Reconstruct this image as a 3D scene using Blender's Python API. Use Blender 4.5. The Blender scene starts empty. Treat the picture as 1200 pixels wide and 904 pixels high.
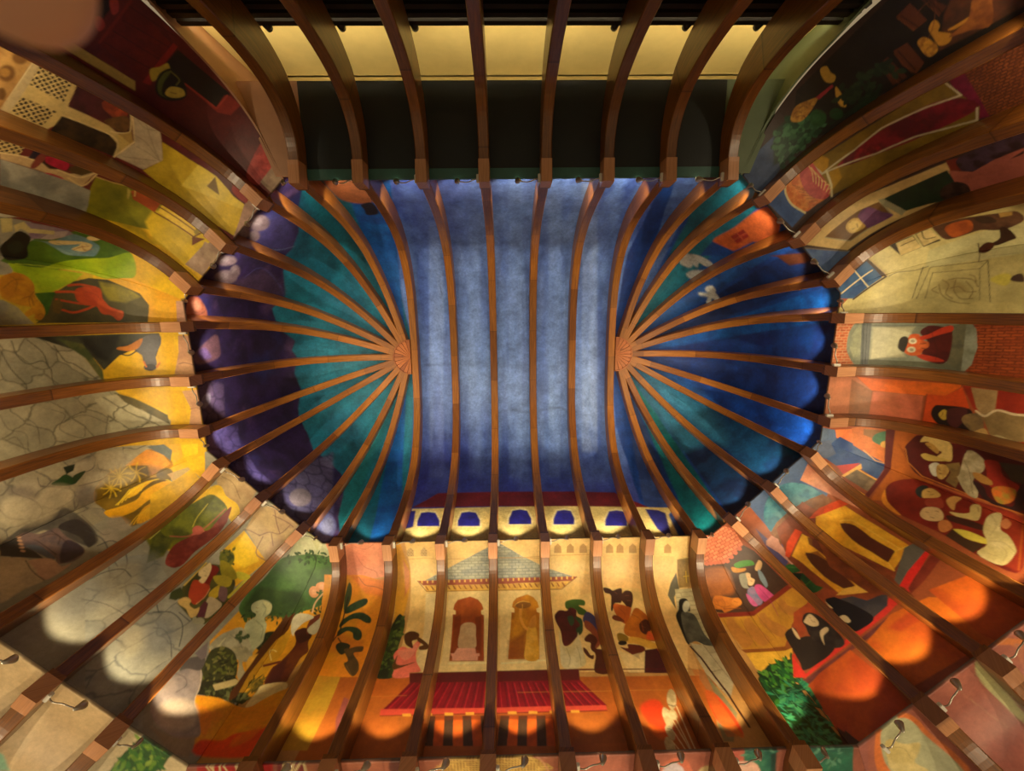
import bpy, bmesh, math, random, json
import numpy as np
from mathutils import Vector, Matrix
random.seed(7)
S = bpy.context.scene
COL = S.collection

# ---------------------------------------------------------------- plan of the hall
# metres; origin at eye height under the middle of the vault, +Z up.
W_ = 3.16; E_ = 5.637; CH = 4.913; SQ = 2 ** .5; HUBX = 2.644; ZR = 6.9545; CROWN = 10.207
FACETS = {                      # name: (outward normal, along direction, distance of the ring line)
    'south': ((0., 1.), (1., 0.), W_), 'north': ((0., -1.), (-1., 0.), W_),
    'west': ((-1., 0.), (0., 1.), E_), 'east': ((1., 0.), (0., -1.), E_),
    'southwest': ((-1 / SQ, 1 / SQ), (1 / SQ, 1 / SQ), CH), 'southeast': ((1 / SQ, 1 / SQ), (1 / SQ, -1 / SQ), CH),
    'northeast': ((1 / SQ, -1 / SQ), (-1 / SQ, -1 / SQ), CH), 'northwest': ((-1 / SQ, -1 / SQ), (-1 / SQ, 1 / SQ), CH)}
ORDER = ['south', 'southeast', 'east', 'northeast', 'north', 'northwest', 'west', 'southwest']
RIBU = {'south': [-3.5, -2.5, -1.5, -.5, .5, 1.5, 2.5, 3.5], 'east': [-.933, 0., .933], 'southeast': [.857, 1.803, 2.748]}
RIBU['north'] = RIBU['south']; RIBU['west'] = RIBU['east']
RIBU['northwest'] = RIBU['southeast']; RIBU['northeast'] = RIBU['southwest'] = [-2.748, -1.803, -.857]
TOPZ = 7.3

def smooth_curve(pts, n):
    """resample a polyline as a Catmull-Rom curve, n steps per span"""
    P = np.array(pts, float); P = np.vstack([2 * P[0] - P[1], P, 2 * P[-1] - P[-2]]); out = []
    for i in range(1, len(P) - 2):
        for k in range(n):
            t = k / n; a, b, c, d = P[i - 1:i + 3]
            out.append(.5 * ((2 * b) + (c - a) * t + (2 * a - 5 * b + 4 * c - d) * t * t + (3 * b - a - 3 * c + d) * t ** 3))
    out.append(P[-2]); return np.array(out)

# inner faces of the ribs as (distance outside the ring line, height)
RIB2 = smooth_curve([(0, 6.955), (.35, 6.98), (.66, 6.93), (.94, 6.74), (1.15, 6.4), (1.26, 5.95), (1.30, 5.4), (1.29, 4.7), (1.27, 3.97)], 5)
SHELL2 = smooth_curve([(.17, 7.27), (.45, 7.29), (.78, 7.27), (1.15, 7.10), (1.45, 6.72), (1.62, 6.18), (1.69, 5.5), (1.69, 4.8), (1.69, 4.29)], 8)
T3 = np.array([1.24, -3.02])
RIB3 = RIB2 + T3; SHELL3 = SHELL2 + T3
# vault ribs and vault skin: (distance from the axis / hub as a fraction of the ring distance, height)
VRIB = smooth_curve([(0, 10.207), (.22, 10.2), (.42, 10.13), (.60, 9.93), (.76, 9.58), (.885, 9.0), (.96, 8.3), (1.005, 7.6), (1.025, 7.28)], 5)
VSKIN = smooth_curve([(0, 10.49), (.24, 10.48), (.46, 10.4), (.66, 10.2), (.84, 9.83), (.985, 9.2), (1.07, 8.45), (1.125, 7.72), (1.14, 7.34)], 6)

def arclen(c):
    return np.concatenate([[0], np.cumsum(np.hypot(*np.diff(c, axis=0).T))])

def facet_point(name, u, o, z):
    n, t, d = FACETS[name]; u = np.asarray(u); o = np.asarray(o)
    return np.stack([n[0] * (d + o) + t[0] * u, n[1] * (d + o) + t[1] * u, np.broadcast_to(z, np.shape(u + o)) + 0. * u], -1)

def mitre(name, side, o):
    """along-facet position of the corner with the neighbouring facet, side -1 / +1"""
    k = SQ - 1
    half = {'south': 3.788, 'north': 3.788, 'east': 1.311, 'west': 1.311}.get(name)
    if half is not None: return side * (half + k * o)
    # chamfers: the two ends differ by a hair, both close to these
    long_end = {'southwest': 1, 'southeast': -1, 'northeast': 1, 'northwest': -1}[name]
    h = (W_ - CH / SQ) * SQ if side == long_end else (E_ - CH / SQ) * SQ
    x = (CH * SQ - W_) if side == long_end else E_
    y = W_ if side == long_end else CH * SQ - E_
    n, t, d = FACETS[name]
    cx, cy = (np.sign(n[0]) * x, np.sign(n[1]) * y)
    return cx * t[0] + cy * t[1] + side * k * o

VS = 1.1400
CAMP = [-0.20384, -1.167, 0.0]
CAMR = [[0.999765, 0.012208, -0.017894], [-0.015334, 0.982326, -0.186549], [0.0153, 0.18678, 0.982283]]
P_UP = 100.0
P_LOW = 125.0
P_REC = 52.0
P_BASE = 90.0
AMB = 0.27
EXPO = 0.18
UPW = {'west': 0.7, 'southwest': 0.6, 'northwest': 0.7, 'southeast': 0.6, 'east': 0.7, 'northeast': 0.65, ('south', 0): 0.5, ('south', 7): 0.45, ('north', 0): 0.5, ('north', 7): 0.5}
LOWW = {'northeast': 0.3, 'northwest': 0.55}
UPL = {}
BASE = {'south': (190, 142, 78), 'southeast': (150, 76, 39), 'east': (160, 81, 44), 'northeast': (60, 40, 33), 'north': (90, 61, 44), 'northwest': (110, 40, 33), 'west': (200, 168, 44), 'southwest': (150, 147, 128), 'south_low': (150, 86, 67), 'southwest_low': (206, 187, 147), 'southeast_low': (165, 99, 87)}
LABELS = {'east': ['blue rooftops strip with the upper arched alcove of people',
          'orange and brown room panel with dark haired woman at a white table',
          'red brick panel with arched grey window and person in round white glasses',
          'cream bedroom wall strip with sketch in a drawn frame'],
 'northeast': ["cream wall panel with hanging prints and the painter's dark arm",
               'panel with framed portrait of a bald person in purple',
               'panel with long red bed, pink and orange fan and brick wall',
               'dark foliage panel with pale floating face and hands, beside the recess'],
 'northwest': ['dark red shuttered wall panel with green scarfed figure, beside the recess',
               'pale lattice balcony panel with white skirted bay and yellow wall',
               'green slope panel with small brown yellow house and pink sleeves',
               'lime field strip with the blue robed figure and black shape'],
 'south': ['narrow garden strip with orange ground beside the dancer, left of the palm panel',
           'orange cliff panel with dark palm leaves and a perched monkey',
           'panel with tall dark bush and a person in a pink dress',
           'palace panel with roof left half and pale statue base in a brown niche',
           'palace panel with roof right half and a gold niche with parasol figure',
           'cream palace panel with dark red flowers and a person in a blue scarf',
           'cream palace panel with people in orange around an open book',
           'cream panel with stone stairs and a seated veiled figure',
           'narrow strip with reclining cat and dark green leaves, right of the stairs'],
 'south_low': ['lower strip at the left garden corner, left of the coral panel',
               'red lower panel with cream branching coral',
               'terracotta lower panel with pale branching coral and small dark arch',
               'terracotta lower panel with left half of a gold lattice arch',
               'terracotta lower panel with right half of a gold lattice arch',
               'plain terracotta lower panel below the flower panel',
               'terracotta lower panel with pale round form and feather quills',
               'teal leafy lower panel with a pink hand',
               'narrow teal lower strip at the right corner'],
 'southeast': ['balcony panel with pink-scarfed woman, gold balustrade and two dark veiled figures',
               'panel with small golden lancet window and left half of blue dome',
               'panel with big golden lancet window over red and orange wall',
               'lower arched alcove panel with seated people and large white robe'],
 'southeast_low': ['terracotta lower panel with grey arched niche and cream drapery',
                   'plain dusty rose lower panel with pale slanted shape',
                   'terracotta lower panel with orange arch edge at far right',
                   'outermost dusty rose lower panel of the right corner'],
 'southwest': ['boulder strip with a dark bear-like shape and clawed paw',
               'boulder panel with dark red figure in yellow-green bushes',
               'panel with yellow sky, red-haired figure in garden and grey boulders',
               'round green hedge panel with white rider statue and dancer'],
 'southwest_low': ['outermost sandy lower panel of the left corner',
                   'sandy blank lower panel at the left picture edge',
                   'sandy lower panel between the two lowest left ribs',
                   'lower panel with bright green palm leaves'],
 'west': ['yellow field panel with red horse and golden elephant',
          'boulder panel with dark bull against yellow sky',
          'grey boulder panel under bright yellow upper edge',
          'yellow feathery plumes and boulder strip below the third savanna rib']}
# paint of the walls: per wall, (kind, coordinates along the wall / down its curve in half centimetres, look)
DATA = {
 'south': [
 ('P',[-810,-26,-727,-26,-708,-21,-706,87,-877,82],{'c': (199,200,161),'t': ('m',(162,170,131),.254,.8,4)}),
 ('P',[-812,-22,-810,-26,-781,-26,-774,-22,-794,31],{'c': (178,176,121),'a': .5,'f': 1.1}),
 ('P',[-937,192,-837,167,-734,141,-683,228,-704,335,-768,456,-820,514,-868,569,-957,567,-967,476,-972,380,-964,284],{'c': (229,164,34),'t': ('m',(209,140,24),.341,.7,4)}),
 ('P',[-855,46,-836,45,-803,46,-775,52,-750,63,-733,78,-724,102,-721,129,-720,154,-721,176,-725,197,-732,215,-746,229,-764,240,-783,249,-804,256,-825,260,-843,266,-854,274,-862,283,-874,289,-893,286,-916,280,-944,275,-963,276,-926,169],{'c': (55,92,42),'f': 1,'t': ('m',(85,128,63),.348,.9,4)}),
 ('P',[-934,185,-863,194,-826,237,-876,283,-964,281],{'c': (35,56,22),'f': 4.4,'a': .8,'t': ('m',(55,76,30),.188,.8,4)}),
 ('F',[-848,35,-802,35,-731,59,-733,86,-874,76],{'c': [(55,92,42),(41,70,30)],'n': 50,'l': 9.3,'w': .25,'seed': 5}),
 ('F',[-960,264,-881,271,-764,220,-730,250,-852,295,-966,296],{'c': [(35,60,26),(61,90,40)],'n': 70,'l': 8.1,'w': .22,'seed': 6}),
 ('L',[-801,62,-816,113,-841,164],{'c': (41,60,30),'w': 1.7,'s': 1}),
 ('P',[-789,196,-791,208,-799,215,-812,214,-823,207,-830,195,-828,183,-819,175,-806,176,-795,183],{'c': (219,150,97),'s': 1,'f': .3}),
 ('P',[-800,195,-800,201,-805,205,-811,205,-817,201,-820,195,-819,189,-814,185,-808,186,-802,189],{'c': (239,180,131),'s': 1,'f': 1.3,'a': .6}),
 ('P',[-758,178,-761,188,-772,194,-787,194,-800,187,-806,177,-803,167,-791,161,-776,161,-764,168],{'c': (219,150,97),'s': 1,'f': .3}),
 ('P',[-770,178,-772,183,-777,186,-785,186,-791,182,-794,177,-792,172,-787,169,-779,169,-773,173],{'c': (239,180,131),'s': 1,'f': 1.3,'a': .6}),
 ('P',[-732,203,-733,213,-740,220,-750,219,-759,213,-764,202,-763,192,-756,185,-746,185,-737,192],{'c': (219,150,97),'s': 1,'f': .3}),
 ('P',[-740,203,-741,208,-744,211,-749,211,-754,208,-756,202,-756,197,-752,194,-747,194,-743,197],{'c': (239,180,131),'s': 1,'f': 1.3,'a': .6}),
 ('F',[-797,189,-739,172,-724,250,-773,238],{'c': [(47,86,34)],'n': 24,'l': 8.2,'w': .2,'seed': 8}),
 ('L',[-764,190,-795,231,-798,267],{'c': (223,180,131),'w': 3.1,'a': .8,'s': 1}),
 ('P',[-952,341,-920,330,-895,342,-892,385,-919,403,-944,390],{'c': (35,46,20),'s': 1,'f': .6}),
 ('F',[-970,329,-970,328,-894,330,-882,404,-931,403],{'c': [(31,44,18),(61,70,30)],'n': 30,'l': 7.4,'w': .3,'seed': 9}),
 ('P',[-897,294,-863,265,-865,325,-909,421,-928,469,-951,451,-929,372],{'c': (93,50,14)}),
 ('P',[-958,256,-958,263,-961,268,-966,293,-961,297,-955,305,-952,312,-950,320,-948,329,-945,341,-941,354,-939,366,-941,375,-946,382,-950,390,-953,400,-956,411,-961,414,-968,407,-972,401],{'c': (193,196,151),'t': ('m',(152,160,127),.217,.6,4)}),
 ('P',[-972,383,-958,400,-948,414,-947,426,-951,434,-958,438,-970,437,-970,437],{'c': (152,148,121),'t': ('m',(188,182,147),.151,.8,4)}),
 ('P',[-968,471,-964,478,-959,492,-963,500,-965,501],{'c': (61,64,28),'f': .6}),
 ('F',[-967,481,-959,492,-965,497],{'c': [(97,104,40),(41,44,20),(122,120,61)],'n': 70,'l': 9.9,'w': .2,'seed': 31}),
 ('P',[-966,493,-959,492,-918,523,-875,558,-879,585,-929,573,-957,564],{'c': (41,42,20),'f': .6}),
 ('F',[-964,510,-959,510,-871,563,-893,579,-957,566],{'c': [(101,106,61),(61,66,30)],'n': 60,'l': 9.5,'w': .25,'seed': 32}),
 ('P',[-972,398,-967,403,-961,414,-962,422,-968,430,-970,438,-964,448,-955,459,-945,469,-937,476,-930,482,-926,487,-926,495,-930,502,-935,505,-941,502,-950,495,-957,486,-963,475,-968,462],{'c': (178,170,131),'t': ('m',(142,138,105),.119,.8,4)}),
 ('P',[-965,501,-956,498,-933,508,-946,522,-962,526],{'c': (199,180,121)}),
 ('P',[-954,445,-957,420,-923,406,-919,445,-930,475],{'c': (229,176,67),'f': .3}),
 ('P',[-935,457,-922,363,-894,271,-880,289,-897,367,-905,446,-907,523,-915,562,-929,573,-942,545],{'c': (87,48,14)}),
 ('P',[-921,481,-892,361,-849,319,-846,405,-867,495,-881,546,-915,545],{'c': (203,150,34),'t': ('m',(188,136,24),.209,.7,4)}),
 ('P',[-883,506,-864,501,-854,519,-859,547,-877,535],{'c': (122,96,26),'s': 1,'f': .9}),
 ('F',[-910,500,-858,501,-851,524,-870,547],{'c': [(112,96,30),(81,70,24)],'n': 40,'l': 11.4,'w': .14,'seed': 12}),
 ('P',[-848,519,-855,465,-839,442,-815,381,-837,332,-795,326,-772,345,-771,376,-757,407,-773,431,-779,491,-784,515],{'c': (91,36,20),'s': 1,'t': ('m',(118,60,24),.272,.7,4)}),
 ('P',[-848,519,-850,465,-818,424,-804,508],{'c': (67,28,26),'f': 2.4,'a': .8}),
 ('P',[-836,335,-810,320,-777,333,-768,355,-783,370,-805,375,-829,350],{'c': (67,28,18),'s': 1}),
 ('P',[-787,345,-768,315,-764,291,-766,273,-792,285,-800,314],{'c': (112,50,24),'s': 1,'f': .3}),
 ('L',[-839,442,-870,450,-890,455],{'c': (112,50,24),'w': 4.8,'a': 1,'s': 1}),
 ('L',[-886,482,-885,464,-899,449],{'c': (193,150,51),'w': 1.5,'s': 1}),
 ('P',[-853,331,-865,295,-854,271,-815,272,-785,285,-817,302,-837,332,-835,350],{'c': (209,200,167),'s': 1}),
 ('P',[-795,326,-759,285,-745,268,-744,310,-762,346],{'c': (203,196,161),'s': 1}),
 ('L',[-872,435,-895,404,-886,398,-870,404],{'c': (229,206,121),'w': 1.5,'s': 1}),
 ('L',[-770,509,-771,449,-764,425],{'c': (199,150,91),'w': 1.2,'a': .8,'s': 1}),
 ('P',[-852,522,-781,515,-768,544,-792,571,-852,594,-866,588,-859,547],{'c': (229,206,141),'s': 1,'f': .6}),
 ('P',[-957,566,-955,567,-921,578,-888,591,-861,597,-843,591,-830,577,-816,565,-801,554,-785,544,-771,538,-762,533,-755,531,-752,544,-753,586,-756,639,-762,677,-768,687,-777,684,-796,685,-832,700,-877,718,-914,723,-934,710,-945,642],{'c': (239,170,30),'t': ('m',(235,140,20),.263,.7,4)}),
 ('P',[-933,691,-869,693,-842,675,-771,662,-755,637,-729,733,-912,732],{'c': (235,70,20),'s': 1,'f': 1.9}),
 ('P',[-836,684,-791,661,-774,657,-790,695,-832,712],{'c': (239,120,24),'s': 1,'f': 1.9,'a': .7}),
 ('P',[-948,624,-931,652,-925,682,-940,673],{'c': (239,140,30),'f': 1.5,'a': .7}),
 ('P',[-764,-26,-653,-26,-541,-26,-531,145,-719,173],{'c': (209,124,93),'t': ('m',(229,150,111),.321,.8,4)}),
 ('P',[-775,133,-626,137,-531,164,-518,291,-535,351,-542,486,-542,578,-657,629,-761,626,-752,557,-740,484,-724,408,-753,315,-772,226],{'c': (227,140,30),'t': ('m',(203,140,24),.4,.9,14)}),
 ('P',[-721,322,-572,375,-574,424,-681,409],{'c': (178,80,30),'f': 4.9,'a': .5}),
 ('P',[-674,136,-571,157,-531,152,-528,219,-607,205],{'c': (213,106,51),'f': 2.6,'a': .6}),
 ('L',[-640,143,-611,175,-570,182,-535,195],{'c': (152,80,40),'w': 1.3,'s': 1}),
 ('L',[-643,58,-619,103,-572,125,-565,144],{'c': (162,80,61),'w': 1,'a': .7,'s': 1}),
 ('L',[-651,11,-606,28,-563,-3],{'c': (162,80,61),'w': 1.1,'a': .6,'s': 1}),
 ('P',[-678,263,-654,240,-611,223,-594,227,-597,244,-629,261,-665,275],{'c': (26,46,26),'s': 1,'t': ('m',(51,76,44),.125,.7,2)}),
 ('P',[-677,299,-645,276,-607,271,-570,289,-565,308,-585,307,-614,294,-646,297,-676,323],{'c': (26,46,26),'s': 1,'t': ('m',(51,76,44),.125,.7,2)}),
 ('P',[-678,335,-658,321,-619,322,-592,337,-583,362,-594,371,-613,362,-622,343,-646,336,-672,354],{'c': (26,46,26),'s': 1,'t': ('m',(51,76,44),.125,.7,2)}),
 ('P',[-676,164,-662,186,-662,234,-678,263,-686,216],{'c': (61,70,34),'s': 1}),
 ('L',[-684,372,-672,336,-673,281,-672,216],{'c': (35,30,14),'w': 2.5,'s': 1}),
 ('L',[-669,360,-650,379,-636,392],{'c': (31,26,14),'w': 1.9,'s': 1}),
 ('P',[-667,385,-651,376,-617,386,-617,405,-634,422,-659,403],{'c': (41,44,24),'s': 1}),
 ('P',[-632,404,-613,399,-590,393,-566,394,-566,412,-594,417,-566,449,-555,479,-565,500,-588,485,-614,454,-604,442],{'c': (91,70,34),'s': 1,'t': ('m',(61,50,26),.121,.8,3)}),
 ('L',[-603,460,-582,485,-572,497],{'c': (122,96,51),'w': 1.2,'a': .8,'s': 1}),
 ('L',[-572,541,-575,520,-555,512],{'c': (61,24,14),'w': 2.3,'s': 1}),
 ('P',[-610,502,-444,506,-342,509,-239,512,-137,515,-35,518,50,519,135,521,220,523,304,524,389,526,474,527,559,529,643,531,589,635,542,725,501,804,429,804,357,804,285,804,214,803,142,803,71,803,-1,803,-72,803,-143,803,-214,803,-284,803,-355,803,-425,803,-496,803,-566,803,-636,803,-631,724,-626,630],{'c': (178,96,30),'t': ('m',(152,76,24),.369,.5,4)}),
 ('P',[-558,503,-467,506,-376,508,-364,561,-413,582,-548,561],{'c': (203,100,26),'f': .6,'a': .4}),
 ('P',[-687,494,-607,502,-605,631,-610,727,-682,725,-684,656,-687,578],{'c': (199,140,40),'t': ('m',(188,150,40),.263,.8,4)}),
 ('P',[-481,-26,-473,-26,-472,-26,-463,19,-454,62,-446,87,-439,107,-433,128,-431,149,-432,172,-434,197,-437,228,-441,262,-447,292,-455,322,-464,348,-472,353,-478,325,-481,277,-485,220,-491,141,-488,38],{'c': (199,140,30),'f': .3,'t': ('m',(209,150,40),.226,.8,4)}),
 ('P',[-462,77,-437,128,-435,185,-451,221],{'c': (199,120,71),'f': 1,'a': .8}),
 ('P',[-451,-26,-342,-26,-233,-26,-124,-26,-14,-26,96,-26,206,-26,316,-27,435,-24,554,-21,673,-18,683,107,671,212,639,312,597,415,553,516,466,513,378,510,291,508,203,505,115,502,27,499,-61,496,-150,494,-265,492,-380,490,-430,428,-425,269,-433,128],{'c': (237,202,129),'t': ('m',(225,182,105),.411,.7,4)}),
 ('P',[-439,209,-372,216,-369,294,-437,341],{'c': (215,170,91),'f': .9,'a': .35}),
 ('P',[-369,210,-315,211,-324,303,-328,398,-328,492,-368,491,-359,355],{'c': (235,216,161),'f': .9,'a': .7}),
 ('L',[-455,78,-380,73,-320,79,-129,81,-10,83,110,85],{'c': (203,150,81),'w': 1.4,'a': .8}),
 ('P',[-449,0,-309,4,-319,66,-448,67],{'c': (219,176,101),'a': .35}),
 ('P',[-445,64,-442,37,-428,23,-417,37,-418,65],{'c': (178,146,93),'t': ('b',(152,120,71),(213,180,121),.054,.036,1)}),
 ('P',[-391,65,-388,38,-375,24,-364,39,-364,66],{'c': (178,146,93),'t': ('b',(152,120,71),(213,180,121),.054,.036,1)}),
 ('P',[-490,505,-486,439,-488,365,-481,316,-462,280,-439,298,-433,329,-438,378,-442,428,-444,464,-430,507],{'c': (31,40,20),'s': 1,'t': ('m',(61,78,34),.154,.9,4)}),
 ('F',[-478,488,-479,377,-457,292,-441,323,-448,427,-443,489],{'c': [(67,90,30),(31,44,20),(91,110,40)],'n': 60,'l': 9.2,'w': .25,'seed': 22}),
 ('P',[-433,507,-432,465,-449,433,-445,415,-425,397,-399,404,-374,377,-361,380,-372,417,-364,454,-343,488,-379,493,-376,508],{'c': (239,120,97),'s': 1,'f': .3}),
 ('P',[-439,415,-399,404,-372,386,-381,429,-407,447],{'c': (239,150,121),'s': 1,'f': .9,'a': .8}),
 ('P',[-426,351,-405,342,-379,349,-373,361,-380,373,-395,379,-387,404,-414,391,-426,369],{'c': (81,46,16),'s': 1}),
 ('P',[-383,361,-362,371,-334,393,-334,409,-361,411,-366,399,-352,393,-373,380],{'c': (93,56,18),'s': 1}),
 ('P',[-444,464,-436,428,-434,458,-409,465,-370,454,-386,463,-423,477,-437,480],{'c': (97,60,20),'s': 1}),
 ('P',[-375,164,-280,118,-121,31,-107,5,-80,9,14,74,110,126,232,165,122,164,13,164,-96,164,-236,164],{'c': (152,156,141),'t': ('b',(193,192,167),(85,92,87),.135,.057,3)}),
 ('P',[-375,164,-280,118,-121,31,-107,5,-80,9,14,74,110,126,232,165,122,164,13,164,-96,164,-236,164],{'c': (122,130,127),'a': .45,'t': ('m',(172,170,141),.135,.9,3)}),
 ('P',[-405,164,-303,163,-199,162,-96,161,13,161,123,161,232,161,225,168,211,177,108,179,6,181,-96,183,-239,182,-381,181],{'c': (152,66,30)}),
 ('P',[-378,181,-237,182,-96,183,6,181,108,179,211,177,182,198,161,206,32,205,-96,205,-231,205,-366,204],{'c': (235,190,81),'t': ('m',(203,150,61),.096,.8,3)}),
 ('P',[-390,163,-384,164,-383,174,-389,173],{'c': (229,176,71)}),
 ('P',[-368,163,-362,164,-362,174,-368,173],{'c': (229,176,71)}),
 ('P',[-347,163,-341,163,-341,173,-347,173],{'c': (229,176,71)}),
 ('P',[-326,163,-320,163,-319,173,-325,173],{'c': (229,176,71)}),
 ('P',[-304,163,-298,163,-298,173,-304,173],{'c': (229,176,71)}),
 ('P',[-283,163,-277,163,-277,173,-283,173],{'c': (229,176,71)}),
 ('P',[-262,163,-255,163,-255,173,-261,173],{'c': (229,176,71)}),
 ('P',[-240,163,-234,163,-234,173,-240,173],{'c': (229,176,71)}),
 ('P',[-219,163,-213,163,-212,173,-219,173],{'c': (229,176,71)}),
 ('P',[-197,162,-191,163,-191,173,-197,172],{'c': (229,176,71)}),
 ('P',[-176,162,-170,162,-170,172,-176,172],{'c': (229,176,71)}),
 ('P',[-154,162,-148,162,-148,172,-154,172],{'c': (229,176,71)}),
 ('P',[-133,162,-127,162,-127,172,-133,172],{'c': (229,176,71)}),
 ('P',[-111,162,-105,162,-105,172,-112,172],{'c': (229,176,71)}),
 ('P',[-90,162,-84,162,-84,172,-90,172],{'c': (229,176,71)}),
 ('P',[-68,162,-62,162,-62,172,-69,172],{'c': (229,176,71)}),
 ('P',[-47,162,-41,162,-41,172,-47,172],{'c': (229,176,71)}),
 ('P',[-25,161,-19,162,-20,172,-26,172],{'c': (229,176,71)}),
 ('P',[-4,161,2,162,2,172,-4,171],{'c': (229,176,71)}),
 ('P',[18,161,24,161,23,171,17,171],{'c': (229,176,71)}),
 ('P',[39,161,45,161,45,171,39,171],{'c': (229,176,71)}),
 ('P',[61,161,67,161,66,171,60,171],{'c': (229,176,71)}),
 ('P',[82,161,88,161,88,171,82,171],{'c': (229,176,71)}),
 ('P',[104,161,110,161,109,171,103,171],{'c': (229,176,71)}),
 ('P',[125,161,131,161,131,171,125,171],{'c': (229,176,71)}),
 ('P',[147,161,153,161,153,171,146,171],{'c': (229,176,71)}),
 ('P',[168,160,175,161,174,171,168,171],{'c': (229,176,71)}),
 ('P',[190,160,196,160,196,171,190,170],{'c': (229,176,71)}),
 ('P',[212,160,218,160,217,170,211,170],{'c': (229,176,71)}),
 ('P',[-374,184,-369,184,-357,199,-364,198],{'c': (152,90,34)}),
 ('P',[-352,184,-347,184,-335,198,-342,198],{'c': (152,90,34)}),
 ('P',[-331,183,-325,184,-314,198,-321,198],{'c': (152,90,34)}),
 ('P',[-309,183,-304,183,-292,198,-299,198],{'c': (152,90,34)}),
 ('P',[-288,183,-282,183,-271,198,-277,198],{'c': (152,90,34)}),
 ('P',[-266,183,-260,183,-249,198,-256,198],{'c': (152,90,34)}),
 ('P',[-244,183,-239,183,-228,198,-234,198],{'c': (152,90,34)}),
 ('P',[-223,183,-217,183,-206,198,-213,198],{'c': (152,90,34)}),
 ('P',[-201,183,-195,183,-184,198,-191,198],{'c': (152,90,34)}),
 ('P',[-179,183,-174,183,-163,198,-169,198],{'c': (152,90,34)}),
 ('P',[-157,183,-152,183,-141,198,-148,197],{'c': (152,90,34)}),
 ('P',[-136,183,-130,183,-119,197,-126,197],{'c': (152,90,34)}),
 ('P',[-114,182,-109,183,-98,197,-104,197],{'c': (152,90,34)}),
 ('P',[-92,182,-87,182,-76,197,-83,197],{'c': (152,90,34)}),
 ('P',[-70,182,-65,182,-54,197,-61,197],{'c': (152,90,34)}),
 ('P',[-49,182,-43,182,-33,197,-39,197],{'c': (152,90,34)}),
 ('P',[-27,182,-21,182,-11,197,-18,197],{'c': (152,90,34)}),
 ('P',[-5,182,0,182,11,197,4,197],{'c': (152,90,34)}),
 ('P',[17,182,22,182,32,197,26,197],{'c': (152,90,34)}),
 ('P',[38,182,44,182,54,197,47,197],{'c': (152,90,34)}),
 ('P',[60,182,66,182,76,197,69,196],{'c': (152,90,34)}),
 ('P',[82,181,88,182,98,196,91,196],{'c': (152,90,34)}),
 ('P',[104,181,109,181,119,196,113,196],{'c': (152,90,34)}),
 ('P',[126,181,131,181,141,196,134,196],{'c': (152,90,34)}),
 ('P',[148,181,153,181,163,196,156,196],{'c': (152,90,34)}),
 ('P',[169,181,175,181,185,196,178,196],{'c': (152,90,34)}),
 ('L',[-405,164,-366,203,-231,204,-96,205],{'c': (122,70,30),'w': 1.6,'a': .8}),
 ('L',[-96,205,36,205,168,206,232,163],{'c': (122,70,30),'w': 1.6,'a': .8}),
 ('P',[-278,206,-117,205,-115,299,-113,397,-109,495,-196,494,-282,493,-277,407,-280,305],{'c': (239,214,151),'a': .6,'t': ('m',(239,222,161),.312,.6,3)}),
 ('P',[-76,206,86,207,119,269,107,381,95,494,-75,496,-76,398,-76,300],{'c': (239,214,151),'a': .6,'t': ('m',(239,222,161),.315,.6,3)}),
 ('L',[-251,463,-122,464],{'c': (239,230,172),'w': 3.6,'a': .6}),
 ('L',[-69,468,84,460],{'c': (239,230,172),'w': 3.6,'a': .6}),
 ('P',[-251,455,-257,286,-246,286,-247,273,-257,268,-254,250,-242,235,-194,224,-163,235,-147,252,-140,270,-150,275,-148,287,-138,291,-131,458],{'c': (152,66,16),'t': ('m',(188,96,30),.314,.8,3)}),
 ('P',[-251,455,-250,297,-227,285,-213,403,-243,439],{'c': (112,44,16),'f': 1.2,'a': .7}),
 ('P',[-141,458,-148,293,-171,298,-161,410,-145,429],{'c': (112,44,16),'f': 1.2,'a': .7}),
 ('P',[-223,409,-225,346,-220,323,-195,315,-169,324,-165,360,-165,410],{'c': (209,176,131),'s': 1,'t': ('m',(178,140,97),.219,.6,3)}),
 ('P',[-228,408,-164,410,-160,429,-148,429,-147,438,-153,440,-153,455,-241,453,-244,438,-251,426,-238,427],{'c': (229,160,131)}),
 ('P',[-48,453,-32,283,-21,284,-21,270,-30,265,-26,247,-12,233,31,221,55,232,70,249,75,268,64,272,65,284,75,288,61,456],{'c': (178,106,20),'t': ('m',(217,150,30),.315,.8,3)}),
 ('P',[-45,388,19,352,13,454,-46,453],{'c': (132,56,20),'f': 4.3,'a': .7}),
 ('P',[26,340,45,334,58,341,61,378,58,456,11,454,18,390],{'c': (217,160,40),'s': 1,'t': ('m',(239,184,71),.125,.8,3)}),
 ('L',[3,272,2,302,13,333,25,346],{'c': (229,160,61),'w': 5,'s': 1}),
 ('P',[37,315,51,297,61,298,58,334,32,340],{'c': (209,140,51),'s': 1}),
 ('P',[44,258,38,266,21,270,1,270,-16,264,-22,257,-15,249,1,244,22,245,39,250],{'c': (122,80,30),'s': 1,'a': .8}),
 ('L',[-20,260,-10,251,12,245,37,249],{'c': (229,176,81),'w': 1.3,'s': 1}),
 ('L',[11,257,10,278],{'c': (193,140,61),'w': 1.6,'s': 1}),
 ('L',[-81,79,8,81,138,74,282,73],{'c': (193,140,71),'w': 1.4,'a': .8}),
 ('P',[142,63,143,34,156,20,170,35,172,64],{'c': (152,110,57),'a': .75}),
 ('P',[192,64,193,35,206,21,220,36,222,65],{'c': (152,110,57),'a': .75}),
 ('P',[244,66,244,36,258,22,272,37,274,66],{'c': (152,110,57),'a': .75}),
 ('P',[350,68,350,39,363,25,378,40,380,69],{'c': (152,110,57),'a': .75}),
 ('P',[392,69,392,40,404,26,419,41,422,70],{'c': (152,110,57),'a': .75}),
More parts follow.
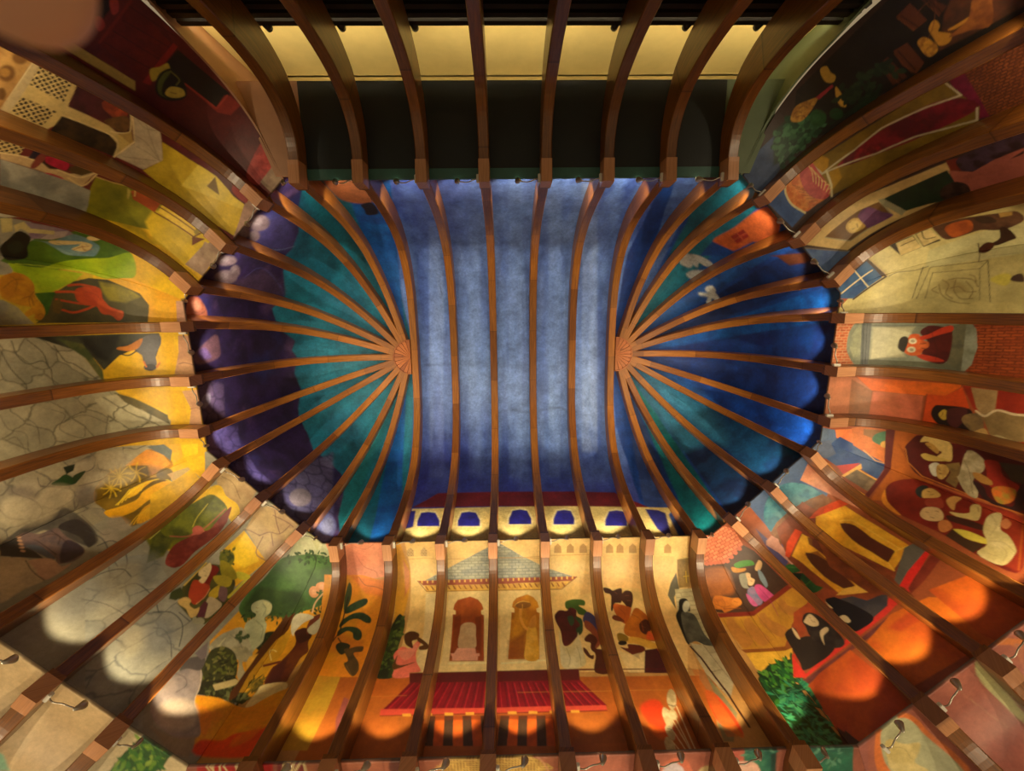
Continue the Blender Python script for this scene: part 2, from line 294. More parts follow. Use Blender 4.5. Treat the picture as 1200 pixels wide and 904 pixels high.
 ('P',[443,71,443,41,456,27,471,42,474,71],{'c': (152,110,57),'a': .75}),
 ('P',[585,74,584,45,597,31,612,46,615,75],{'c': (152,110,57),'a': .75}),
 ('P',[340,74,481,78,487,210,338,201],{'c': (233,180,111),'f': .7,'a': .5}),
 ('P',[238,174,288,143,289,218,240,229],{'c': (209,150,91),'a': .3,'f': 1}),
 ('P',[372,208,485,222,483,258,441,239],{'c': (209,180,111),'a': .5,'f': 1}),
 ('P',[178,252,205,243,251,246,252,265,229,265,256,284,247,299,224,295,214,277,181,276],{'c': (61,90,26),'s': 1}),
 ('P',[132,299,151,280,180,282,195,271,217,280,216,301,231,314,227,342,209,351,212,369,175,406,151,406,148,355,136,324],{'c': (85,24,22),'s': 1,'t': ('m',(61,14,16),.158,.7,3)}),
 ('P',[180,306,201,301,203,325,189,337],{'c': (41,66,40),'s': 1}),
 ('P',[209,307,234,314,230,357,212,373,206,350,224,335],{'c': (41,70,34),'s': 1}),
 ('P',[239,308,258,287,282,302,293,327,291,371,277,358,263,333,239,326],{'c': (61,56,97),'s': 1}),
 ('P',[243,320,264,327,284,359,288,397,270,421,246,421,262,371,242,345],{'c': (142,70,40),'s': 1,'f': .3}),
 ('P',[232,383,254,367,273,380,276,396,264,421,292,434,297,509,243,507,259,446,248,427,250,402,233,395],{'c': (81,36,18),'s': 1}),
 ('P',[222,417,233,427,241,446,253,446,247,461,231,452,220,432],{'c': (81,36,18),'s': 1}),
 ('P',[143,349,151,406,175,409,204,382,213,363,216,420,216,482,139,489,139,405],{'c': (219,206,161),'s': 1,'f': .9,'t': ('m',(199,180,121),.216,.7,3)}),
 ('P',[335,204,358,207,371,214,399,207,408,214,398,256,383,259,369,262,357,286,352,280,361,232,339,222],{'c': (61,28,16),'s': 1}),
 ('P',[401,232,421,216,444,221,446,245,433,275,419,278,409,263,399,250],{'c': (67,32,14),'s': 1}),
 ('P',[369,262,395,265,426,275,431,281,417,312,404,336,386,330,372,311,362,280],{'c': (193,92,24),'s': 1,'f': .3}),
 ('P',[349,310,361,301,379,308,394,324,384,327,357,320],{'c': (112,50,24),'s': 1}),
 ('P',[417,312,445,279,469,288,490,320,494,377,482,402,392,380,385,349],{'c': (209,120,30),'s': 1,'t': ('m',(178,90,24),.222,.8,3)}),
 ('P',[451,331,474,319,489,332,489,351,462,376,444,363,444,344],{'c': (77,34,18),'s': 1}),
 ('P',[473,363,488,383,487,395,457,391],{'c': (223,92,40),'s': 1,'f': .6}),
 ('P',[394,384,434,388,493,414,496,430,452,426,414,409,385,405],{'c': (219,166,61),'s': 1}),
 ('P',[353,373,370,368,391,383,383,399,355,401],{'c': (142,110,30),'s': 1}),
 ('P',[384,409,431,416,438,432,411,450,409,466,390,450,353,420,379,424],{'c': (101,40,20),'s': 1,'f': .3}),
 ('P',[381,405,377,410,368,413,358,413,351,410,349,404,354,399,362,396,372,397,380,400],{'c': (31,20,14),'s': 1}),
 ('P',[436,433,482,427,500,512,498,518,407,515],{'c': (71,26,26)}),
 ('P',[481,430,493,430,503,484,498,487],{'c': (178,70,40),'f': .6}),
 ('P',[341,429,384,449,436,438,408,513,356,512],{'c': (239,214,151),'a': .6}),
 ('P',[544,87,634,89,589,212,583,236,599,332,603,430,595,505,568,507,555,405,531,302,547,199],{'c': (229,180,111),'f': .3,'a': .5}),
 ('P',[640,104,686,95,682,208,637,211],{'c': (152,120,61),'t': ('m',(112,90,40),.133,.8,3)}),
 ('L',[642,102,690,95,724,91],{'c': (223,190,111),'w': 2.1}),
 ('L',[673,151,671,192],{'c': (229,190,61),'w': 1.3}),
 ('L',[661,170,686,168],{'c': (229,190,61),'w': 1.3}),
 ('P',[585,236,606,194,634,154,637,213,609,243,603,285],{'c': (91,86,67),'f': .3}),
 ('P',[619,216,705,212,724,370,681,445,632,405,607,291],{'c': (209,196,151),'t': ('b',(188,176,131),(142,128,91),.414,.08,2,-.07)}),
 ('P',[625,255,644,248,659,256,656,293,636,304,608,405,596,411,594,354,594,310,614,285],{'c': (26,24,20),'s': 1}),
 ('P',[616,304,651,299,670,318,674,381,693,420,666,425,632,405,602,405],{'c': (97,96,81),'s': 1,'t': ('m',(61,60,51),.158,.9,3)}),
 ('P',[657,280,648,291,638,297,631,295,629,287,633,274,642,263,652,257,659,259,662,267],{'c': (209,206,178),'s': 1}),
 ('P',[605,411,690,426,686,556,644,612,610,518],{'c': (193,180,141),'t': ('b',(172,158,121),(112,96,71),.59,.207,2,1.34)}),
 ('P',[595,505,610,518,627,589,640,656,584,737,556,736,570,667,587,588,581,541],{'c': (142,130,87),'t': ('m',(122,112,77),.269,.8,3)}),
 ('L',[603,424,622,468,646,589,650,666,652,697],{'c': (61,26,14),'w': 3.4}),
 ('P',[-379,494,-292,495,-205,496,-118,497,-31,498,56,499,143,500,230,501,317,502,405,503,492,504,579,505,483,502,386,499,289,497,192,494,187,536,94,534,1,533,-92,532,-185,531,-278,529,-371,528],{'c': (93,24,20)}),
 ('P',[-379,494,-290,494,-201,494,-111,494,-11,494,90,494,192,494,187,538,88,538,-11,537,-110,537,-197,535,-284,532,-371,530],{'c': (93,24,20)}),
 ('P',[-371,528,-278,529,-185,530,-91,531,2,532,96,533,189,534,256,621,224,629,137,629,50,629,-37,629,-124,628,-202,628,-279,628,-357,628,-434,628,-431,611],{'c': (130,16,26),'t': ('m',(118,12,24),.191,.8,3)}),
 ('L',[-362,528,-425,611],{'c': (101,8,20),'w': 2.3,'a': .8}),
 ('L',[-355,529,-415,611],{'c': (193,40,51),'w': 1.4,'a': .7}),
 ('L',[-339,529,-396,612],{'c': (101,8,20),'w': 2.3,'a': .8}),
 ('L',[-331,529,-386,612],{'c': (193,40,51),'w': 1.4,'a': .7}),
 ('L',[-315,530,-367,613],{'c': (101,8,20),'w': 2.3,'a': .8}),
 ('L',[-308,530,-357,613],{'c': (193,40,51),'w': 1.4,'a': .7}),
 ('L',[-292,530,-338,613],{'c': (101,8,20),'w': 2.3,'a': .8}),
 ('L',[-284,530,-328,614],{'c': (193,40,51),'w': 1.4,'a': .7}),
 ('L',[-269,531,-309,614],{'c': (101,8,20),'w': 2.3,'a': .8}),
 ('L',[-261,531,-299,614],{'c': (193,40,51),'w': 1.4,'a': .7}),
 ('L',[-245,532,-280,615],{'c': (101,8,20),'w': 2.3,'a': .8}),
 ('L',[-238,532,-270,615],{'c': (193,40,51),'w': 1.4,'a': .7}),
 ('L',[-222,532,-251,616],{'c': (101,8,20),'w': 2.3,'a': .8}),
 ('L',[-214,532,-241,616],{'c': (193,40,51),'w': 1.4,'a': .7}),
 ('L',[-199,533,-222,617],{'c': (101,8,20),'w': 2.3,'a': .8}),
 ('L',[-191,533,-212,617],{'c': (193,40,51),'w': 1.4,'a': .7}),
 ('L',[-175,533,-193,617],{'c': (101,8,20),'w': 2.3,'a': .8}),
 ('L',[-168,534,-184,618],{'c': (193,40,51),'w': 1.4,'a': .7}),
 ('L',[-152,534,-164,618],{'c': (101,8,20),'w': 2.3,'a': .8}),
 ('L',[-144,534,-155,619],{'c': (193,40,51),'w': 1.4,'a': .7}),
 ('L',[-129,535,-135,619],{'c': (101,8,20),'w': 2.3,'a': .8}),
 ('L',[-121,535,-126,619],{'c': (193,40,51),'w': 1.4,'a': .7}),
 ('L',[-105,535,-107,620],{'c': (101,8,20),'w': 2.3,'a': .8}),
 ('L',[-98,536,-97,620],{'c': (193,40,51),'w': 1.4,'a': .7}),
 ('L',[-82,536,-78,621],{'c': (101,8,20),'w': 2.3,'a': .8}),
 ('L',[-75,536,-68,621],{'c': (193,40,51),'w': 1.4,'a': .7}),
 ('L',[-59,537,-49,622],{'c': (101,8,20),'w': 2.3,'a': .8}),
 ('L',[-51,537,-39,622],{'c': (193,40,51),'w': 1.4,'a': .7}),
 ('L',[-35,537,-20,622],{'c': (101,8,20),'w': 2.3,'a': .8}),
 ('L',[-28,538,-11,623],{'c': (193,40,51),'w': 1.4,'a': .7}),
 ('L',[-12,538,8,623],{'c': (101,8,20),'w': 2.3,'a': .8}),
 ('L',[-5,538,18,624],{'c': (193,40,51),'w': 1.4,'a': .7}),
 ('L',[11,539,37,624],{'c': (101,8,20),'w': 2.3,'a': .8}),
 ('L',[18,539,47,624],{'c': (193,40,51),'w': 1.4,'a': .7}),
 ('L',[34,539,66,625],{'c': (101,8,20),'w': 2.3,'a': .8}),
 ('L',[42,540,75,625],{'c': (193,40,51),'w': 1.4,'a': .7}),
 ('L',[57,540,95,626],{'c': (101,8,20),'w': 2.3,'a': .8}),
 ('L',[65,540,104,626],{'c': (193,40,51),'w': 1.4,'a': .7}),
 ('L',[81,541,123,627],{'c': (101,8,20),'w': 2.3,'a': .8}),
 ('L',[88,541,133,627],{'c': (193,40,51),'w': 1.4,'a': .7}),
 ('L',[104,541,152,627],{'c': (101,8,20),'w': 2.3,'a': .8}),
 ('L',[111,541,162,628],{'c': (193,40,51),'w': 1.4,'a': .7}),
 ('L',[127,542,181,628],{'c': (101,8,20),'w': 2.3,'a': .8}),
 ('L',[134,542,190,628],{'c': (193,40,51),'w': 1.4,'a': .7}),
 ('L',[150,543,209,629],{'c': (101,8,20),'w': 2.3,'a': .8}),
 ('L',[158,543,219,629],{'c': (193,40,51),'w': 1.4,'a': .7}),
 ('L',[173,543,238,630],{'c': (101,8,20),'w': 2.3,'a': .8}),
 ('L',[181,543,247,630],{'c': (193,40,51),'w': 1.4,'a': .7}),
 ('P',[-441,612,-362,614,-283,615,-204,616,-124,618,-30,618,64,618,158,619,253,619,253,636,158,635,64,635,-30,634,-124,634,-202,633,-280,633,-359,632,-437,632],{'c': (199,70,51)}),
 ('L',[-436,634,-358,634,-280,635,-202,635,-123,636,-30,636,64,636,158,637,252,637],{'c': (122,40,20),'w': 1.7}),
 ('P',[-370,629,-344,629,-342,638,-368,637],{'c': (209,150,51)}),
 ('P',[-306,629,-280,630,-278,639,-304,638],{'c': (209,150,51)}),
 ('P',[-242,629,-216,630,-215,639,-241,638],{'c': (209,150,51)}),
 ('P',[-178,630,-152,630,-152,639,-177,639],{'c': (209,150,51)}),
 ('P',[-114,630,-88,631,-88,640,-114,639],{'c': (209,150,51)}),
 ('P',[-50,631,-24,631,-24,640,-50,639],{'c': (209,150,51)}),
 ('P',[14,631,40,632,39,641,13,640],{'c': (209,150,51)}),
 ('P',[78,631,104,632,103,641,77,640],{'c': (209,150,51)}),
 ('P',[142,632,168,633,167,641,141,641],{'c': (209,150,51)}),
 ('P',[-295,638,-268,639,-261,725,-289,724],{'c': (77,52,30),'t': ('m',(61,40,24),.122,.6,3)}),
 ('P',[-268,639,-241,639,-233,725,-261,725],{'c': (213,96,26),'t': ('m',(182,80,20),.122,.6,3)}),
 ('P',[-241,639,-214,640,-205,726,-233,725],{'c': (77,52,30),'t': ('m',(61,40,24),.122,.6,3)}),
 ('P',[-214,640,-187,641,-176,727,-205,726],{'c': (213,96,26),'t': ('m',(182,80,20),.122,.6,3)}),
 ('P',[-187,641,-160,642,-148,728,-176,727],{'c': (77,52,30),'t': ('m',(61,40,24),.122,.6,3)}),
 ('P',[-160,642,-133,642,-120,729,-148,728],{'c': (213,96,26),'t': ('m',(182,80,20),.122,.6,3)}),
 ('P',[-133,642,-106,643,-92,729,-120,729],{'c': (77,52,30),'t': ('m',(61,40,24),.122,.6,3)}),
 ('P',[-72,644,-45,645,-53,730,-81,730],{'c': (77,52,30),'t': ('m',(61,40,24),.122,.6,3)}),
 ('P',[-45,645,-18,646,-25,731,-53,730],{'c': (213,96,26),'t': ('m',(182,80,20),.122,.6,3)}),
 ('P',[-18,646,9,646,3,732,-25,731],{'c': (77,52,30),'t': ('m',(61,40,24),.122,.6,3)}),
 ('P',[9,646,36,647,31,733,3,732],{'c': (213,96,26),'t': ('m',(182,80,20),.121,.6,3)}),
 ('P',[36,647,63,648,59,733,31,733],{'c': (77,52,30),'t': ('m',(61,40,24),.121,.6,3)}),
 ('P',[63,648,90,649,87,734,59,733],{'c': (213,96,26),'t': ('m',(182,80,20),.121,.6,3)}),
 ('P',[90,649,116,649,115,735,87,734],{'c': (77,52,30),'t': ('m',(61,40,24),.121,.6,3)}),
 ('P',[-380,641,-295,638,-280,715,-351,722],{'c': (152,84,24),'f': .8,'a': .6}),
 ('P',[134,645,238,643,281,730,209,731,136,733],{'c': (152,84,24),'f': .8,'a': .5}),
 ('P',[-295,638,-212,639,-130,640,-48,642,35,643,117,644,124,658,40,657,-43,656,-126,654,-209,653,-292,652],{'c': (93,40,16),'f': 1.3,'a': .6}),
 ('L',[-18,570,64,571,146,572,228,573,310,573,392,574,474,575],{'c': (203,140,61),'w': .9,'a': .6}),
 ('L',[-496,572,-371,570],{'c': (203,140,61),'w': .9,'a': .6}),
 ('P',[354,633,389,607,423,612,425,653,431,719,399,718,370,686],{'c': (209,60,20),'s': 1,'f': 2.5}),
 ('P',[362,685,405,703,412,726,375,718],{'c': (229,100,20),'s': 1,'f': 3.2,'a': .7}),
 ('P',[-566,642,-569,570,-547,580,-532,643,-530,731],{'c': (107,50,91),'f': .9,'a': .5}),
 ('P',[576,587,603,588,621,634,627,696,616,724,588,695,569,674],{'c': (229,70,24),'s': 1,'f': 1.5}),
 ('P',[576,690,608,695,619,720,611,724],{'c': (235,120,30),'s': 1,'f': 1.4}),
 ('P',[571,507,611,509,605,594,613,663,621,724,573,723,573,623],{'c': (193,106,40),'a': .6,'f': .5}),
 ('P',[473,572,454,590,443,624,451,640,469,622,481,588],{'c': (209,190,141),'s': 1,'t': ('m',(168,146,97),.068,.8,4)}),
 ('P',[428,631,415,651,414,683,425,695,438,676,440,644],{'c': (209,190,141),'s': 1,'t': ('m',(168,146,97),.064,.8,4)}),
 ('P',[446,639,435,652,436,668,448,671,458,659,457,643],{'c': (209,190,141),'s': 1,'t': ('m',(168,146,97),.064,.8,4)}),
 ('P',[414,685,405,700,408,722,419,728,428,714,426,692],{'c': (209,190,141),'s': 1,'t': ('m',(168,146,97),.06,.8,4)}),
 ('P',[401,718,389,735,390,759,403,768,414,752,414,727],{'c': (209,190,141),'s': 1,'t': ('m',(168,146,97),.057,.8,4)}),
 ('L',[444,623,458,629,468,626],{'c': (91,70,51),'w': 1.3,'s': 1}),
 ('L',[413,695,426,700,429,705],{'c': (91,70,51),'w': 1.2,'s': 1}),
 ('L',[467,629,467,725,468,807],{'c': (229,206,151),'w': 1.4}),
 ('L',[438,671,451,743,464,806],{'c': (229,206,151),'w': 1.4}),
 ('L',[426,700,455,806],{'c': (229,206,151),'w': 1.4}),
 ('L',[412,728,446,806],{'c': (229,206,151),'w': 1.3}),
 ('L',[450,671,455,743,460,806],{'c': (229,206,151),'w': 1.4}),
 ('P',[716,5,770,-27,810,-27,879,75,829,125,749,127,752,84],{'c': (203,106,71),'t': ('b',(229,140,97),(152,70,40),.109,.073,2,-.56)}),
 ('P',[749,127,829,125,879,75,940,176,972,266,890,310,756,301,740,233],{'c': (75,50,34),'t': ('m',(61,38,26),.42,.8,4)}),
 ('P',[770,124,768,129,763,131,758,131,753,128,752,124,754,120,758,117,764,117,768,120],{'c': (199,100,67),'s': 1}),
 ('P',[787,123,785,127,780,130,774,130,770,127,768,122,770,118,775,115,781,116,785,118],{'c': (199,100,67),'s': 1}),
 ('P',[803,121,801,125,797,128,791,128,787,125,785,121,787,116,792,114,797,114,802,117],{'c': (199,100,67),'s': 1}),
 ('P',[820,119,818,124,813,126,808,126,804,124,802,119,804,115,808,112,814,112,818,115],{'c': (199,100,67),'s': 1}),
 ('P',[837,118,835,122,830,125,825,125,820,122,819,117,821,113,825,110,831,110,835,113],{'c': (199,100,67),'s': 1}),
 ('P',[854,115,852,120,847,122,842,122,837,119,836,115,837,111,842,108,847,108,852,111],{'c': (199,100,67),'s': 1}),
 ('P',[870,99,869,103,864,106,859,106,854,103,852,98,853,94,858,91,863,91,868,94],{'c': (199,100,67),'s': 1}),
 ('P',[885,84,885,85,884,86,883,87,882,88,880,89,878,89,876,89,874,89,873,88,871,87,870,86,869,84,868,83,867,81,867,79,868,77,869,76,870,75,871,74,873,73,875,73,877,73,877,73],{'c': (199,100,67)}),
 ('P',[755,143,835,142,856,187,850,230,812,241,750,246,743,197],{'c': (168,96,36),'s': 1,'f': 3.9,'t': ('m',(132,74,30),.324,.8,4)}),
 ('P',[859,139,890,144,918,144,910,156,868,159],{'c': (193,130,36),'s': 1}),
 ('P',[870,129,876,124,887,119,899,115,905,114,918,137,906,140,893,142,883,143,876,140,871,135],{'c': (61,130,36)}),
 ('P',[886,172,909,163,929,164,913,206,919,219,890,212],{'c': (152,150,131),'s': 1}),
 ('P',[915,164,920,162,927,162,933,165,934,169,933,174,934,179,938,182,944,185,945,186,946,190,945,195,939,202,933,207,927,209,921,209,916,207,916,202,917,195,918,188,917,180,915,171],{'c': (229,190,141)}),
 ('P',[907,225,938,213,953,262,924,280,902,255],{'c': (112,120,151),'s': 1,'t': ('m',(152,120,151),.096,.8,2)}),
 ('P',[897,237,911,249,924,280,905,280,895,255],{'c': (193,90,141),'s': 1}),
 ('P',[938,213,944,207,952,204,953,204,982,330,977,332,969,335,964,331,964,317,965,298,964,281,959,269,951,260,945,250,941,237,938,224],{'c': (209,80,137),'t': ('m',(182,60,121),.128,.7,2)}),
 ('P',[756,258,778,241,836,251,863,251,867,270,842,284,788,302,779,292,749,285],{'c': (209,124,40),'s': 1,'t': ('m',(178,96,30),.128,.8,2)}),
 ('P',[867,267,860,274,848,279,835,279,827,274,827,266,834,258,846,253,858,254,866,259],{'c': (217,136,51),'s': 1}),
 ('L',[787,289,854,288],{'c': (142,70,20),'w': 1.3}),
 ('L',[761,270,789,283,818,278],{'c': (152,80,20),'w': 1.6,'a': .7,'s': 1}),
 ('P',[754,304,894,301,971,261,974,276,893,317,757,320],{'c': (132,44,26)}),
 ('P',[757,321,893,317,974,276,983,386,938,433,786,441],{'c': (199,144,46),'t': ('m',(178,124,40),.286,.7,4)}),
 ('P',[782,330,805,323,813,346,838,404,811,429,787,429,771,364],{'c': (178,116,51),'s': 1,'f': .9,'a': .8}),
 ('L',[770,326,775,435],{'c': (142,96,30),'w': 1.3,'a': .7}),
 ('P',[846,332,869,325,876,348,903,400,876,425,851,424,834,366],{'c': (178,116,51),'s': 1,'f': 1,'a': .8}),
 ('L',[835,328,838,430],{'c': (142,96,30),'w': 1.3,'a': .7}),
 ('P',[914,314,921,309,930,307,937,308,939,312,940,320,944,330,960,343,980,357,983,360,983,383,975,389,963,395,955,398,947,399,938,394,925,382,911,364,902,348,902,335,907,323],{'c': (178,116,51),'f': 1,'a': .8}),
 ('L',[903,310,925,400],{'c': (142,96,30),'w': 1.3,'a': .7}),
 ('P',[775,440,930,436,975,414,962,433,925,451,786,453],{'c': (142,80,30)}),
 ('P',[786,453,928,448,958,440,934,483,808,523,787,510],{'c': (229,180,61),'t': ('m',(209,160,51),.212,.6,2)}),
 ('P',[790,529,835,499,932,477,896,538,885,561,886,647,888,722,901,764,867,804,792,804,717,804,735,727,756,637,771,546],{'c': (26,72,24),'t': ('m',(16,44,30),.207,.9,4)}),
 ('F',[800,517,928,483,901,562,792,616,780,558],{'c': [(51,120,40),(26,84,40),(81,140,51),(16,60,30)],'n': 110,'l': 14.3,'w': .2,'seed': 41}),
 ('F',[755,804,765,740,776,669,789,588,907,562,897,647,888,722,856,804],{'c': [(31,130,91),(20,100,71),(61,150,91),(14,60,40)],'n': 150,'l': 15.7,'w': .18,'seed': 42,'v': (91,170,111)}),
 ('P',[980,447,941,465,948,521,974,501],{'c': (193,60,34),'f': .6}),
 ('P',[891,544,941,465,939,533,972,516,970,526,930,546,891,545],{'c': (209,52,40)}),
 ('P',[913,545,926,550,970,530,967,547,924,568],{'c': (87,44,44),'t': ('m',(112,56,51),.143,.8,2)}),
 ('P',[967,388,979,377,983,375,972,512,948,521,939,520,943,510,948,496,951,480,954,459,958,440,960,421,962,403],{'c': (39,32,26)}),
 ('P',[920,574,968,544,953,629,938,706,926,773,895,713,907,647],{'c': (188,84,26),'t': ('m',(162,60,24),.388,.8,4)}),
 ('P',[861,804,903,704,917,723,928,762,920,804],{'c': (61,30,20),'f': .9}),
 ('P',[844,804,919,714,932,741,920,804],{'c': (61,40,26),'f': .4}),
 ('L',[922,177,928,178],{'c': (112,60,40),'w': 1,'a': .8,'s': 1}),
 ('L',[929,191,936,192],{'c': (112,60,40),'w': 1,'a': .8,'s': 1}),
 ('L',[957,220,978,251,984,294],{'c': (152,40,91),'w': 1.3,'a': .6,'s': 1}),
 ('L',[772,258,775,277],{'c': (132,64,20),'w': 1,'a': .7,'s': 1}),
 ('L',[795,253,801,271,787,289],{'c': (132,64,20),'w': 1,'a': .7,'s': 1}),
 ('L',[838,263,851,267],{'c': (132,64,20),'w': 1,'a': .7,'s': 1}),
 ('L',[-1001,292,-964,317,-952,353],{'c': (112,116,85),'w': 1.2,'a': .7,'s': 1}),
 ('L',[377,220,386,226],{'c': (132,80,51),'w': 1,'a': .7,'s': 1}),
 ('L',[418,233,432,234],{'c': (132,80,51),'w': 1,'a': .7,'s': 1}),
 ('L',[421,251,435,252],{'c': (132,80,51),'w': 1,'a': .7,'s': 1}),
 ('L',[453,344,464,350],{'c': (132,80,51),'w': 1,'a': .7,'s': 1}),
 ('L',[251,396,257,400],{'c': (132,80,51),'w': .9,'a': .7,'s': 1}),
 ('L',[427,300,454,319,454,363],{'c': (152,70,20),'w': 1.3,'a': .7,'s': 1}),
 ('L',[380,274,401,299,388,323],{'c': (152,70,20),'w': 1.3,'a': .7,'s': 1}),
 ('L',[161,418,168,456,157,487],{'c': (142,130,81),'w': 1.2,'a': .6,'s': 1}),
 ('L',[199,413,204,451,201,482],{'c': (142,130,81),'w': 1.2,'a': .6,'s': 1}),
 ],
 'south_low': [
 ('P',[-846,-27,-749,-27,-652,-27,-668,81,-765,78,-861,74],{'c': (190,30,24),'t': ('m',(150,20,20),.198,.7,3)}),
 ('P',[-640,-27,-570,-27,-588,84,-659,82],{'c': (120,40,40)}),
 ('P',[-572,-27,-497,-27,-422,-27,-347,-27,-356,93,-433,90,-510,87,-586,85],{'c': (150,84,50),'t': ('m',(130,70,44),.206,.7,3)}),
 ('L',[-836,-41,-831,-19,-820,16],{'c': (226,206,150),'w': 2.2,'s': 1}),
 ('L',[-810,-40,-819,-14,-811,16],{'c': (226,206,150),'w': 2.2,'s': 1}),
 ('L',[-779,-44,-784,-12,-776,18],{'c': (226,206,150),'w': 2.2,'s': 1}),
 ('L',[-767,-39,-760,-28,-751,-33,-748,6],{'c': (226,206,150),'w': 2.2,'s': 1}),
 ('L',[-720,-40,-739,-27,-750,-11,-750,19],{'c': (226,206,150),'w': 2.2,'s': 1}),
 ('L',[-786,-45,-794,17],{'c': (226,206,150),'w': 2.2,'s': 1}),
 ('L',[-836,-14,-811,-8,-811,16],{'c': (226,206,150),'w': 2.3,'s': 1}),
 ('L',[-761,-41,-765,-22],{'c': (226,206,150),'w': 2.2,'s': 1}),
 ('L',[-624,-42,-623,-17,-616,24],{'c': (216,196,140),'w': 2.7,'s': 1}),
 ('L',[-607,-44,-602,-11,-611,25],{'c': (216,196,140),'w': 2.7,'s': 1}),
 ('L',[-590,-40,-588,-16,-577,1,-576,26],{'c': (216,196,140),'w': 2.7,'s': 1}),
 ('L',[-585,-5,-603,25],{'c': (216,196,140),'w': 2.9,'s': 1}),
 ('L',[-634,-34,-628,-7,-633,24],{'c': (216,196,140),'w': 2.7,'s': 1}),
 ('L',[-608,-33,-620,24],{'c': (216,196,140),'w': 2.7,'s': 1}),
 ('P',[-522,-27,-452,-27,-381,-27,-311,-27,-241,-27,-170,-27,-99,-27,-29,-27,43,-27,114,-27,185,-27,257,-27,261,65,262,142,189,140,115,138,43,136,-30,134,-103,132,-176,130,-248,127,-320,125,-392,123,-464,121,-536,119],{'c': (170,100,70),'t': ('m',(150,80,60),.318,.6,3)}),
 ('P',[108,-27,183,-27,257,-27,269,60,189,57,110,54],{'c': (186,110,90),'f': .9,'a': .6}),
 ('P',[-226,41,-202,0,-164,-19,-128,-16,-84,-16,-39,-14,12,-1,57,52],{'c': (150,104,44),'s': 1,'t': ('l',(214,176,90),.042,.2,.04)}),
 ('L',[-242,50,-209,-9,-164,-28,-120,-23],{'c': (210,150,110),'w': 2.5,'a': .8,'s': 1}),
 ('L',[-69,-21,-2,-16,35,10,61,62],{'c': (210,150,110),'w': 2.6,'a': .8,'s': 1}),
 ('P',[-357,4,-341,-14,-323,-9,-323,37,-359,35],{'c': (96,44,30),'s': 1}),
 ('L',[-372,-33,-374,35],{'c': (130,60,40),'w': 1.3}),
 ('P',[329,-28,396,-28,464,-28,473,68,404,65,336,63],{'c': (176,100,76),'t': ('m',(150,80,60),.162,.7,3)}),
 ('P',[353,46,386,16,424,30,441,67,354,63],{'c': (206,110,80),'f': .5}),
 ('P',[358,63,371,41,393,35,413,54,423,78,359,75],{'c': (206,190,196)}),
 ('P',[525,-28,567,-28,576,43,548,42],{'c': (196,96,76)}),
 ('P',[567,-28,654,-28,663,87,580,83],{'c': (20,90,76),'t': ('m',(60,130,96),.216,.9,3)}),
 ('P',[729,-28,856,-28,877,94,747,90],{'c': (40,120,90),'t': ('m',(24,90,70),.189,.9,3)}),
 ('L',[822,34,805,75],{'c': (120,170,120),'w': 1,'a': .8}),
 ('P',[639,-28,654,-28,666,87,652,86],{'c': (20,60,50),'f': .3}),
 ('F',[576,-28,639,-28,647,63,587,61],{'c': [(90,150,120),(30,100,84)],'n': 26,'l': 10.8,'w': .2,'seed': 71}),
 ('F',[743,-28,759,-28,829,-25,841,70,758,67],{'c': [(90,150,120),(30,100,84)],'n': 26,'l': 10.8,'w': .2,'seed': 72}),
 ('P',[525,58,548,42,575,37,603,44,618,62,617,85,534,82],{'c': (226,170,150),'s': 1,'t': ('m',(236,196,170),.077,.6,3)}),
 ('P',[459,62,476,50,513,51,532,59,534,82,460,79],{'c': (206,180,130),'s': 1,'t': ('m',(170,140,90),.064,.8,3)}),
 ('P',[890,-28,892,-28,953,60,1003,135,923,133],{'c': (176,104,84),'t': ('m',(156,84,70),.346,.7,3)}),
 ('P',[994,121,971,117,940,79,922,16],{'c': (226,124,60),'f': .3}),
 ],
 'southeast': [
 ('P',[263,-42,339,-42,436,-21,533,-1,571,156,454,196,335,234,218,271,249,187,257,84],{'c': (57,86,131),'t': ('m',(81,104,141),.42,.8,4)}),
 ('P',[217,107,221,164,214,261,186,270,193,191],{'c': (31,62,121),'f': 1.2,'a': .8}),
 ('P',[12,35,43,-33,127,-11,156,43,136,123,27,128,-12,96],{'c': (203,106,71),'t': ('b',(229,140,97),(152,70,40),.109,.073,2,.24)}),
 ('P',[-53,201,-23,119,-12,96,27,128,136,123,150,165,149,317,-25,315,-73,279],{'c': (75,50,34),'t': ('m',(61,38,26),.398,.8,4)}),
 ('P',[-2,101,-3,102,-4,102,-6,103,-8,103,-10,103,-11,102,-13,101,-14,100,-8,85,-6,86,-5,86,-3,87,-2,89,-1,90,0,92,0,94,0,96,0,98,-1,99],{'c': (199,100,67)}),
 ('P',[12,110,7,112,2,111,-2,108,-3,103,-1,98,3,96,8,96,12,100,14,105],{'c': (199,100,67),'s': 1}),
 ('P',[25,119,20,121,15,120,11,117,10,112,12,107,16,105,22,106,25,110,27,115],{'c': (199,100,67),'s': 1}),
 ('P',[38,128,34,130,28,129,25,126,23,121,25,117,30,114,35,115,39,119,40,123],{'c': (199,100,67),'s': 1}),
 ('P',[52,136,47,138,42,137,38,134,37,129,39,125,43,123,48,123,52,127,54,131],{'c': (199,100,67),'s': 1}),
 ('P',[75,134,71,136,65,135,62,132,60,127,62,123,67,121,72,122,76,125,77,130],{'c': (199,100,67),'s': 1}),
 ('P',[98,132,94,134,89,134,85,130,84,126,86,121,90,119,95,120,99,123,100,128],{'c': (199,100,67),'s': 1}),
 ('P',[121,131,117,133,112,132,108,129,107,124,109,120,113,118,118,118,122,122,123,126],{'c': (199,100,67),'s': 1}),
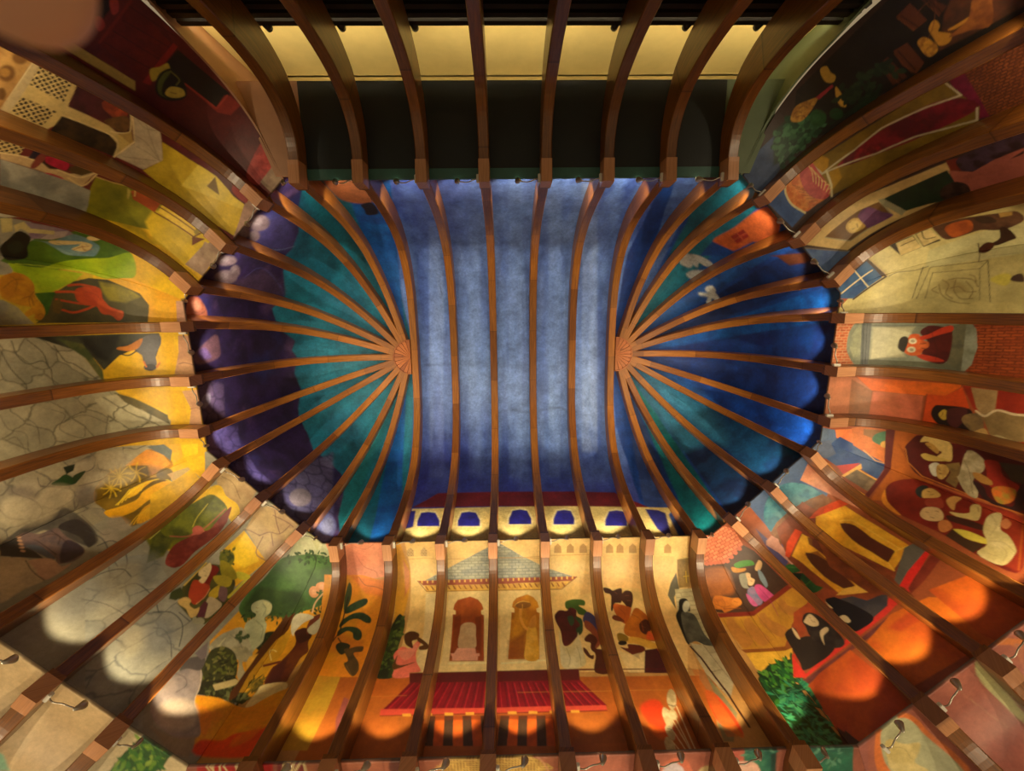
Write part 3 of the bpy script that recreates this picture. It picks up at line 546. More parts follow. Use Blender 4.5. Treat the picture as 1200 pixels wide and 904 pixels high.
 ('P',[-53,201,-23,119,-17,108,5,126,20,144,21,161,14,177,6,192,-2,205,-11,217,-21,225,-32,225,-43,221,-56,215,-57,215],{'c': (168,96,36),'f': 3.7,'t': ('m',(132,74,30),.312,.8,4)}),
 ('P',[40,156,58,177,78,191,64,195,32,176],{'c': (193,130,36),'s': 1}),
 ('P',[54,155,84,161,114,182,112,200,83,186,54,172],{'c': (61,130,36),'s': 1}),
 ('P',[38,195,59,200,73,211,36,236,35,249,17,230],{'c': (152,150,131),'s': 1}),
 ('P',[63,204,75,213,67,224,71,238,51,246,39,238,50,224],{'c': (229,190,141),'s': 1}),
 ('P',[107,208,136,198,138,212,114,225,100,218],{'c': (219,176,121),'s': 1}),
 ('P',[107,220,112,234,97,272,82,279,84,263,89,244],{'c': (122,140,151),'s': 1}),
 ('P',[23,248,51,254,39,303,12,305,5,272],{'c': (112,120,151),'s': 1,'t': ('m',(152,120,151),.088,.8,2)}),
 ('P',[10,254,14,271,12,305,-3,295,0,269],{'c': (193,90,141),'s': 1}),
 ('P',[51,254,72,258,80,289,81,326,65,372,41,379,25,371,40,325,38,288],{'c': (209,80,137),'s': 1,'t': ('m',(182,60,121),.116,.7,2)}),
 ('P',[-58,220,-55,224,-42,236,-33,242,-27,245,-22,250,-21,256,-23,263,-27,268,-33,270,-41,270,-52,269,-68,266,-70,265],{'c': (209,124,40),'t': ('m',(178,96,30),.12,.8,2)}),
 ('P',[-26,265,-35,268,-46,266,-55,260,-59,252,-56,244,-48,241,-36,243,-27,249,-23,258],{'c': (217,136,51),'s': 1}),
 ('L',[-97,245,-44,277],{'c': (142,70,20),'w': 1.2}),
 ('P',[-74,281,-73,276,-18,309,144,314,151,330,-24,323,-76,291],{'c': (132,44,26)}),
 ('P',[-85,361,-76,292,-24,323,151,330,160,393,58,416,-12,455,-87,412],{'c': (199,144,46),'t': ('m',(178,124,40),.258,.7,4)}),
 ('P',[-65,313,-58,312,-50,314,-45,318,-44,324,-45,332,-45,343,-41,364,-36,388,-34,406,-40,414,-50,416,-59,416,-67,415,-74,412,-79,403,-82,384,-83,359,-83,342,-82,338,-78,326,-72,318],{'c': (178,116,51),'f': .9,'a': .8}),
 ('L',[-72,304,-90,402],{'c': (142,96,30),'w': 1.2,'a': .7}),
 ('P',[-8,331,12,337,11,361,37,422,11,431,-7,419,-26,357],{'c': (178,116,51),'s': 1,'f': .9,'a': .8}),
 ('L',[-15,322,-18,418],{'c': (142,96,30),'w': 1.2,'a': .7}),
 ('P',[79,336,97,341,95,365,122,400,96,409,79,396,60,361],{'c': (178,116,51),'s': 1,'f': .9,'a': .8}),
 ('L',[72,327,68,395],{'c': (142,96,30),'w': 1.1,'a': .7}),
 ('P',[-87,412,-18,454,18,456,6,468,-23,467,-88,426],{'c': (142,80,30)}),
 ('P',[-88,441,-88,425,-22,465,2,472,-20,503,-88,486],{'c': (229,180,61),'t': ('m',(209,160,51),.192,.6,2)}),
 ('P',[-83,596,-87,519,-88,472,-20,496,-52,537,-62,555,-60,641,-59,718,-48,765,-71,787,-74,730,-79,666],{'c': (26,72,24),'t': ('m',(16,44,30),.191,.9,4)}),
 ('F',[-87,519,-88,480,-24,500,-49,563,-85,563],{'c': [(51,120,40),(26,84,40),(81,140,51),(16,60,30)],'n': 110,'l': 13.1,'w': .2,'seed': 41}),
 ('F',[-83,596,-86,552,-44,566,-52,646,-59,718,-73,754,-78,680],{'c': [(31,130,91),(20,100,71),(61,150,91),(14,60,40)],'n': 150,'l': 15,'w': .18,'seed': 42,'v': (91,170,111)}),
 ('P',[91,392,156,397,151,444,109,412,76,458,47,464,50,432],{'c': (152,66,36),'t': ('m',(178,80,34),.165,.8,4)}),
 ('P',[-13,488,-11,546,31,532,28,491],{'c': (193,60,34),'f': .5}),
 ('P',[-56,541,-13,488,-18,554,69,551,155,548,240,545,324,542,333,535,443,511,449,548,299,563,220,563,139,563,57,562,-26,562,-56,541],{'c': (209,52,40)}),
 ('P',[-39,553,-29,565,59,567,145,570,291,570,275,585,179,582,81,579,-31,581],{'c': (87,44,44),'t': ('m',(112,56,51),.123,.8,2)}),
 ('P',[15,427,50,424,55,442,43,461,73,476,111,537,80,554,-11,546,-10,522,2,472],{'c': (39,32,26),'s': 1}),
 ('P',[50,424,52,440,45,466,39,458,42,440],{'c': (217,190,141),'s': 1}),
 ('P',[92,428,120,416,143,438,150,486,145,550,111,551,78,500,77,472,88,446],{'c': (31,26,24),'s': 1,'t': ('m',(57,50,44),.106,.8,2)}),
 ('P',[97,431,128,426,132,455,122,468,105,460,95,440],{'c': (209,186,141),'s': 1}),
 ('P',[112,485,136,486,134,498,108,502,91,523,98,502],{'c': (219,196,151),'s': 1}),
 ('P',[237,447,302,478,355,517,320,546,264,548,253,497],{'c': (57,56,63),'t': ('m',(77,72,71),.178,.8,2)}),
 ('P',[199,424,224,425,241,457,254,490,264,548,218,553,188,543,186,500,192,461],{'c': (24,20,20),'s': 1}),
 ('P',[199,424,197,436,198,455,192,447],{'c': (217,190,141),'s': 1}),
 ('P',[188,488,208,493,207,516,193,513],{'c': (209,186,141),'s': 1}),
 ('P',[186,398,245,393,246,439,206,421,180,431],{'c': (152,70,36),'f': .5}),
 ('P',[191,266,226,278,247,309,241,335,248,356,246,385,203,389,182,373,192,350,197,324,220,311,190,295],{'c': (41,90,36),'s': 1,'t': ('m',(24,60,30),.142,.9,2)}),
 ('L',[197,275,230,303,241,328],{'c': (71,120,51),'w': 1.4,'a': .7,'s': 1}),
 ('L',[192,350,222,351,239,357],{'c': (71,120,51),'w': 1.4,'a': .7,'s': 1}),
 ('P',[190,295,216,315,193,328,178,377,194,397,161,378,171,326],{'c': (16,34,20),'f': .9}),
 ('P',[470,73,533,39,543,151,555,229,554,343,538,300,514,200],{'c': (193,120,91),'t': ('m',(217,150,111),.174,.6,2)}),
 ('P',[265,100,309,53,368,28,428,45,472,100,488,153,491,197,422,188,351,168,260,176,249,150],{'c': (41,108,133),'s': 1,'t': ('m',(85,150,161),.159,.8,2)}),
 ('P',[245,154,292,139,370,137,447,153,492,168,498,204,419,202,312,202,250,218,239,195],{'c': (112,70,40),'t': ('m',(142,96,61),.121,.7,2)}),
 ('P',[212,165,240,163,249,187,239,203,237,255,257,294,213,275,211,220,200,176],{'c': (199,140,121)}),
 ('P',[273,156,418,142,434,227,445,305,451,382,455,457,405,531,292,500,256,436,217,370,218,257],{'c': (142,66,30),'t': ('m',(112,50,20),.278,.8,2)}),
 ('P',[219,242,262,213,323,197,331,219,279,234,225,254],{'c': (213,70,26)}),
 ('P',[237,255,326,223,336,255,317,271,318,379,317,484,250,442,244,291],{'c': (219,150,30),'t': ('m',(239,180,51),.197,.7,2)}),
 ('P',[274,276,315,293,307,444,271,429,268,380],{'c': (152,90,20),'f': .3}),
 ('P',[238,432,316,484,310,447,272,432],{'c': (229,176,71)}),
 ('P',[281,273,293,285,303,303,310,338,311,369,304,446,273,431,264,397,260,366,262,330,265,308,271,288],{'c': (85,40,14)}),
 ('P',[329,241,353,269,364,355,371,440,377,521,347,517,338,432,327,343,313,261],{'c': (91,40,20),'f': .8,'a': .9}),
 ('P',[327,343,375,335,380,437,345,454],{'c': (118,56,20),'f': .8,'a': .7}),
 ('P',[442,196,516,217,523,244,425,224,387,200],{'c': (213,72,24)}),
 ('P',[481,162,483,190,420,228,379,177],{'c': (112,60,20),'f': .6,'a': .3}),
 ('P',[409,210,510,241,519,349,522,454,422,484,405,398,383,309,374,238],{'c': (219,150,26),'t': ('m',(239,184,51),.192,.7,2)}),
 ('P',[522,454,540,464,410,505,419,481],{'c': (122,56,20)}),
 ('P',[447,273,459,281,468,292,474,306,475,330,472,363,480,440,435,453,431,395,426,357,427,331,432,302,438,286],{'c': (85,36,16)}),
 ('L',[455,268,471,278,487,308,496,446],{'c': (239,190,71),'w': 2.2,'a': .8,'s': 1}),
 ('L',[480,440,518,451],{'c': (239,190,71),'w': 2.1,'a': .8}),
 ('L',[434,454,424,482],{'c': (239,190,71),'w': 2.1,'a': .8}),
 ('P',[366,231,381,311,395,388,407,462,393,572,316,491,300,352],{'c': (132,64,26),'t': ('m',(97,44,18),.188,.8,2)}),
 ('P',[507,449,540,456,549,491,473,508,394,529,399,502],{'c': (97,92,81),'f': .3}),
 ('P',[393,524,447,507,549,491,547,502,441,533,398,536],{'c': (219,40,30)}),
 ('P',[402,544,446,530,548,507,562,531,455,554,395,560],{'c': (112,40,24),'t': ('m',(132,50,30),.12,.8,2)}),
 ('P',[-34,585,15,576,138,577,146,642,154,701,143,759,133,812,57,813,-19,813,-36,765,-53,712,-44,652],{'c': (188,84,26),'t': ('m',(162,60,24),.319,.8,4)}),
 ('P',[186,588,306,569,417,594,463,644,505,689,485,753,467,809,439,810,402,782,362,752,279,745,192,737,189,667],{'c': (188,84,26),'t': ('m',(209,110,26),.404,.8,4)}),
 ('P',[266,592,367,593,360,629,285,620],{'c': (172,50,30),'f': 2.3,'a': .6}),
 ('P',[434,580,549,615,562,688,575,752,487,809,435,810,413,735,423,663],{'c': (203,96,26),'t': ('m',(178,70,24),.397,.8,4)}),
 ('P',[-72,768,-47,706,-36,731,-20,813,-69,813],{'c': (61,30,20),'f': .8}),
 ('P',[-69,813,-72,760,-34,723,-15,788,-31,813],{'c': (61,40,26),'f': .4}),
 ('P',[624,-44,647,-44,680,27,673,48,621,63,564,2],{'c': (71,96,141),'t': ('m',(101,120,141),.246,.7,3)}),
 ('P',[680,25,682,29,708,87,714,105,702,107,675,34],{'c': (239,130,71),'f': .3}),
 ('P',[589,39,686,41,718,140,727,227,660,243,651,158,604,124],{'c': (41,72,131),'t': ('m',(71,98,141),.242,.8,3)}),
 ('P',[595,-16,650,22,635,88,595,76,570,18],{'c': (91,104,131),'f': 1}),
 ('P',[711,95,752,219,726,235,712,161,702,107],{'c': (229,130,61),'t': ('m',(209,110,51),.176,.6,3)}),
 ('L',[714,145,712,196,724,224],{'c': (239,180,111),'w': 1.7}),
 ('P',[604,124,670,170,597,170],{'c': (199,66,61)}),
 ('P',[589,162,670,174,659,187,596,178],{'c': (239,180,91)}),
 ('P',[594,172,647,180,655,243,604,261],{'c': (132,110,81),'t': ('m',(97,80,61),.113,.8,3)}),
 ('L',[647,180,657,242],{'c': (233,170,81),'w': 2.8}),
 ('P',[585,66,591,102,584,159,553,157,559,118],{'c': (199,130,40)}),
 ('P',[577,187,588,255,565,260,559,196],{'c': (209,150,51)}),
 ('P',[556,155,586,165,579,192,548,191],{'c': (233,196,151)}),
 ('P',[747,202,753,224,719,246,585,269,588,255,700,236],{'c': (101,30,24)}),
 ('P',[753,224,773,354,663,364,583,277,719,246],{'c': (188,100,30),'t': ('m',(162,84,24),.27,.8,3)}),
 ('P',[774,559,774,559,771,606,758,631,770,624],{'c': (162,84,24),'f': .4}),
 ('P',[775,541,773,514,769,457,763,422,759,395,756,369,753,344,750,321,754,298,764,278,772,347,776,414,776,479],{'c': (93,24,18),'t': ('m',(77,18,16),.256,.8,3)}),
 ('L',[811,227,773,262,755,319,764,389,769,457,774,520,778,580],{'c': (209,130,51),'w': 1.3,'a': .9}),
 ('P',[639,285,677,277,721,300,742,338,759,464,768,586,673,651,608,676,604,575,610,475,597,369,607,316],{'c': (93,22,16),'s': 1,'t': ('m',(132,36,20),.505,.9,3)}),
 ('P',[611,294,644,281,613,313,597,369,591,346,596,314],{'c': (223,140,40),'s': 1}),
 ('P',[759,464,766,530,772,592,771,603,691,644,615,682,614,636,688,600,722,534],{'c': (152,50,24),'f': 2.2,'a': .7}),
 ('L',[768,586,692,631,621,674],{'c': (178,90,30),'w': 1.7,'a': .7}),
 ('P',[775,407,771,408,775,391],{'c': (112,90,51),'f': .5,'t': ('m',(142,116,61),.102,.8,2)}),
 ('P',[776,465,769,467,766,461,766,450,770,437,776,428],{'c': (193,180,141),'t': ('m',(152,140,101),.099,.9,3)}),
 ('L',[872,363,840,398,774,453],{'c': (112,100,71),'w': 1,'a': .8,'s': 1}),
 ('P',[775,534,774,525,772,510,773,495,776,484],{'c': (47,26,26)}),
 ('P',[702,338,725,340,731,356,704,360,685,369,687,351],{'c': (37,44,44),'s': 1}),
 ('P',[712,354,733,365,727,395,712,396,697,381,689,368],{'c': (209,170,91),'s': 1}),
 ('P',[720,418,743,423,748,441,724,442,700,454,703,437],{'c': (199,150,81),'s': 1}),
 ('P',[687,380,716,403,695,428,679,420,670,395],{'c': (152,60,40),'s': 1,'f': .5}),
 ('P',[635,400,662,396,681,418,673,442,651,455,632,439,625,418],{'c': (209,176,121),'s': 1}),
 ('P',[640,453,659,464,646,488,621,487,616,473],{'c': (193,120,61),'s': 1}),
 ('P',[688,450,700,473,715,486,734,475,749,478,747,495,704,517,692,493,684,470],{'c': (203,180,111),'s': 1}),
 ('P',[674,453,689,490,696,536,681,546,669,505,661,467],{'c': (61,30,20),'s': 1}),
 ('P',[639,493,657,518,661,569,648,580,637,550,632,518],{'c': (209,190,71),'s': 1}),
 ('P',[641,492,611,495,604,575,642,578,632,536],{'c': (61,40,20),'f': .5}),
 ('P',[681,546,727,525,752,532,751,545,709,570,700,596,676,629,656,641,610,643,608,583,648,580],{'c': (213,196,137),'s': 1,'t': ('m',(193,176,111),.157,.8,3)}),
 ('L',[661,577,674,602,662,639],{'c': (152,130,81),'w': .9,'a': .7,'s': 1}),
 ('P',[729,557,746,559,737,577,717,580,716,569],{'c': (193,120,71),'s': 1}),
 ('L',[717,364,718,370],{'c': (91,50,20),'w': 1.1,'a': .8,'s': 1}),
 ('L',[710,377,716,382],{'c': (91,50,20),'w': 1,'a': .8,'s': 1}),
 ('L',[650,407,652,414],{'c': (91,50,20),'w': 1,'a': .8,'s': 1}),
 ('L',[668,422,671,430],{'c': (91,50,20),'w': 1,'a': .8,'s': 1}),
 ('L',[642,426,644,435],{'c': (91,50,20),'w': 1,'a': .8,'s': 1}),
 ('L',[742,490,730,500],{'c': (91,50,20),'w': 1,'a': .8,'s': 1}),
 ('L',[737,528,714,557,676,567],{'c': (172,150,97),'w': 1.1,'a': .7,'s': 1}),
 ('L',[661,603,651,626,623,637],{'c': (172,150,97),'w': 1.1,'a': .7,'s': 1}),
 ('L',[623,596,628,618],{'c': (172,150,97),'w': 1.1,'a': .7,'s': 1}),
 ('L',[60,217,64,221],{'c': (112,60,40),'w': .9,'a': .8,'s': 1}),
 ('L',[57,232,61,236],{'c': (112,60,40),'w': .9,'a': .8,'s': 1}),
 ('L',[118,433,121,438],{'c': (112,60,40),'w': .8,'a': .8,'s': 1}),
 ('L',[116,449,122,454],{'c': (112,60,40),'w': .8,'a': .8,'s': 1}),
 ('L',[118,441,116,446],{'c': (112,60,40),'w': .8,'a': .8,'s': 1}),
 ('L',[61,283,58,324,42,370],{'c': (152,40,91),'w': 1.2,'a': .6,'s': 1}),
 ('L',[61,268,62,305,50,347],{'c': (152,40,91),'w': 1.2,'a': .6,'s': 1}),
 ('L',[-46,247,-39,258],{'c': (132,64,20),'w': .9,'a': .7,'s': 1}),
 ],
 'southeast_low': [
 ('P',[-76,43,-45,-29,-24,-29,-79,50],{'c': (40,120,90),'t': ('m',(24,90,70),.194,.9,3)}),
 ('P',[15,-29,90,-30,163,-30,234,-31,305,-31,375,-32,443,-32,510,-32,550,-29,511,44,468,111,420,158,370,197,320,231,271,262,224,292,177,270,128,248,77,223,24,197,-31,166,-87,130,-36,58],{'c': (176,104,84),'t': ('m',(156,84,70),.274,.7,3)}),
 ('P',[23,5,69,-25,98,-22,124,2,133,50,130,101,126,225,-41,140],{'c': (226,124,60),'s': 1,'f': .3}),
 ('P',[32,17,65,-7,91,-6,114,18,120,60,117,103,120,215,38,188,-15,126],{'c': (190,190,150),'s': 1,'t': ('m',(170,170,130),.192,.6,3)}),
 ('P',[27,48,47,47,55,75,69,94,93,112,74,129,47,142,57,173,-8,131,2,95],{'c': (226,206,140),'s': 1,'t': ('m',(200,180,110),.156,.8,3)}),
 ('L',[34,73,53,100,47,131],{'c': (150,130,80),'w': .9,'a': .7,'s': 1}),
 ('P',[337,2,340,22,341,126,327,210,313,202,314,137,317,53],{'c': (196,190,130),'s': 1,'f': .2}),
 ('P',[342,-1,357,9,355,125,346,196,334,205,339,157,343,94],{'c': (120,104,60),'f': .4,'a': .8}),
 ('L',[258,-53,255,5,269,136,278,190],{'c': (200,150,110),'w': .7,'a': .6}),
 ('P',[391,-14,432,1,461,44,442,76,428,29],{'c': (206,120,60),'f': .3}),
 ('P',[437,32,453,58,413,115],{'c': (190,120,90),'f': .5}),
 ('P',[215,195,266,195,320,197,272,230,226,260,168,232],{'c': (150,60,50),'f': 3.3,'a': .5}),
 ],
 'east': [
 ('P',[123,-40,190,-41,188,84,14,85,9,-21],{'c': (178,84,40),'t': ('b',(209,110,61),(229,180,131),.115,.049,2,1.59)}),
 ('P',[189,347,190,411,191,472,192,531,98,547,3,563,0,504,-2,441,-4,375,93,361],{'c': (148,64,28),'t': ('b',(178,84,36),(97,44,20),.147,.045,3,1.48)}),
 ('P',[77,50,133,51,170,71,188,96,189,367,3,378,8,142,10,98,39,68],{'c': (152,160,141),'s': 1,'t': ('m',(122,128,105),.192,.8,3)}),
 ('P',[77,62,121,62,170,87,169,110,17,125,13,94],{'c': (172,176,141),'f': .9,'t': ('m',(132,140,121),.153,.8,3)}),
 ('P',[173,93,172,126,11,134,10,109],{'c': (97,104,101)}),
 ('L',[169,100,13,116],{'c': (51,56,57),'w': 1.2}),
 ('L',[169,112,14,125],{'c': (51,56,57),'w': 1.1}),
 ('L',[169,120,33,131,32,268,38,339,161,330,159,267,157,202,157,128],{'c': (71,76,71),'w': 1,'a': .8}),
 ('P',[151,131,155,244,116,231,79,214,50,235,36,138],{'c': (188,186,151),'f': 2.1,'t': ('m',(209,206,167),.26,.7,3)}),
 ('P',[161,334,173,367,91,372,8,377,14,342,34,338],{'c': (97,100,81),'f': .5,'t': ('m',(122,120,91),.12,.7,2)}),
 ('P',[33,134,33,206,35,272,39,335,14,376,18,278,14,211,13,136],{'c': (105,108,87),'f': .5}),
 ('P',[135,259,159,277,157,310,144,337,43,338,38,293,71,271,101,284],{'c': (97,28,24),'s': 1,'t': ('m',(71,20,22),.147,.8,3)}),
 ('P',[120,257,130,280,154,311,161,334,144,337,129,306,112,274,109,262],{'c': (209,64,34),'s': 1}),
 ('P',[64,255,60,281,52,316,42,330,39,292,50,265],{'c': (199,60,34),'s': 1}),
 ('P',[80,227,125,235,129,258,112,262,104,284,87,286,77,275,59,269,54,248,62,231],{'c': (209,92,40),'s': 1,'t': ('m',(233,120,61),.075,.8,3)}),
 ('P',[85,209,113,212,121,224,110,234,80,231,65,227,73,215],{'c': (51,44,34),'s': 1}),
 ('P',[106,255,100,254,96,249,95,243,99,237,104,235,111,236,114,240,115,247,111,252],{'c': (229,220,182),'s': 1}),
 ('P',[76,256,70,255,66,250,65,243,69,237,74,234,80,235,85,240,85,247,82,253],{'c': (229,220,182),'s': 1}),
 ('P',[105,250,102,250,100,247,100,244,102,241,105,239,108,240,110,242,110,246,108,249],{'c': (172,160,131),'s': 1}),
 ('P',[75,251,72,250,70,247,70,244,72,241,75,239,78,240,80,243,80,246,79,249],{'c': (172,160,131),'s': 1}),
 ('P',[-29,-12,-31,101,-81,158,-179,160,-179,-8],{'c': (188,116,81),'t': ('m',(162,104,71),.289,.7,3)}),
 ('P',[-38,86,-84,161,-176,162,-176,93],{'c': (122,84,51),'f': .3,'a': .6,'t': ('m',(101,76,51),.059,.9,3)}),
 ('P',[-84,161,-82,295,-180,299,-183,232,-182,160],{'c': (199,104,71),'t': ('m',(162,90,51),.266,.7,3)}),
 ('P',[-31,104,-35,183,-35,252,-32,318,-28,383,-36,384,-71,350,-81,295,-83,229,-81,158],{'c': (233,110,30),'t': ('m',(217,96,26),.256,.6,3)}),
 ('P',[-75,303,-71,350,-35,388,-98,414,-190,332,-182,304],{'c': (217,80,26),'t': ('m',(193,66,24),.25,.7,3)}),
 ('L',[-75,303,-182,304],{'c': (132,50,20),'w': 1.5}),
 ('P',[-30,387,-24,450,-17,510,-11,566,-97,581,-106,518,-116,451,-96,422],{'c': (142,40,22),'t': ('m',(162,50,24),.227,.7,3)}),
 ('P',[-143,323,-112,328,-105,346,-100,406,-117,426,-184,432,-190,394,-173,347],{'c': (31,18,18),'s': 1}),
 ('P',[-138,342,-118,353,-127,365,-144,367,-154,356],{'c': (203,170,61),'s': 1}),
 ('P',[-116,363,-100,406,-133,411,-173,391,-156,367],{'c': (77,34,34),'s': 1,'f': .7}),
 ('P',[-146,403,-122,409,-112,446,-159,458,-172,434],{'c': (112,92,61),'s': 1,'t': ('m',(142,116,71),.072,.8,3)}),
 ('P',[-32,408,-30,472,-93,476,-116,451,-94,431],{'c': (152,124,77),'t': ('m',(178,150,101),.14,.8,3)}),
 ('P',[-122,452,-96,464,-89,523,-82,578,-158,591,-178,518,-170,476],{'c': (148,124,77),'t': ('m',(122,100,61),.158,.7,3)}),
 ('L',[-104,432,-115,455,-90,480,-92,524,-82,578],{'c': (217,196,151),'w': 3.2,'s': 1}),
 ('P',[-175,477,-164,496,-172,521,-185,522,-183,487],{'c': (178,160,111),'s': 1}),
 ('P',[-178,431,-154,457,-166,471,-183,470,-185,436],{'c': (193,156,91),'s': 1}),
 ('P',[-177,522,-154,591,-182,596,-184,531],{'c': (142,50,24)}),
 ('P',[-308,-30,-239,-32,-219,-29,-235,49,-276,68,-324,41,-322,4],{'c': (71,96,141),'t': ('m',(101,120,141),.246,.7,3)}),
 ('P',[-235,52,-232,113,-254,148,-296,126,-266,60],{'c': (239,130,71),'f': .3}),
 ('P',[-323,5,-263,73,-307,160,-353,234,-404,218,-382,152,-371,136,-373,129],{'c': (41,72,131),'t': ('m',(71,98,141),.243,.8,3)}),
 ('P',[-308,-30,-286,-31,-275,34,-332,69,-341,50],{'c': (91,104,131),'f': 1.1}),
 ('P',[-229,112,-220,149,-226,237,-358,239,-326,173,-296,126],{'c': (229,130,61),'t': ('m',(209,110,51),.173,.6,3)}),
 ('P',[-230,151,-228,228,-268,196,-253,154],{'c': (162,110,61)}),
 ('P',[-270,181,-242,192,-226,237,-286,235,-286,207],{'c': (81,130,97),'s': 1}),
 ('P',[-276,233,-284,232,-291,225,-293,217,-290,209,-282,206,-274,208,-268,214,-266,222,-269,230],{'c': (233,180,91),'s': 1}),
 ('L',[-313,161,-348,200,-354,230],{'c': (239,180,111),'w': 1.7}),
 ('P',[-373,128,-366,157,-380,146],{'c': (199,66,61)}),
 ('P',[-380,147,-367,159,-385,164,-386,164],{'c': (239,180,91)}),
 ('P',[-224,214,-213,240,-370,245,-407,232,-404,220,-382,228],{'c': (101,30,24)}),
 ('P',[-194,238,-193,270,-220,291,-355,373,-426,341,-408,234,-370,245],{'c': (188,100,30),'t': ('m',(162,84,24),.267,.8,3)}),
 ('P',[-268,252,-336,288,-351,368,-359,446,-364,521,-367,590,-396,634,-358,627,-355,562,-350,492,-342,417,-330,305],{'c': (162,84,24),'f': .5}),
 ('P',[-289,273,-246,285,-221,309,-226,390,-187,596,-358,627,-379,467,-378,377,-361,309],{'c': (93,24,18),'s': 1,'t': ('m',(77,18,16),.253,.8,3)}),
 ('L',[-282,274,-330,287,-367,329,-375,399,-379,467,-379,532,-377,592],{'c': (209,130,51),'w': 1.3,'a': .9}),
 ('P',[-414,260,-410,264,-400,279,-391,295,-387,307,-384,319,-384,340,-386,378,-389,423,-390,469,-386,516,-381,562,-387,594,-413,608,-430,609,-432,547,-432,480,-431,408,-426,335],{'c': (93,22,16),'t': ('m',(132,36,20),.509,.9,3)}),
 ('P',[-432,521,-390,469,-387,544,-382,612,-430,613],{'c': (152,50,24),'f': 2.3,'a': .7}),
 ('L',[-387,594,-464,602,-543,610],{'c': (178,90,30),'w': 1.8,'a': .7}),
 ('P',[-246,308,-210,326,-212,362,-228,386,-249,394,-288,395,-286,359,-264,369,-261,342,-240,330],{'c': (219,190,111),'s': 1}),
 ('P',[-248,322,-243,339,-261,360,-274,357,-262,337],{'c': (193,150,71),'s': 1}),
 ('P',[-294,317,-283,327,-284,354,-285,395,-306,339],{'c': (209,180,91),'s': 1}),
 ('P',[-323,343,-306,357,-312,372,-351,368,-350,354],{'c': (199,196,172),'s': 1}),
 ('P',[-315,363,-304,384,-324,396,-357,383,-351,368],{'c': (203,170,91),'s': 1,'t': ('m',(162,120,61),.064,.8,3)}),
 ('P',[-301,384,-283,417,-318,431,-371,421,-359,392,-325,401],{'c': (112,90,51),'f': .5,'t': ('m',(142,116,61),.101,.8,2)}),
 ('P',[-322,423,-236,431,-253,477,-287,479,-310,465,-335,460,-351,476,-381,477,-376,449,-335,420],{'c': (193,180,141),'s': 1,'t': ('m',(152,140,101),.098,.9,3)}),
 ('L',[-272,428,-306,447,-374,467],{'c': (112,100,71),'w': 1,'a': .8,'s': 1}),
 ('P',[-253,477,-246,510,-283,528,-298,567,-329,560,-328,502,-284,487],{'c': (152,40,24),'s': 1}),
 ('P',[-302,455,-299,476,-310,504,-323,506,-326,481,-317,462],{'c': (178,130,61),'s': 1}),
 ('P',[-330,460,-335,487,-365,509,-366,562,-327,564,-283,576,-362,590,-379,536,-373,493],{'c': (47,26,26),'s': 1}),
 ('P',[-337,508,-317,526,-312,561,-344,563,-366,546,-368,526],{'c': (209,110,40),'s': 1,'t': ('m',(152,140,51),.114,.9,3)}),
 ('P',[-246,510,-234,567,-288,577,-290,549],{'c': (61,56,40),'f': .9}),
 ('P',[-424,320,-422,320,-414,323,-406,328,-400,333,-397,340,-396,348,-399,352,-406,350,-416,345,-426,341,-426,341],{'c': (37,44,44)}),
 ('P',[-417,340,-409,345,-402,353,-399,361,-401,370,-406,380,-412,386,-417,387,-422,384,-426,379,-429,375,-426,338,-426,338],{'c': (209,170,91)}),
 ('P',[-422,404,-414,408,-406,414,-400,421,-397,429,-396,437,-398,441,-404,439,-413,434,-422,429,-431,429,-432,429,-431,406,-429,405],{'c': (199,150,81)}),
 ('P',[-429,374,-428,376,-424,388,-429,395,-430,396],{'c': (152,60,40),'f': .5}),
 ('P',[-432,468,-429,468,-422,467,-415,467,-409,469,-404,473,-401,478,-399,483,-399,489,-404,494,-417,495,-432,495],{'c': (203,180,111)}),
 ('P',[-432,511,-426,512,-415,518,-407,525,-401,532,-399,537,-398,541,-403,544,-416,545,-432,546],{'c': (213,196,137),'t': ('m',(193,176,111),.164,.8,3)}),
 ('P',[-425,546,-418,548,-412,552,-408,556,-409,561,-412,566,-417,569,-424,569,-431,566,-432,547,-430,546],{'c': (193,120,71)}),
 ('P',[188,-32,255,29,336,145,354,126,381,187,411,267,420,314,420,376,419,435,418,492,342,505,267,518,191,531,190,474,189,415,188,353,187,290,186,225,186,155,187,68,188,-32],{'c': (209,196,131),'t': ('m',(188,172,107),.403,.8,5)}),
 ('P',[357,134,381,187,402,244,353,244,329,160],{'c': (227,214,151),'f': 2.5,'a': .6}),
 ('P',[403,245,411,267,420,314,420,376,419,435,418,492,375,500,370,428,364,353,353,244],{'c': (193,190,141),'f': .7,'a': .7}),
 ('P',[354,236,360,315,365,392,370,447,375,500,305,511,234,523,235,468,236,410,237,350,239,288,240,225],{'c': (182,170,111),'f': 1.4,'a': .5}),
 ('P',[279,-23,295,-8,311,27,346,108,349,116,327,136,255,49,255,2],{'c': (41,78,131),'t': ('m',(61,104,151),.183,.8,3)}),
 ('L',[352,37,293,99],{'c': (229,216,172),'w': 2.4}),
 ('L',[264,-12,352,102],{'c': (229,216,172),'w': 2.4}),
 ('L',[389,75,329,147,252,49],{'c': (71,50,40),'w': 2.9}),
 ('L',[396,83,333,150],{'c': (203,170,131),'w': 1.1}),
 ('P',[419,440,417,440,415,435,413,429,410,420,405,410,403,401,404,395,406,390,410,389,414,393,418,400,420,401],{'c': (51,26,18)}),
 ('P',[399,362,416,376,409,396,390,388,385,370],{'c': (71,30,18),'s': 1}),
 ('L',[417,358,383,366,360,368],{'c': (61,40,24),'w': 1.1}),
 ('L',[330,155,343,177,346,220,357,251],{'c': (61,56,40),'w': 1.2,'a': .8,'s': 1}),
 ('L',[362,388,236,412],{'c': (61,56,40),'w': .9}),
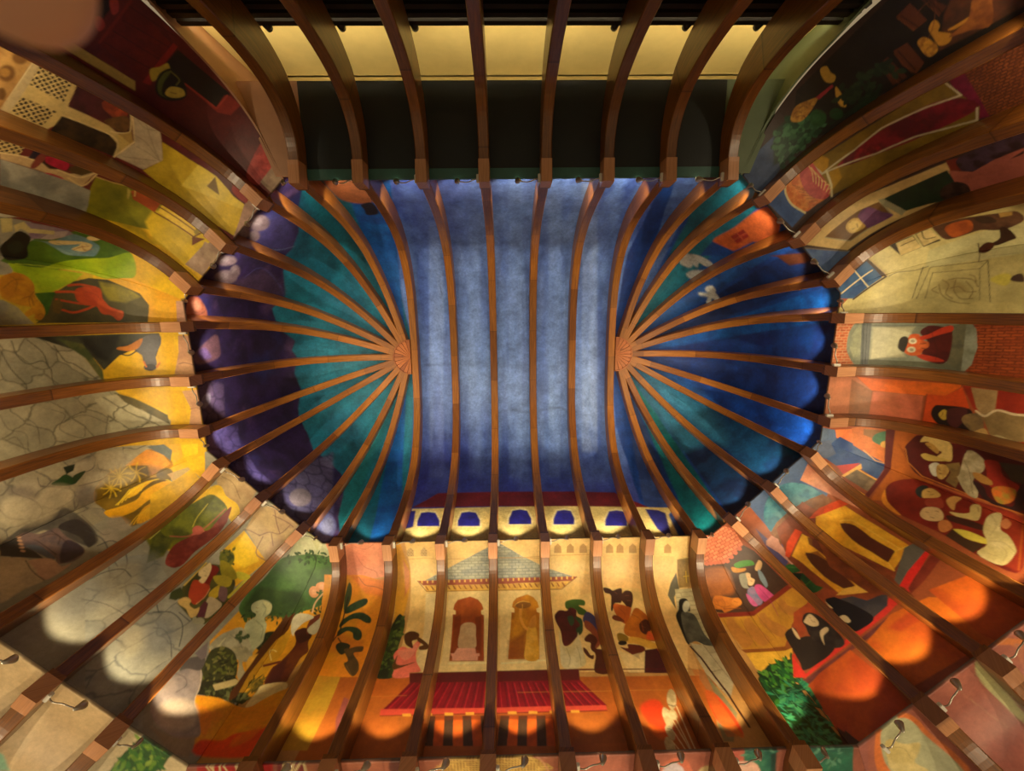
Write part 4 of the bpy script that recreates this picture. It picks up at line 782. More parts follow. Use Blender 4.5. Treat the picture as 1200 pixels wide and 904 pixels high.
 ('L',[356,239,252,225],{'c': (61,56,40),'w': 1}),
 ('L',[354,258,360,366,362,388],{'c': (61,56,40),'w': .9,'a': .9}),
 ('L',[352,256,251,236],{'c': (61,56,40),'w': 1,'a': .8}),
 ('L',[335,264,339,373,242,387],{'c': (61,56,40),'w': .9,'a': .8}),
 ('L',[335,264,251,257],{'c': (61,56,40),'w': 1,'a': .8}),
 ('L',[339,373,360,387],{'c': (61,56,40),'w': .9,'a': .8}),
 ('L',[375,390,375,446,375,500],{'c': (61,56,40),'w': .6,'a': .4}),
 ('L',[311,290,293,308,266,304,249,322],{'c': (112,90,51),'w': 1.4,'a': .75,'s': 1}),
 ('L',[310,306,313,329,306,362,284,377],{'c': (112,90,51),'w': 1.4,'a': .75,'s': 1}),
 ('L',[309,322,276,322,248,342,248,370],{'c': (112,90,51),'w': 1.4,'a': .75,'s': 1}),
 ('L',[295,284,261,296,238,328,232,365],{'c': (112,90,51),'w': 1.4,'a': .75,'s': 1}),
 ('L',[302,347,274,367,248,362],{'c': (112,90,51),'w': 1.4,'a': .75,'s': 1}),
 ('L',[282,314,286,333,270,351,269,375],{'c': (112,90,51),'w': 1.4,'a': .75,'s': 1}),
 ('L',[289,280,279,270,267,287],{'c': (112,90,51),'w': 1.4,'a': .75,'s': 1}),
 ('L',[322,352,316,364,300,371],{'c': (112,90,51),'w': 1.4,'a': .75,'s': 1}),
 ('P',[276,358,266,351,263,332,270,309,284,291,299,284,309,291,311,310,303,332,290,351],{'c': (132,110,61),'s': 1,'f': 3.3,'a': .5}),
 ('P',[303,401,319,425,315,445,295,448,283,435],{'c': (209,196,71),'s': 1,'f': 1.3,'a': .8}),
 ('P',[300,447,312,453,315,470,293,478,294,459],{'c': (71,50,40),'s': 1}),
 ('L',[97,264,100,278],{'c': (91,30,16),'w': 1,'s': 1}),
 ('L',[83,270,80,279],{'c': (91,30,16),'w': 1,'s': 1}),
 ('L',[136,288,80,308,45,309],{'c': (61,24,16),'w': 1,'a': .6,'s': 1}),
 ('L',[-125,347,-131,352,-143,350],{'c': (112,70,30),'w': .8,'a': .8,'s': 1}),
 ('L',[-255,332,-256,339],{'c': (91,50,20),'w': 1,'a': .8,'s': 1}),
 ('L',[-325,369,-328,375],{'c': (91,50,20),'w': 1,'a': .8,'s': 1}),
 ('L',[-339,373,-340,379],{'c': (91,50,20),'w': 1,'a': .8,'s': 1}),
 ('L',[-415,352,-415,358],{'c': (91,50,20),'w': 1.1,'a': .8,'s': 1}),
 ('L',[-424,360,-419,368],{'c': (91,50,20),'w': 1.1,'a': .8,'s': 1}),
 ('L',[-408,486,-421,490],{'c': (91,50,20),'w': 1,'a': .8,'s': 1}),
 ('L',[-416,521,-441,538,-481,528],{'c': (172,150,97),'w': 1.2,'a': .7,'s': 1}),
 ],
 'northeast': [
 ('P',[9,253,16,320,24,386,32,451,39,512,44,567,48,618,52,664,56,706,34,742,13,775,-6,806,-57,806,-109,806,-162,806,-216,806,-266,789,-258,757,-248,724,-238,687,-228,647,-216,604,-203,558,-188,508,-171,456,-151,402,-159,328,-164,255,-105,169,-47,212],{'c': (31,26,20),'t': ('m',(20,16,12),.185,.6,3)}),
 ('P',[-66,-35,-53,-8,-52,144,-37,243,-83,234,-105,169,-150,97,-171,-10],{'c': (73,90,127),'t': ('m',(51,66,101),.26,.8,3)}),
 ('P',[-39,153,-44,239,-142,266,-138,340,-131,413,-163,380,-150,318,-132,256,-148,141,-123,95],{'c': (31,56,34),'f': 2.3,'t': ('m',(20,40,26),.138,.9,3)}),
 ('F',[-45,149,-51,235,-132,256,-134,303,-132,256,-161,153,-130,101],{'c': [(47,92,57),(31,66,40),(67,116,75)],'n': 150,'l': 10.2,'w': .34,'seed': 51}),
 ('P',[-116,269,-126,259,-125,247,-115,237,-99,234,-83,238,-74,248,-74,260,-85,269,-101,273],{'c': (37,84,40),'s': 1}),
 ('P',[-105,258,-109,253,-109,248,-104,243,-96,242,-89,244,-85,248,-85,254,-90,258,-97,260],{'c': (47,96,51),'s': 1}),
 ('P',[-137,305,-143,298,-142,289,-134,281,-122,278,-111,280,-106,287,-107,296,-114,304,-126,307],{'c': (31,70,36),'s': 1}),
 ('P',[-41,207,-27,232,-40,266,-51,281,-67,255,-75,221,-57,202],{'c': (203,150,61),'s': 1,'t': ('m',(152,96,36),.057,.8,3)}),
 ('P',[-45,276,-45,325,-53,325,-57,282],{'c': (152,40,51)}),
 ('P',[13,327,7,340,-15,339,-32,343,-42,331,-29,318,-1,319],{'c': (193,150,57),'s': 1}),
 ('P',[-57,328,-74,330,-104,327,-124,320,-112,311,-85,314],{'c': (209,160,61),'s': 1}),
 ('P',[-71,477,-73,510,-140,515,-154,487,-115,474],{'c': (97,50,26)}),
 ('P',[-80,434,-74,460,-149,469,-148,433],{'c': (87,44,24)}),
 ('P',[-4,522,2,559,-55,567,-58,533],{'c': (93,48,26)}),
 ('P',[6,581,-17,588,-64,587,-54,611],{'c': (81,42,24),'f': .3}),
 ('P',[-66,598,-33,639,-55,693,-74,741,-143,712,-142,663,-140,609,-134,551],{'c': (91,50,30),'f': 1.1,'t': ('m',(61,40,26),.115,.8,3)}),
 ('P',[-87,527,-85,544,-115,554,-132,549,-135,531,-116,524],{'c': (209,150,51),'s': 1,'t': ('m',(152,96,36),.038,.8,3)}),
 ('P',[-74,560,-64,578,-83,580,-93,572,-115,589,-129,575,-122,557,-97,557],{'c': (193,136,46),'s': 1}),
 ('P',[-101,587,-102,622,-100,646,-107,636,-109,601],{'c': (199,136,46),'s': 1}),
 ('P',[-117,581,-106,626,-70,655,-61,685,-141,658,-128,615],{'c': (152,90,40),'s': 1,'t': ('m',(112,60,30),.083,.9,3)}),
 ('L',[-95,546,-74,570,-28,600,-23,578,-28,556],{'c': (112,60,40),'w': .7,'s': 1}),
 ('P',[-199,568,-202,619,-204,666,-206,709,-257,688,-311,666,-369,642,-355,597,-338,550,-268,559],{'c': (112,56,26),'t': ('b',(142,76,36),(61,30,16),.062,.035,3,1.48)}),
 ('P',[-198,537,-204,568,-273,564,-344,559,-337,533,-308,546,-258,527],{'c': (118,22,53),'t': ('m',(91,14,40),.115,.8,3)}),
 ('P',[-201,166,-210,230,-214,292,-214,353,-212,414,-208,472,-204,528,-268,540,-309,554,-347,534,-352,477,-356,417,-358,354,-356,291,-349,228,-334,162,-193,89],{'c': (132,104,26),'t': ('m',(107,84,20),.295,.8,3)}),
 ('P',[-195,183,-195,205,-230,215,-250,200,-255,180,-196,173],{'c': (178,130,20),'f': 1.2}),
 ('P',[-265,196,-270,219,-306,212,-321,178,-302,178],{'c': (168,126,20),'f': 1.2}),
 ('P',[-262,223,-244,337,-244,468,-266,532,-313,547,-318,403,-295,280,-280,238],{'c': (85,14,24),'s': 1,'t': ('m',(132,20,36),.18,.9,3)}),
 ('P',[-275,260,-256,300,-275,321,-300,324,-295,280],{'c': (152,24,36),'s': 1,'t': ('m',(101,10,24),.07,.9,3)}),
 ('L',[-189,173,-255,180,-252,272,-238,356,-247,459,-261,537],{'c': (199,186,151),'w': 2.3}),
 ('L',[-261,537,-206,524],{'c': (199,186,151),'w': 1.9}),
 ('L',[-255,180,-262,202,-299,309,-310,406,-327,472,-340,534,-310,548],{'c': (193,180,147),'w': 2.3}),
 ('L',[-255,193,-304,181,-337,164],{'c': (209,196,151),'w': 2.9}),
 ('P',[-203,2,-189,86,-321,88,-325,13],{'c': (61,92,147),'t': ('m',(45,72,125),.201,.8,3)}),
 ('P',[-193,89,-181,160,-265,156,-326,166,-326,118,-317,78,-271,64,-232,64],{'c': (209,106,44),'s': 1,'t': ('m',(233,150,71),.067,.9,3)}),
 ('P',[-198,141,-192,176,-261,176,-319,171,-330,145,-290,120,-240,122],{'c': (178,60,61),'s': 1,'t': ('m',(209,90,81),.102,.8,3)}),
 ('L',[-194,90,-222,68,-267,61,-320,76],{'c': (223,206,151),'w': 3.3,'s': 1}),
 ('L',[-197,168,-229,163,-258,150],{'c': (229,196,121),'w': 1,'s': 1}),
 ('L',[-215,168,-243,166,-269,152],{'c': (229,196,121),'w': 1,'s': 1}),
 ('L',[-234,168,-257,169,-280,154],{'c': (229,196,121),'w': 1.1,'s': 1}),
 ('L',[-253,168,-271,171,-291,156],{'c': (229,196,121),'w': 1.1,'s': 1}),
 ('L',[-272,168,-286,174,-302,158],{'c': (229,196,121),'w': 1.1,'s': 1}),
 ('L',[-291,168,-300,177,-313,160],{'c': (229,196,121),'w': 1.1,'s': 1}),
 ('L',[-310,168,-314,179,-324,162],{'c': (229,196,121),'w': 1.1,'s': 1}),
 ('L',[-255,118,-217,100],{'c': (112,50,24),'w': 1.1,'a': .7}),
 ('L',[-267,120,-234,102],{'c': (112,50,24),'w': 1.1,'a': .7}),
 ('L',[-280,122,-251,103],{'c': (112,50,24),'w': 1.1,'a': .7}),
 ('L',[-292,124,-268,104],{'c': (112,50,24),'w': 1.1,'a': .7}),
 ('L',[-305,126,-285,106],{'c': (112,50,24),'w': 1.1,'a': .7}),
 ('L',[-318,128,-302,107],{'c': (112,50,24),'w': 1.1,'a': .7}),
 ('L',[-330,130,-319,109],{'c': (112,50,24),'w': 1.1,'a': .7}),
 ('L',[-343,132,-336,110],{'c': (112,50,24),'w': 1.1,'a': .7}),
 ('P',[-401,9,-400,101,-402,227,-415,295,-420,362,-421,429,-449,423,-529,373,-534,293,-529,213,-526,105],{'c': (203,170,107),'t': ('m',(217,186,121),.243,.7,3)}),
 ('P',[-412,0,-537,109,-574,44,-514,-15,-431,-15],{'c': (61,84,131),'t': ('m',(81,104,141),.153,.8,3)}),
 ('L',[-410,1,-536,109],{'c': (122,110,91),'w': 1.5}),
 ('P',[-434,75,-434,195,-444,245,-508,253,-506,128],{'c': (112,76,34)}),
 ('L',[-434,75,-506,128,-510,252,-438,248],{'c': (172,160,121),'w': 1.7}),
 ('P',[-449,147,-446,172,-475,191,-496,180,-489,147,-467,139],{'c': (209,170,91),'s': 1}),
 ('P',[-485,176,-493,168,-492,157,-483,149,-469,145,-457,148,-450,156,-451,167,-460,175,-473,178],{'c': (229,196,111),'s': 1}),
 ('P',[-448,184,-440,216,-480,236,-510,252,-507,191,-488,184],{'c': (118,70,111),'s': 1,'t': ('m',(91,50,91),.1,.8,3)}),
 ('P',[-443,258,-447,338,-444,418,-497,414,-536,423,-533,370,-516,283],{'c': (20,50,30),'t': ('m',(14,34,24),.165,.8,3)}),
 ('P',[-438,248,-441,258,-516,283,-524,268,-458,247],{'c': (152,146,111)}),
 ('P',[-415,428,-421,455,-467,454,-449,423],{'c': (122,40,26)}),
 ('P',[-430,445,-418,476,-412,597,-457,579,-462,519,-481,461,-461,444],{'c': (41,20,24),'s': 1,'t': ('m',(71,50,71),.105,.8,3)}),
 ('P',[-447,420,-477,462,-462,519,-457,579,-453,607,-562,563,-558,505,-551,442,-527,427,-497,414],{'c': (178,100,81),'t': ('m',(152,80,67),.258,.7,3)}),
 ('P',[-497,377,-486,412,-509,435,-547,425,-555,388,-533,370],{'c': (31,18,14),'s': 1,'t': ('m',(71,46,36),.069,.8,3)}),
 ('P',[-475,543,-464,575,-472,572,-475,549],{'c': (41,20,20)}),
 ('P',[-661,-20,-660,4,-685,145,-592,134,-587,247,-602,309,-609,373,-611,435,-609,495,-606,551,-710,511,-825,467,-830,404,-830,340,-822,276,-804,212,-770,145,-721,67],{'c': (209,196,131),'t': ('m',(188,172,107),.426,.8,5)}),
 ('P',[-594,145,-626,256,-669,272,-734,235,-702,153],{'c': (227,214,151),'f': 2.6,'a': .6}),
 ('P',[-680,267,-680,330,-674,393,-674,490,-713,510,-783,483,-780,411,-770,337,-734,235],{'c': (193,190,141),'f': .7,'a': .7}),
 ('P',[-791,183,-729,228,-761,300,-779,373,-782,429,-783,483,-825,467,-830,411,-831,354,-826,297,-813,241],{'c': (182,170,111),'f': 1.5,'a': .5}),
 ('P',[-607,-14,-602,128,-686,133,-674,18,-642,-14],{'c': (41,78,131),'t': ('m',(61,104,151),.182,.8,3)}),
 ('L',[-599,81,-684,82],{'c': (229,216,172),'w': 2.4}),
 ('L',[-626,-17,-642,123],{'c': (229,216,172),'w': 2.4}),
 ('L',[-596,129,-692,142,-676,16],{'c': (71,50,40),'w': 2.9}),
 ('L',[-596,138,-692,147],{'c': (203,170,131),'w': 1.1}),
 ('P',[-596,199,-655,207,-659,259,-605,259,-600,221],{'c': (61,50,40)}),
 ('P',[-654,206,-658,259,-608,257,-604,216],{'c': (209,186,121),'t': ('m',(229,206,141),.063,.8,2)}),
 ('P',[-600,267,-605,299,-662,306,-660,263],{'c': (71,60,40)}),
 ('P',[-606,269,-607,303,-655,307,-657,265],{'c': (209,186,121),'t': ('m',(229,206,141),.062,.8,2)}),
 ('L',[-607,282,-635,278,-643,300],{'c': (91,76,40),'w': 1.5,'s': 1}),
 ('L',[-621,222,-623,257],{'c': (91,76,40),'w': 1.5}),
 ('P',[-577,312,-602,351,-616,402,-627,454,-636,491,-669,492,-685,449,-680,421,-668,395,-670,338,-655,312],{'c': (81,50,36),'s': 1,'t': ('m',(112,76,51),.142,.8,3)}),
 ('P',[-626,330,-617,353,-624,390,-656,385,-666,364,-664,333],{'c': (193,96,40),'s': 1,'t': ('m',(152,70,34),.097,.8,3)}),
 ('P',[-679,436,-682,450,-720,455,-728,439,-735,406,-725,399,-711,423],{'c': (51,26,18),'s': 1}),
 ('P',[-732,366,-716,391,-728,405,-748,385,-750,365],{'c': (71,30,18),'s': 1}),
 ('L',[-711,374,-751,361,-778,348],{'c': (61,40,24),'w': 1.2}),
 ('P',[-627,454,-633,482,-644,477,-643,452],{'c': (178,140,71)}),
 ('P',[-623,402,-631,434,-654,439,-648,411],{'c': (61,40,30),'s': 1}),
 ('L',[-698,149,-702,174,-727,211,-735,243],{'c': (61,56,40),'w': 1.3,'a': .8,'s': 1}),
 ('L',[-781,368,-941,309],{'c': (61,56,40),'w': 1}),
 ('L',[-729,233,-818,160],{'c': (61,56,40),'w': 1.1}),
 ('L',[-740,248,-778,346,-781,368],{'c': (61,56,40),'w': 1,'a': .9}),
 ('L',[-742,245,-827,169],{'c': (61,56,40),'w': 1.1,'a': .8}),
 ('L',[-764,242,-804,339,-925,292],{'c': (61,56,40),'w': 1,'a': .8}),
 ('L',[-764,242,-843,187],{'c': (61,56,40),'w': 1,'a': .8}),
 ('L',[-804,339,-783,366],{'c': (61,56,40),'w': 1,'a': .8}),
 ('L',[-766,378,-776,431,-783,483],{'c': (61,56,40),'w': .7,'a': .4}),
 ('L',[-802,250,-830,255,-857,235,-885,241],{'c': (112,90,51),'w': 1.6,'a': .75,'s': 1}),
 ('L',[-811,263,-818,285,-839,309,-870,309],{'c': (112,90,51),'w': 1.5,'a': .75,'s': 1}),
 ('L',[-820,276,-856,257,-896,258,-911,281],{'c': (112,90,51),'w': 1.6,'a': .75,'s': 1}),
 ('L',[-817,310,-828,318,-849,313],{'c': (112,90,51),'w': 1.5,'a': .75,'s': 1}),
 ('P',[-812,237,-811,238,-807,241,-805,245,-804,250,-805,255,-808,261,-812,267,-817,272,-823,277],{'c': (132,110,61),'f': 3.6,'a': .5}),
 ('L',[-41,217,-43,227,-56,232],{'c': (91,50,24),'w': 1,'a': .8,'s': 1}),
 ('L',[-38,234,-41,245,-55,250],{'c': (91,50,24),'w': 1,'a': .8,'s': 1}),
 ('L',[-54,216,-62,229,-75,232],{'c': (91,50,24),'w': 1,'a': .8,'s': 1}),
 ('L',[-36,252,-46,255,-50,263],{'c': (91,50,24),'w': .9,'a': .8,'s': 1}),
 ('L',[-449,156,-451,161],{'c': (132,90,51),'w': 1.1,'a': .8,'s': 1}),
 ('L',[-475,152,-478,157],{'c': (132,90,51),'w': 1.1,'a': .8,'s': 1}),
 ('L',[-468,170,-482,166],{'c': (132,90,51),'w': 1.1,'a': .8,'s': 1}),
 ('L',[-91,435,-160,448],{'c': (132,72,36),'w': 1,'a': .6}),
 ('L',[-90,445,-159,458],{'c': (31,18,12),'w': 1.7,'a': .8}),
 ('L',[-79,475,-145,482],{'c': (132,72,36),'w': 1,'a': .6}),
 ('L',[-78,485,-143,491],{'c': (31,18,12),'w': 1.7,'a': .8}),
 ('L',[-9,522,-57,536],{'c': (132,72,36),'w': .9,'a': .6}),
 ('L',[-9,531,-56,545],{'c': (31,18,12),'w': 1.5,'a': .8}),
 ('L',[-1,580,-62,589],{'c': (132,72,36),'w': .9,'a': .6}),
 ('L',[-1,588,-61,597],{'c': (31,18,12),'w': 1.5,'a': .8}),
 ('L',[2,249,-114,282,-104,383],{'c': (61,40,30),'w': 1.1,'a': .5,'s': 1}),
 ('F',[-75,320,-71,386,-66,450,-117,465,-132,397,-147,327],{'c': [(24,46,30),(41,60,36)],'n': 60,'l': 10.8,'w': .3,'seed': 81}),
 ],
 'northwest': [
 ('P',[801,215,684,256,572,296,466,335,463,276,455,217,439,155,415,86,384,5,458,-31,556,-29,655,-28,716,63,767,144],{'c': (235,190,26),'t': ('m',(217,160,20),.339,.6,4)}),
 ('P',[636,511,599,434,521,359,483,361,507,424,525,486,540,544],{'c': (152,152,129),'t': ('m',(199,190,161),.286,.9,7)}),
 ('P',[625,512,618,433,675,401,808,398,819,437,718,476],{'c': (162,156,131),'t': ('m',(112,112,97),.227,.9,7)}),
 ('P',[767,437,669,403,596,325,600,266,598,205,629,176,682,220,736,297,791,353,769,425],{'c': (57,92,22),'t': ('m',(87,120,26),.313,.8,7)}),
 ('P',[622,443,611,351,624,325,658,378,672,410],{'c': (142,124,131),'t': ('m',(122,90,121),.163,.8,7)}),
 ('P',[664,391,633,381,613,350,636,348,658,370],{'c': (178,160,151)}),
 ('P',[629,493,621,472,661,453,673,471],{'c': (199,184,117)}),
 ('P',[641,460,623,446,639,424,627,376,638,371,654,421,647,443,664,446],{'c': (203,186,121)}),
 ('P',[675,409,663,368,621,339,616,312,621,282,629,268,660,264,672,275,692,316,684,347,672,379],{'c': (97,130,135),'s': 1,'t': ('m',(132,160,151),.143,.7,7)}),
 ('P',[663,372,642,329,631,302,633,284,661,288,669,318,645,308,670,353],{'c': (209,184,121),'s': 1}),
 ('P',[612,306,602,296,600,278,613,285,619,299],{'c': (219,190,125),'s': 1}),
 ('L',[670,313,653,304,640,289],{'c': (152,100,51),'w': 1,'s': 1}),
 ('L',[646,303,659,290,644,279],{'c': (152,100,51),'w': 1,'s': 1}),
 ('P',[721,455,688,451,656,442,667,412,703,404,731,391,749,400,760,425,743,443],{'c': (29,26,18),'s': 1}),
 ('P',[717,443,688,433,705,411,734,417],{'c': (41,44,30),'s': 1,'f': 1.4}),
 ('P',[778,373,755,341,722,319,675,266,649,235,603,207,612,187,647,163,677,161,724,210,731,267,759,335],{'c': (142,176,16),'s': 1,'t': ('m',(176,196,20),.172,.7,7)}),
 ('P',[768,420,768,373,758,339,738,260,772,266,820,285,827,347,809,361,794,397],{'c': (152,180,20),'t': ('m',(186,196,24),.242,.8,4)}),
 ('L',[766,404,754,349,731,267,716,205],{'c': (203,220,61),'w': 1,'a': .8,'s': 1}),
 ('P',[820,281,777,268,746,244,722,202,706,141,707,100,721,73,722,72,770,149,802,217],{'c': (85,78,40),'t': ('m',(61,58,36),.26,.8,4)}),
 ('P',[743,219,721,175,716,136,718,112,758,128,785,178,772,197],{'c': (152,140,40),'f': 2.1,'t': ('m',(112,104,40),.184,.8,4)}),
 ('P',[812,250,806,252,796,250,787,245,780,238,772,229,766,218,765,208,772,200,785,194,791,190],{'c': (199,76,26),'t': ('m',(172,56,20),.126,.7,4)}),
 ('L',[834,285,819,263,808,238],{'c': (199,76,26),'w': 3.7,'s': 1}),
 ('L',[797,272,779,251,769,217],{'c': (182,70,24),'w': 3.7,'s': 1}),
 ('L',[798,230,792,207,804,188],{'c': (112,40,16),'w': 1,'a': .6,'s': 1}),
 ('P',[826,413,826,413,815,410,806,403,800,394,797,386,797,377,801,368,807,358,817,347,826,339],{'c': (209,150,30),'t': ('m',(178,110,24),.19,.8,4)}),
 ('L',[861,392,824,385,817,365],{'c': (122,76,20),'w': 1.2,'a': .7,'s': 1}),
 ('P',[724,210,681,165,657,87,620,-5,642,16,669,-6,722,72,721,73,708,118],{'c': (239,180,40),'t': ('m',(235,160,20),.379,.6,4)}),
 ('P',[655,-28,669,-8,643,14,619,-8,641,-28],{'c': (199,150,125),'t': ('m',(209,160,131),.146,.6,4)}),
 ('P',[-29,635,-33,581,-38,523,-43,459,-49,391,-66,319,-59,280,-30,217,0,150,29,73,58,-15,62,-23,190,18,226,157,209,242,188,323,193,394,195,463,196,528,173,587,153,641,91,639,31,637],{'c': (114,36,28),'t': ('m',(91,24,24),.321,.8,3)}),
 ('P',[64,642,1,607,-66,571,-69,510,-48,470,-21,414,-15,332,-9,251,3,183,27,105,49,10,137,38,146,121,151,192,159,269,161,345,154,405,147,463,139,518,132,569,125,616],{'c': (105,30,26),'t': ('m',(87,22,24),.213,.8,3)}),
 ('P',[92,539,30,537,-30,536,-24,479,-16,419,110,412,101,478],{'c': (112,26,14),'t': ('m',(91,18,12),.097,.7,3)}),
 ('L',[14,526,5,470,-5,411],{'c': (61,10,8),'w': 1,'a': .9}),
 ('L',[48,527,43,470,36,410],{'c': (61,10,8),'w': 1,'a': .9}),
 ('L',[83,528,78,471,71,412],{'c': (61,10,8),'w': 1,'a': .9}),
 ('L',[-21,533,-28,476,-38,416],{'c': (61,10,8),'w': 1,'a': .9}),
 ('L',[90,537,28,535,-33,534],{'c': (132,36,24),'w': 3}),
 ('P',[74,565,52,558,-33,554,-30,573,60,586],{'c': (16,12,10)}),
 ('P',[47,571,39,562,49,547,68,549,63,562],{'c': (172,60,51),'s': 1}),
 ('P',[-4,567,-16,555,4,542,18,548],{'c': (172,60,51),'s': 1}),
 ('P',[114,417,-21,414,-20,401,84,404,108,398],{'c': (152,34,26),'f': .3}),
 ('P',[84,404,-14,397,-14,321,-15,246,43,249,45,341,37,385],{'c': (22,16,12),'t': ('m',(31,26,16),.108,.7,3)}),
 ('P',[50,346,45,337,45,252,0,254,-10,241,-9,212,35,216,54,243],{'c': (152,46,34),'f': .4}),
 ('L',[48,339,46,250,-6,249],{'c': (193,70,51),'w': 1.5,'a': .8}),
 ('P',[74,420,53,407,31,397,49,382,78,393,96,401],{'c': (193,176,61),'s': 1}),
 ('P',[107,387,69,398,37,385,35,363,55,331,81,320,112,342,120,368],{'c': (24,26,18),'s': 1}),
 ('P',[90,389,56,390,47,380,81,379,109,367,110,351,114,372],{'c': (91,104,40),'s': 1}),
 ('P',[101,363,79,361,64,338,74,324,95,335,106,353],{'c': (209,190,81),'s': 1}),
 ('L',[44,382,48,355,66,353],{'c': (132,130,51),'w': 1.4,'s': 1}),
 ('L',[92,353,85,341],{'c': (122,90,51),'w': 1.1}),
 ('P',[135,634,125,616,125,560,124,498,122,431,144,418,145,436,146,497,147,553,147,605],{'c': (209,186,97),'f': .3}),
 ('P',[192,738,173,693,153,641,194,617,267,615,341,614,372,665,307,691,247,715],{'c': (182,140,77),'t': ('m',(162,116,61),.131,.8,3)}),
 ('P',[251,630,263,628,273,631,278,638,276,647,267,654,255,656,245,653,240,646,242,637],{'c': (112,76,36),'s': 1,'f': 1.3}),
 ('P',[254,639,261,637,266,639,269,643,268,648,263,652,257,653,252,651,249,647,250,642],{'c': (152,110,51),'s': 1,'f': .8}),
 ('P',[205,626,214,625,223,628,229,636,228,644,223,649,214,651,205,647,200,640,200,632],{'c': (122,84,40),'s': 1,'f': 1.3}),
 ('P',[303,623,312,621,319,622,321,626,318,631,311,636,303,638,296,637,293,633,296,628],{'c': (112,76,36),'s': 1,'f': 1}),
 ('P',[194,617,190,527,266,515,265,418,285,347,339,368,319,434,298,498,347,523,343,613,268,615],{'c': (203,176,111),'t': ('m',(217,186,111),.258,.7,3)}),
 ('P',[194,617,196,600,268,599,341,598,343,613,268,615],{'c': (193,170,121),'f': .2}),
 ('L',[196,617,268,616,342,615],{'c': (229,206,151),'w': .9}),
 ('P',[192,526,192,468,191,406,196,391,250,375,269,391,262,437,268,514],{'c': (57,20,20),'t': ('m',(81,28,32),.188,.9,3)}),
 ('P',[198,606,193,537,231,532,201,608],{'c': (57,20,20),'f': 0}),
 ('P',[198,604,201,537,263,526,260,598],{'c': (31,16,10),'t': ('l',(217,190,121),.047,.17,-1.0)}),
 ('P',[295,597,293,527,343,534,339,599],{'c': (37,20,12),'t': ('l',(209,180,111),.048,.17,-.94)}),
 ('P',[409,587,410,537,439,536,449,590],{'c': (37,20,12),'t': ('l',(209,180,111),.048,.17,-.87)}),
 ('P',[296,513,287,407,300,379,327,369,339,372,345,445,348,515],{'c': (39,28,12),'t': ('m',(77,54,24),.17,.8,3)}),
 ('L',[295,513,286,407,300,379,339,368],{'c': (229,200,131),'w': 1.9,'s': 1}),
 ('P',[216,461,201,452,193,431,203,407,219,400,237,412,236,434,229,452],{'c': (172,74,40),'s': 1,'t': ('m',(122,46,26),.084,.9,3)}),
 ('P',[259,434,240,423,217,401,233,384,255,381,265,397,265,418],{'c': (97,66,30),'s': 1,'f': .4,'t': ('m',(122,84,40),.065,.8,3)}),
 ('L',[219,443,221,429,206,425],{'c': (81,36,20),'w': .8,'a': .7,'s': 1}),
 ('L',[196,412,202,398,245,375,259,378,271,394,276,408],{'c': (233,206,141),'w': 1.9,'s': 1}),
 ('L',[196,397,269,351,339,368],{'c': (239,212,151),'w': 2.2}),
 ('P',[276,392,248,371,272,354,318,365],{'c': (209,176,91),'f': .4,'a': .7}),
 ('P',[195,393,188,327,275,274,332,297,337,365,274,349],{'c': (191,170,137),'t': ('m',(209,190,151),.18,.8,3)}),
 ('L',[204,386,219,351,202,317],{'c': (132,110,87),'w': .9,'a': .6,'s': 1}),
 ('L',[252,361,256,327,281,280],{'c': (132,110,87),'w': .9,'a': .6,'s': 1}),
 ('L',[280,341,280,310,282,282],{'c': (132,110,87),'w': .9,'a': .6,'s': 1}),
 ('L',[327,352,312,325,287,284],{'c': (132,110,87),'w': .9,'a': .6,'s': 1}),
 ('L',[198,363,254,310,281,280],{'c': (132,110,87),'w': .9,'a': .6,'s': 1}),
 ('P',[223,304,208,289,211,217,208,140,158,0,159,-35,216,-34,242,-22,325,-15,347,79,361,160,351,229,335,296,275,274],{'c': (199,166,22),'t': ('m',(219,184,51),.326,.7,3)}),
 ('P',[206,205,204,143,162,-3,163,-35,196,-34,224,-9,280,124,313,206],{'c': (239,214,91),'f': .8,'a': .5}),
 ('P',[335,296,277,276,229,296,206,205,313,206,345,158,343,228],{'c': (203,170,40),'f': .9,'a': .5,'t': ('m',(188,150,20),.233,.7,3)}),
 ('P',[263,157,220,155,260,116],{'c': (122,92,26)}),
 ('L',[263,157,220,155],{'c': (233,206,111),'w': 1,'a': .7}),
 ('P',[456,369,420,374,398,282,400,236,402,159,391,70,373,-32,401,-31,446,109,482,171,510,229,530,285,544,341],{'c': (112,110,20),'t': ('m',(152,144,20),.414,.9,3)}),
 ('P',[430,222,413,152,394,75,368,-11,478,14,520,64,526,174,480,220],{'c': (209,176,26),'f': 2.1,'t': ('m',(235,196,40),.344,.7,3)}),
 ('P',[512,355,428,311,479,252,531,171,531,263],{'c': (87,92,20),'f': 3.8,'a': .6,'t': ('m',(122,120,26),.166,.8,3)}),
 ('P',[412,290,388,274,391,218,436,216,433,274],{'c': (152,66,20),'t': ('m',(178,80,26),.118,.6,3)}),
 ('P',[428,211,390,214,395,111,435,98],{'c': (235,196,61)}),
 ('L',[389,217,393,106,393,87],{'c': (112,56,16),'w': 2.1}),
 ('L',[412,214,409,102],{'c': (112,56,16),'w': 1.8}),
 ('L',[436,216,428,99,393,87],{'c': (112,56,16),'w': 2.1}),
 ('P',[432,103,423,93,407,69,455,87],{'c': (112,56,16)}),
 ('P',[415,108,391,108,391,92,418,96],{'c': (152,130,40)}),
 ('L',[418,377,413,335,397,285,421,276],{'c': (203,170,91),'w': 1.6}),
 ('P',[407,301,412,290,440,282,440,286],{'c': (178,160,71)}),
 ('P',[445,572,433,519,441,429,405,381,463,386,461,420,460,496,462,564],{'c': (199,166,111)}),
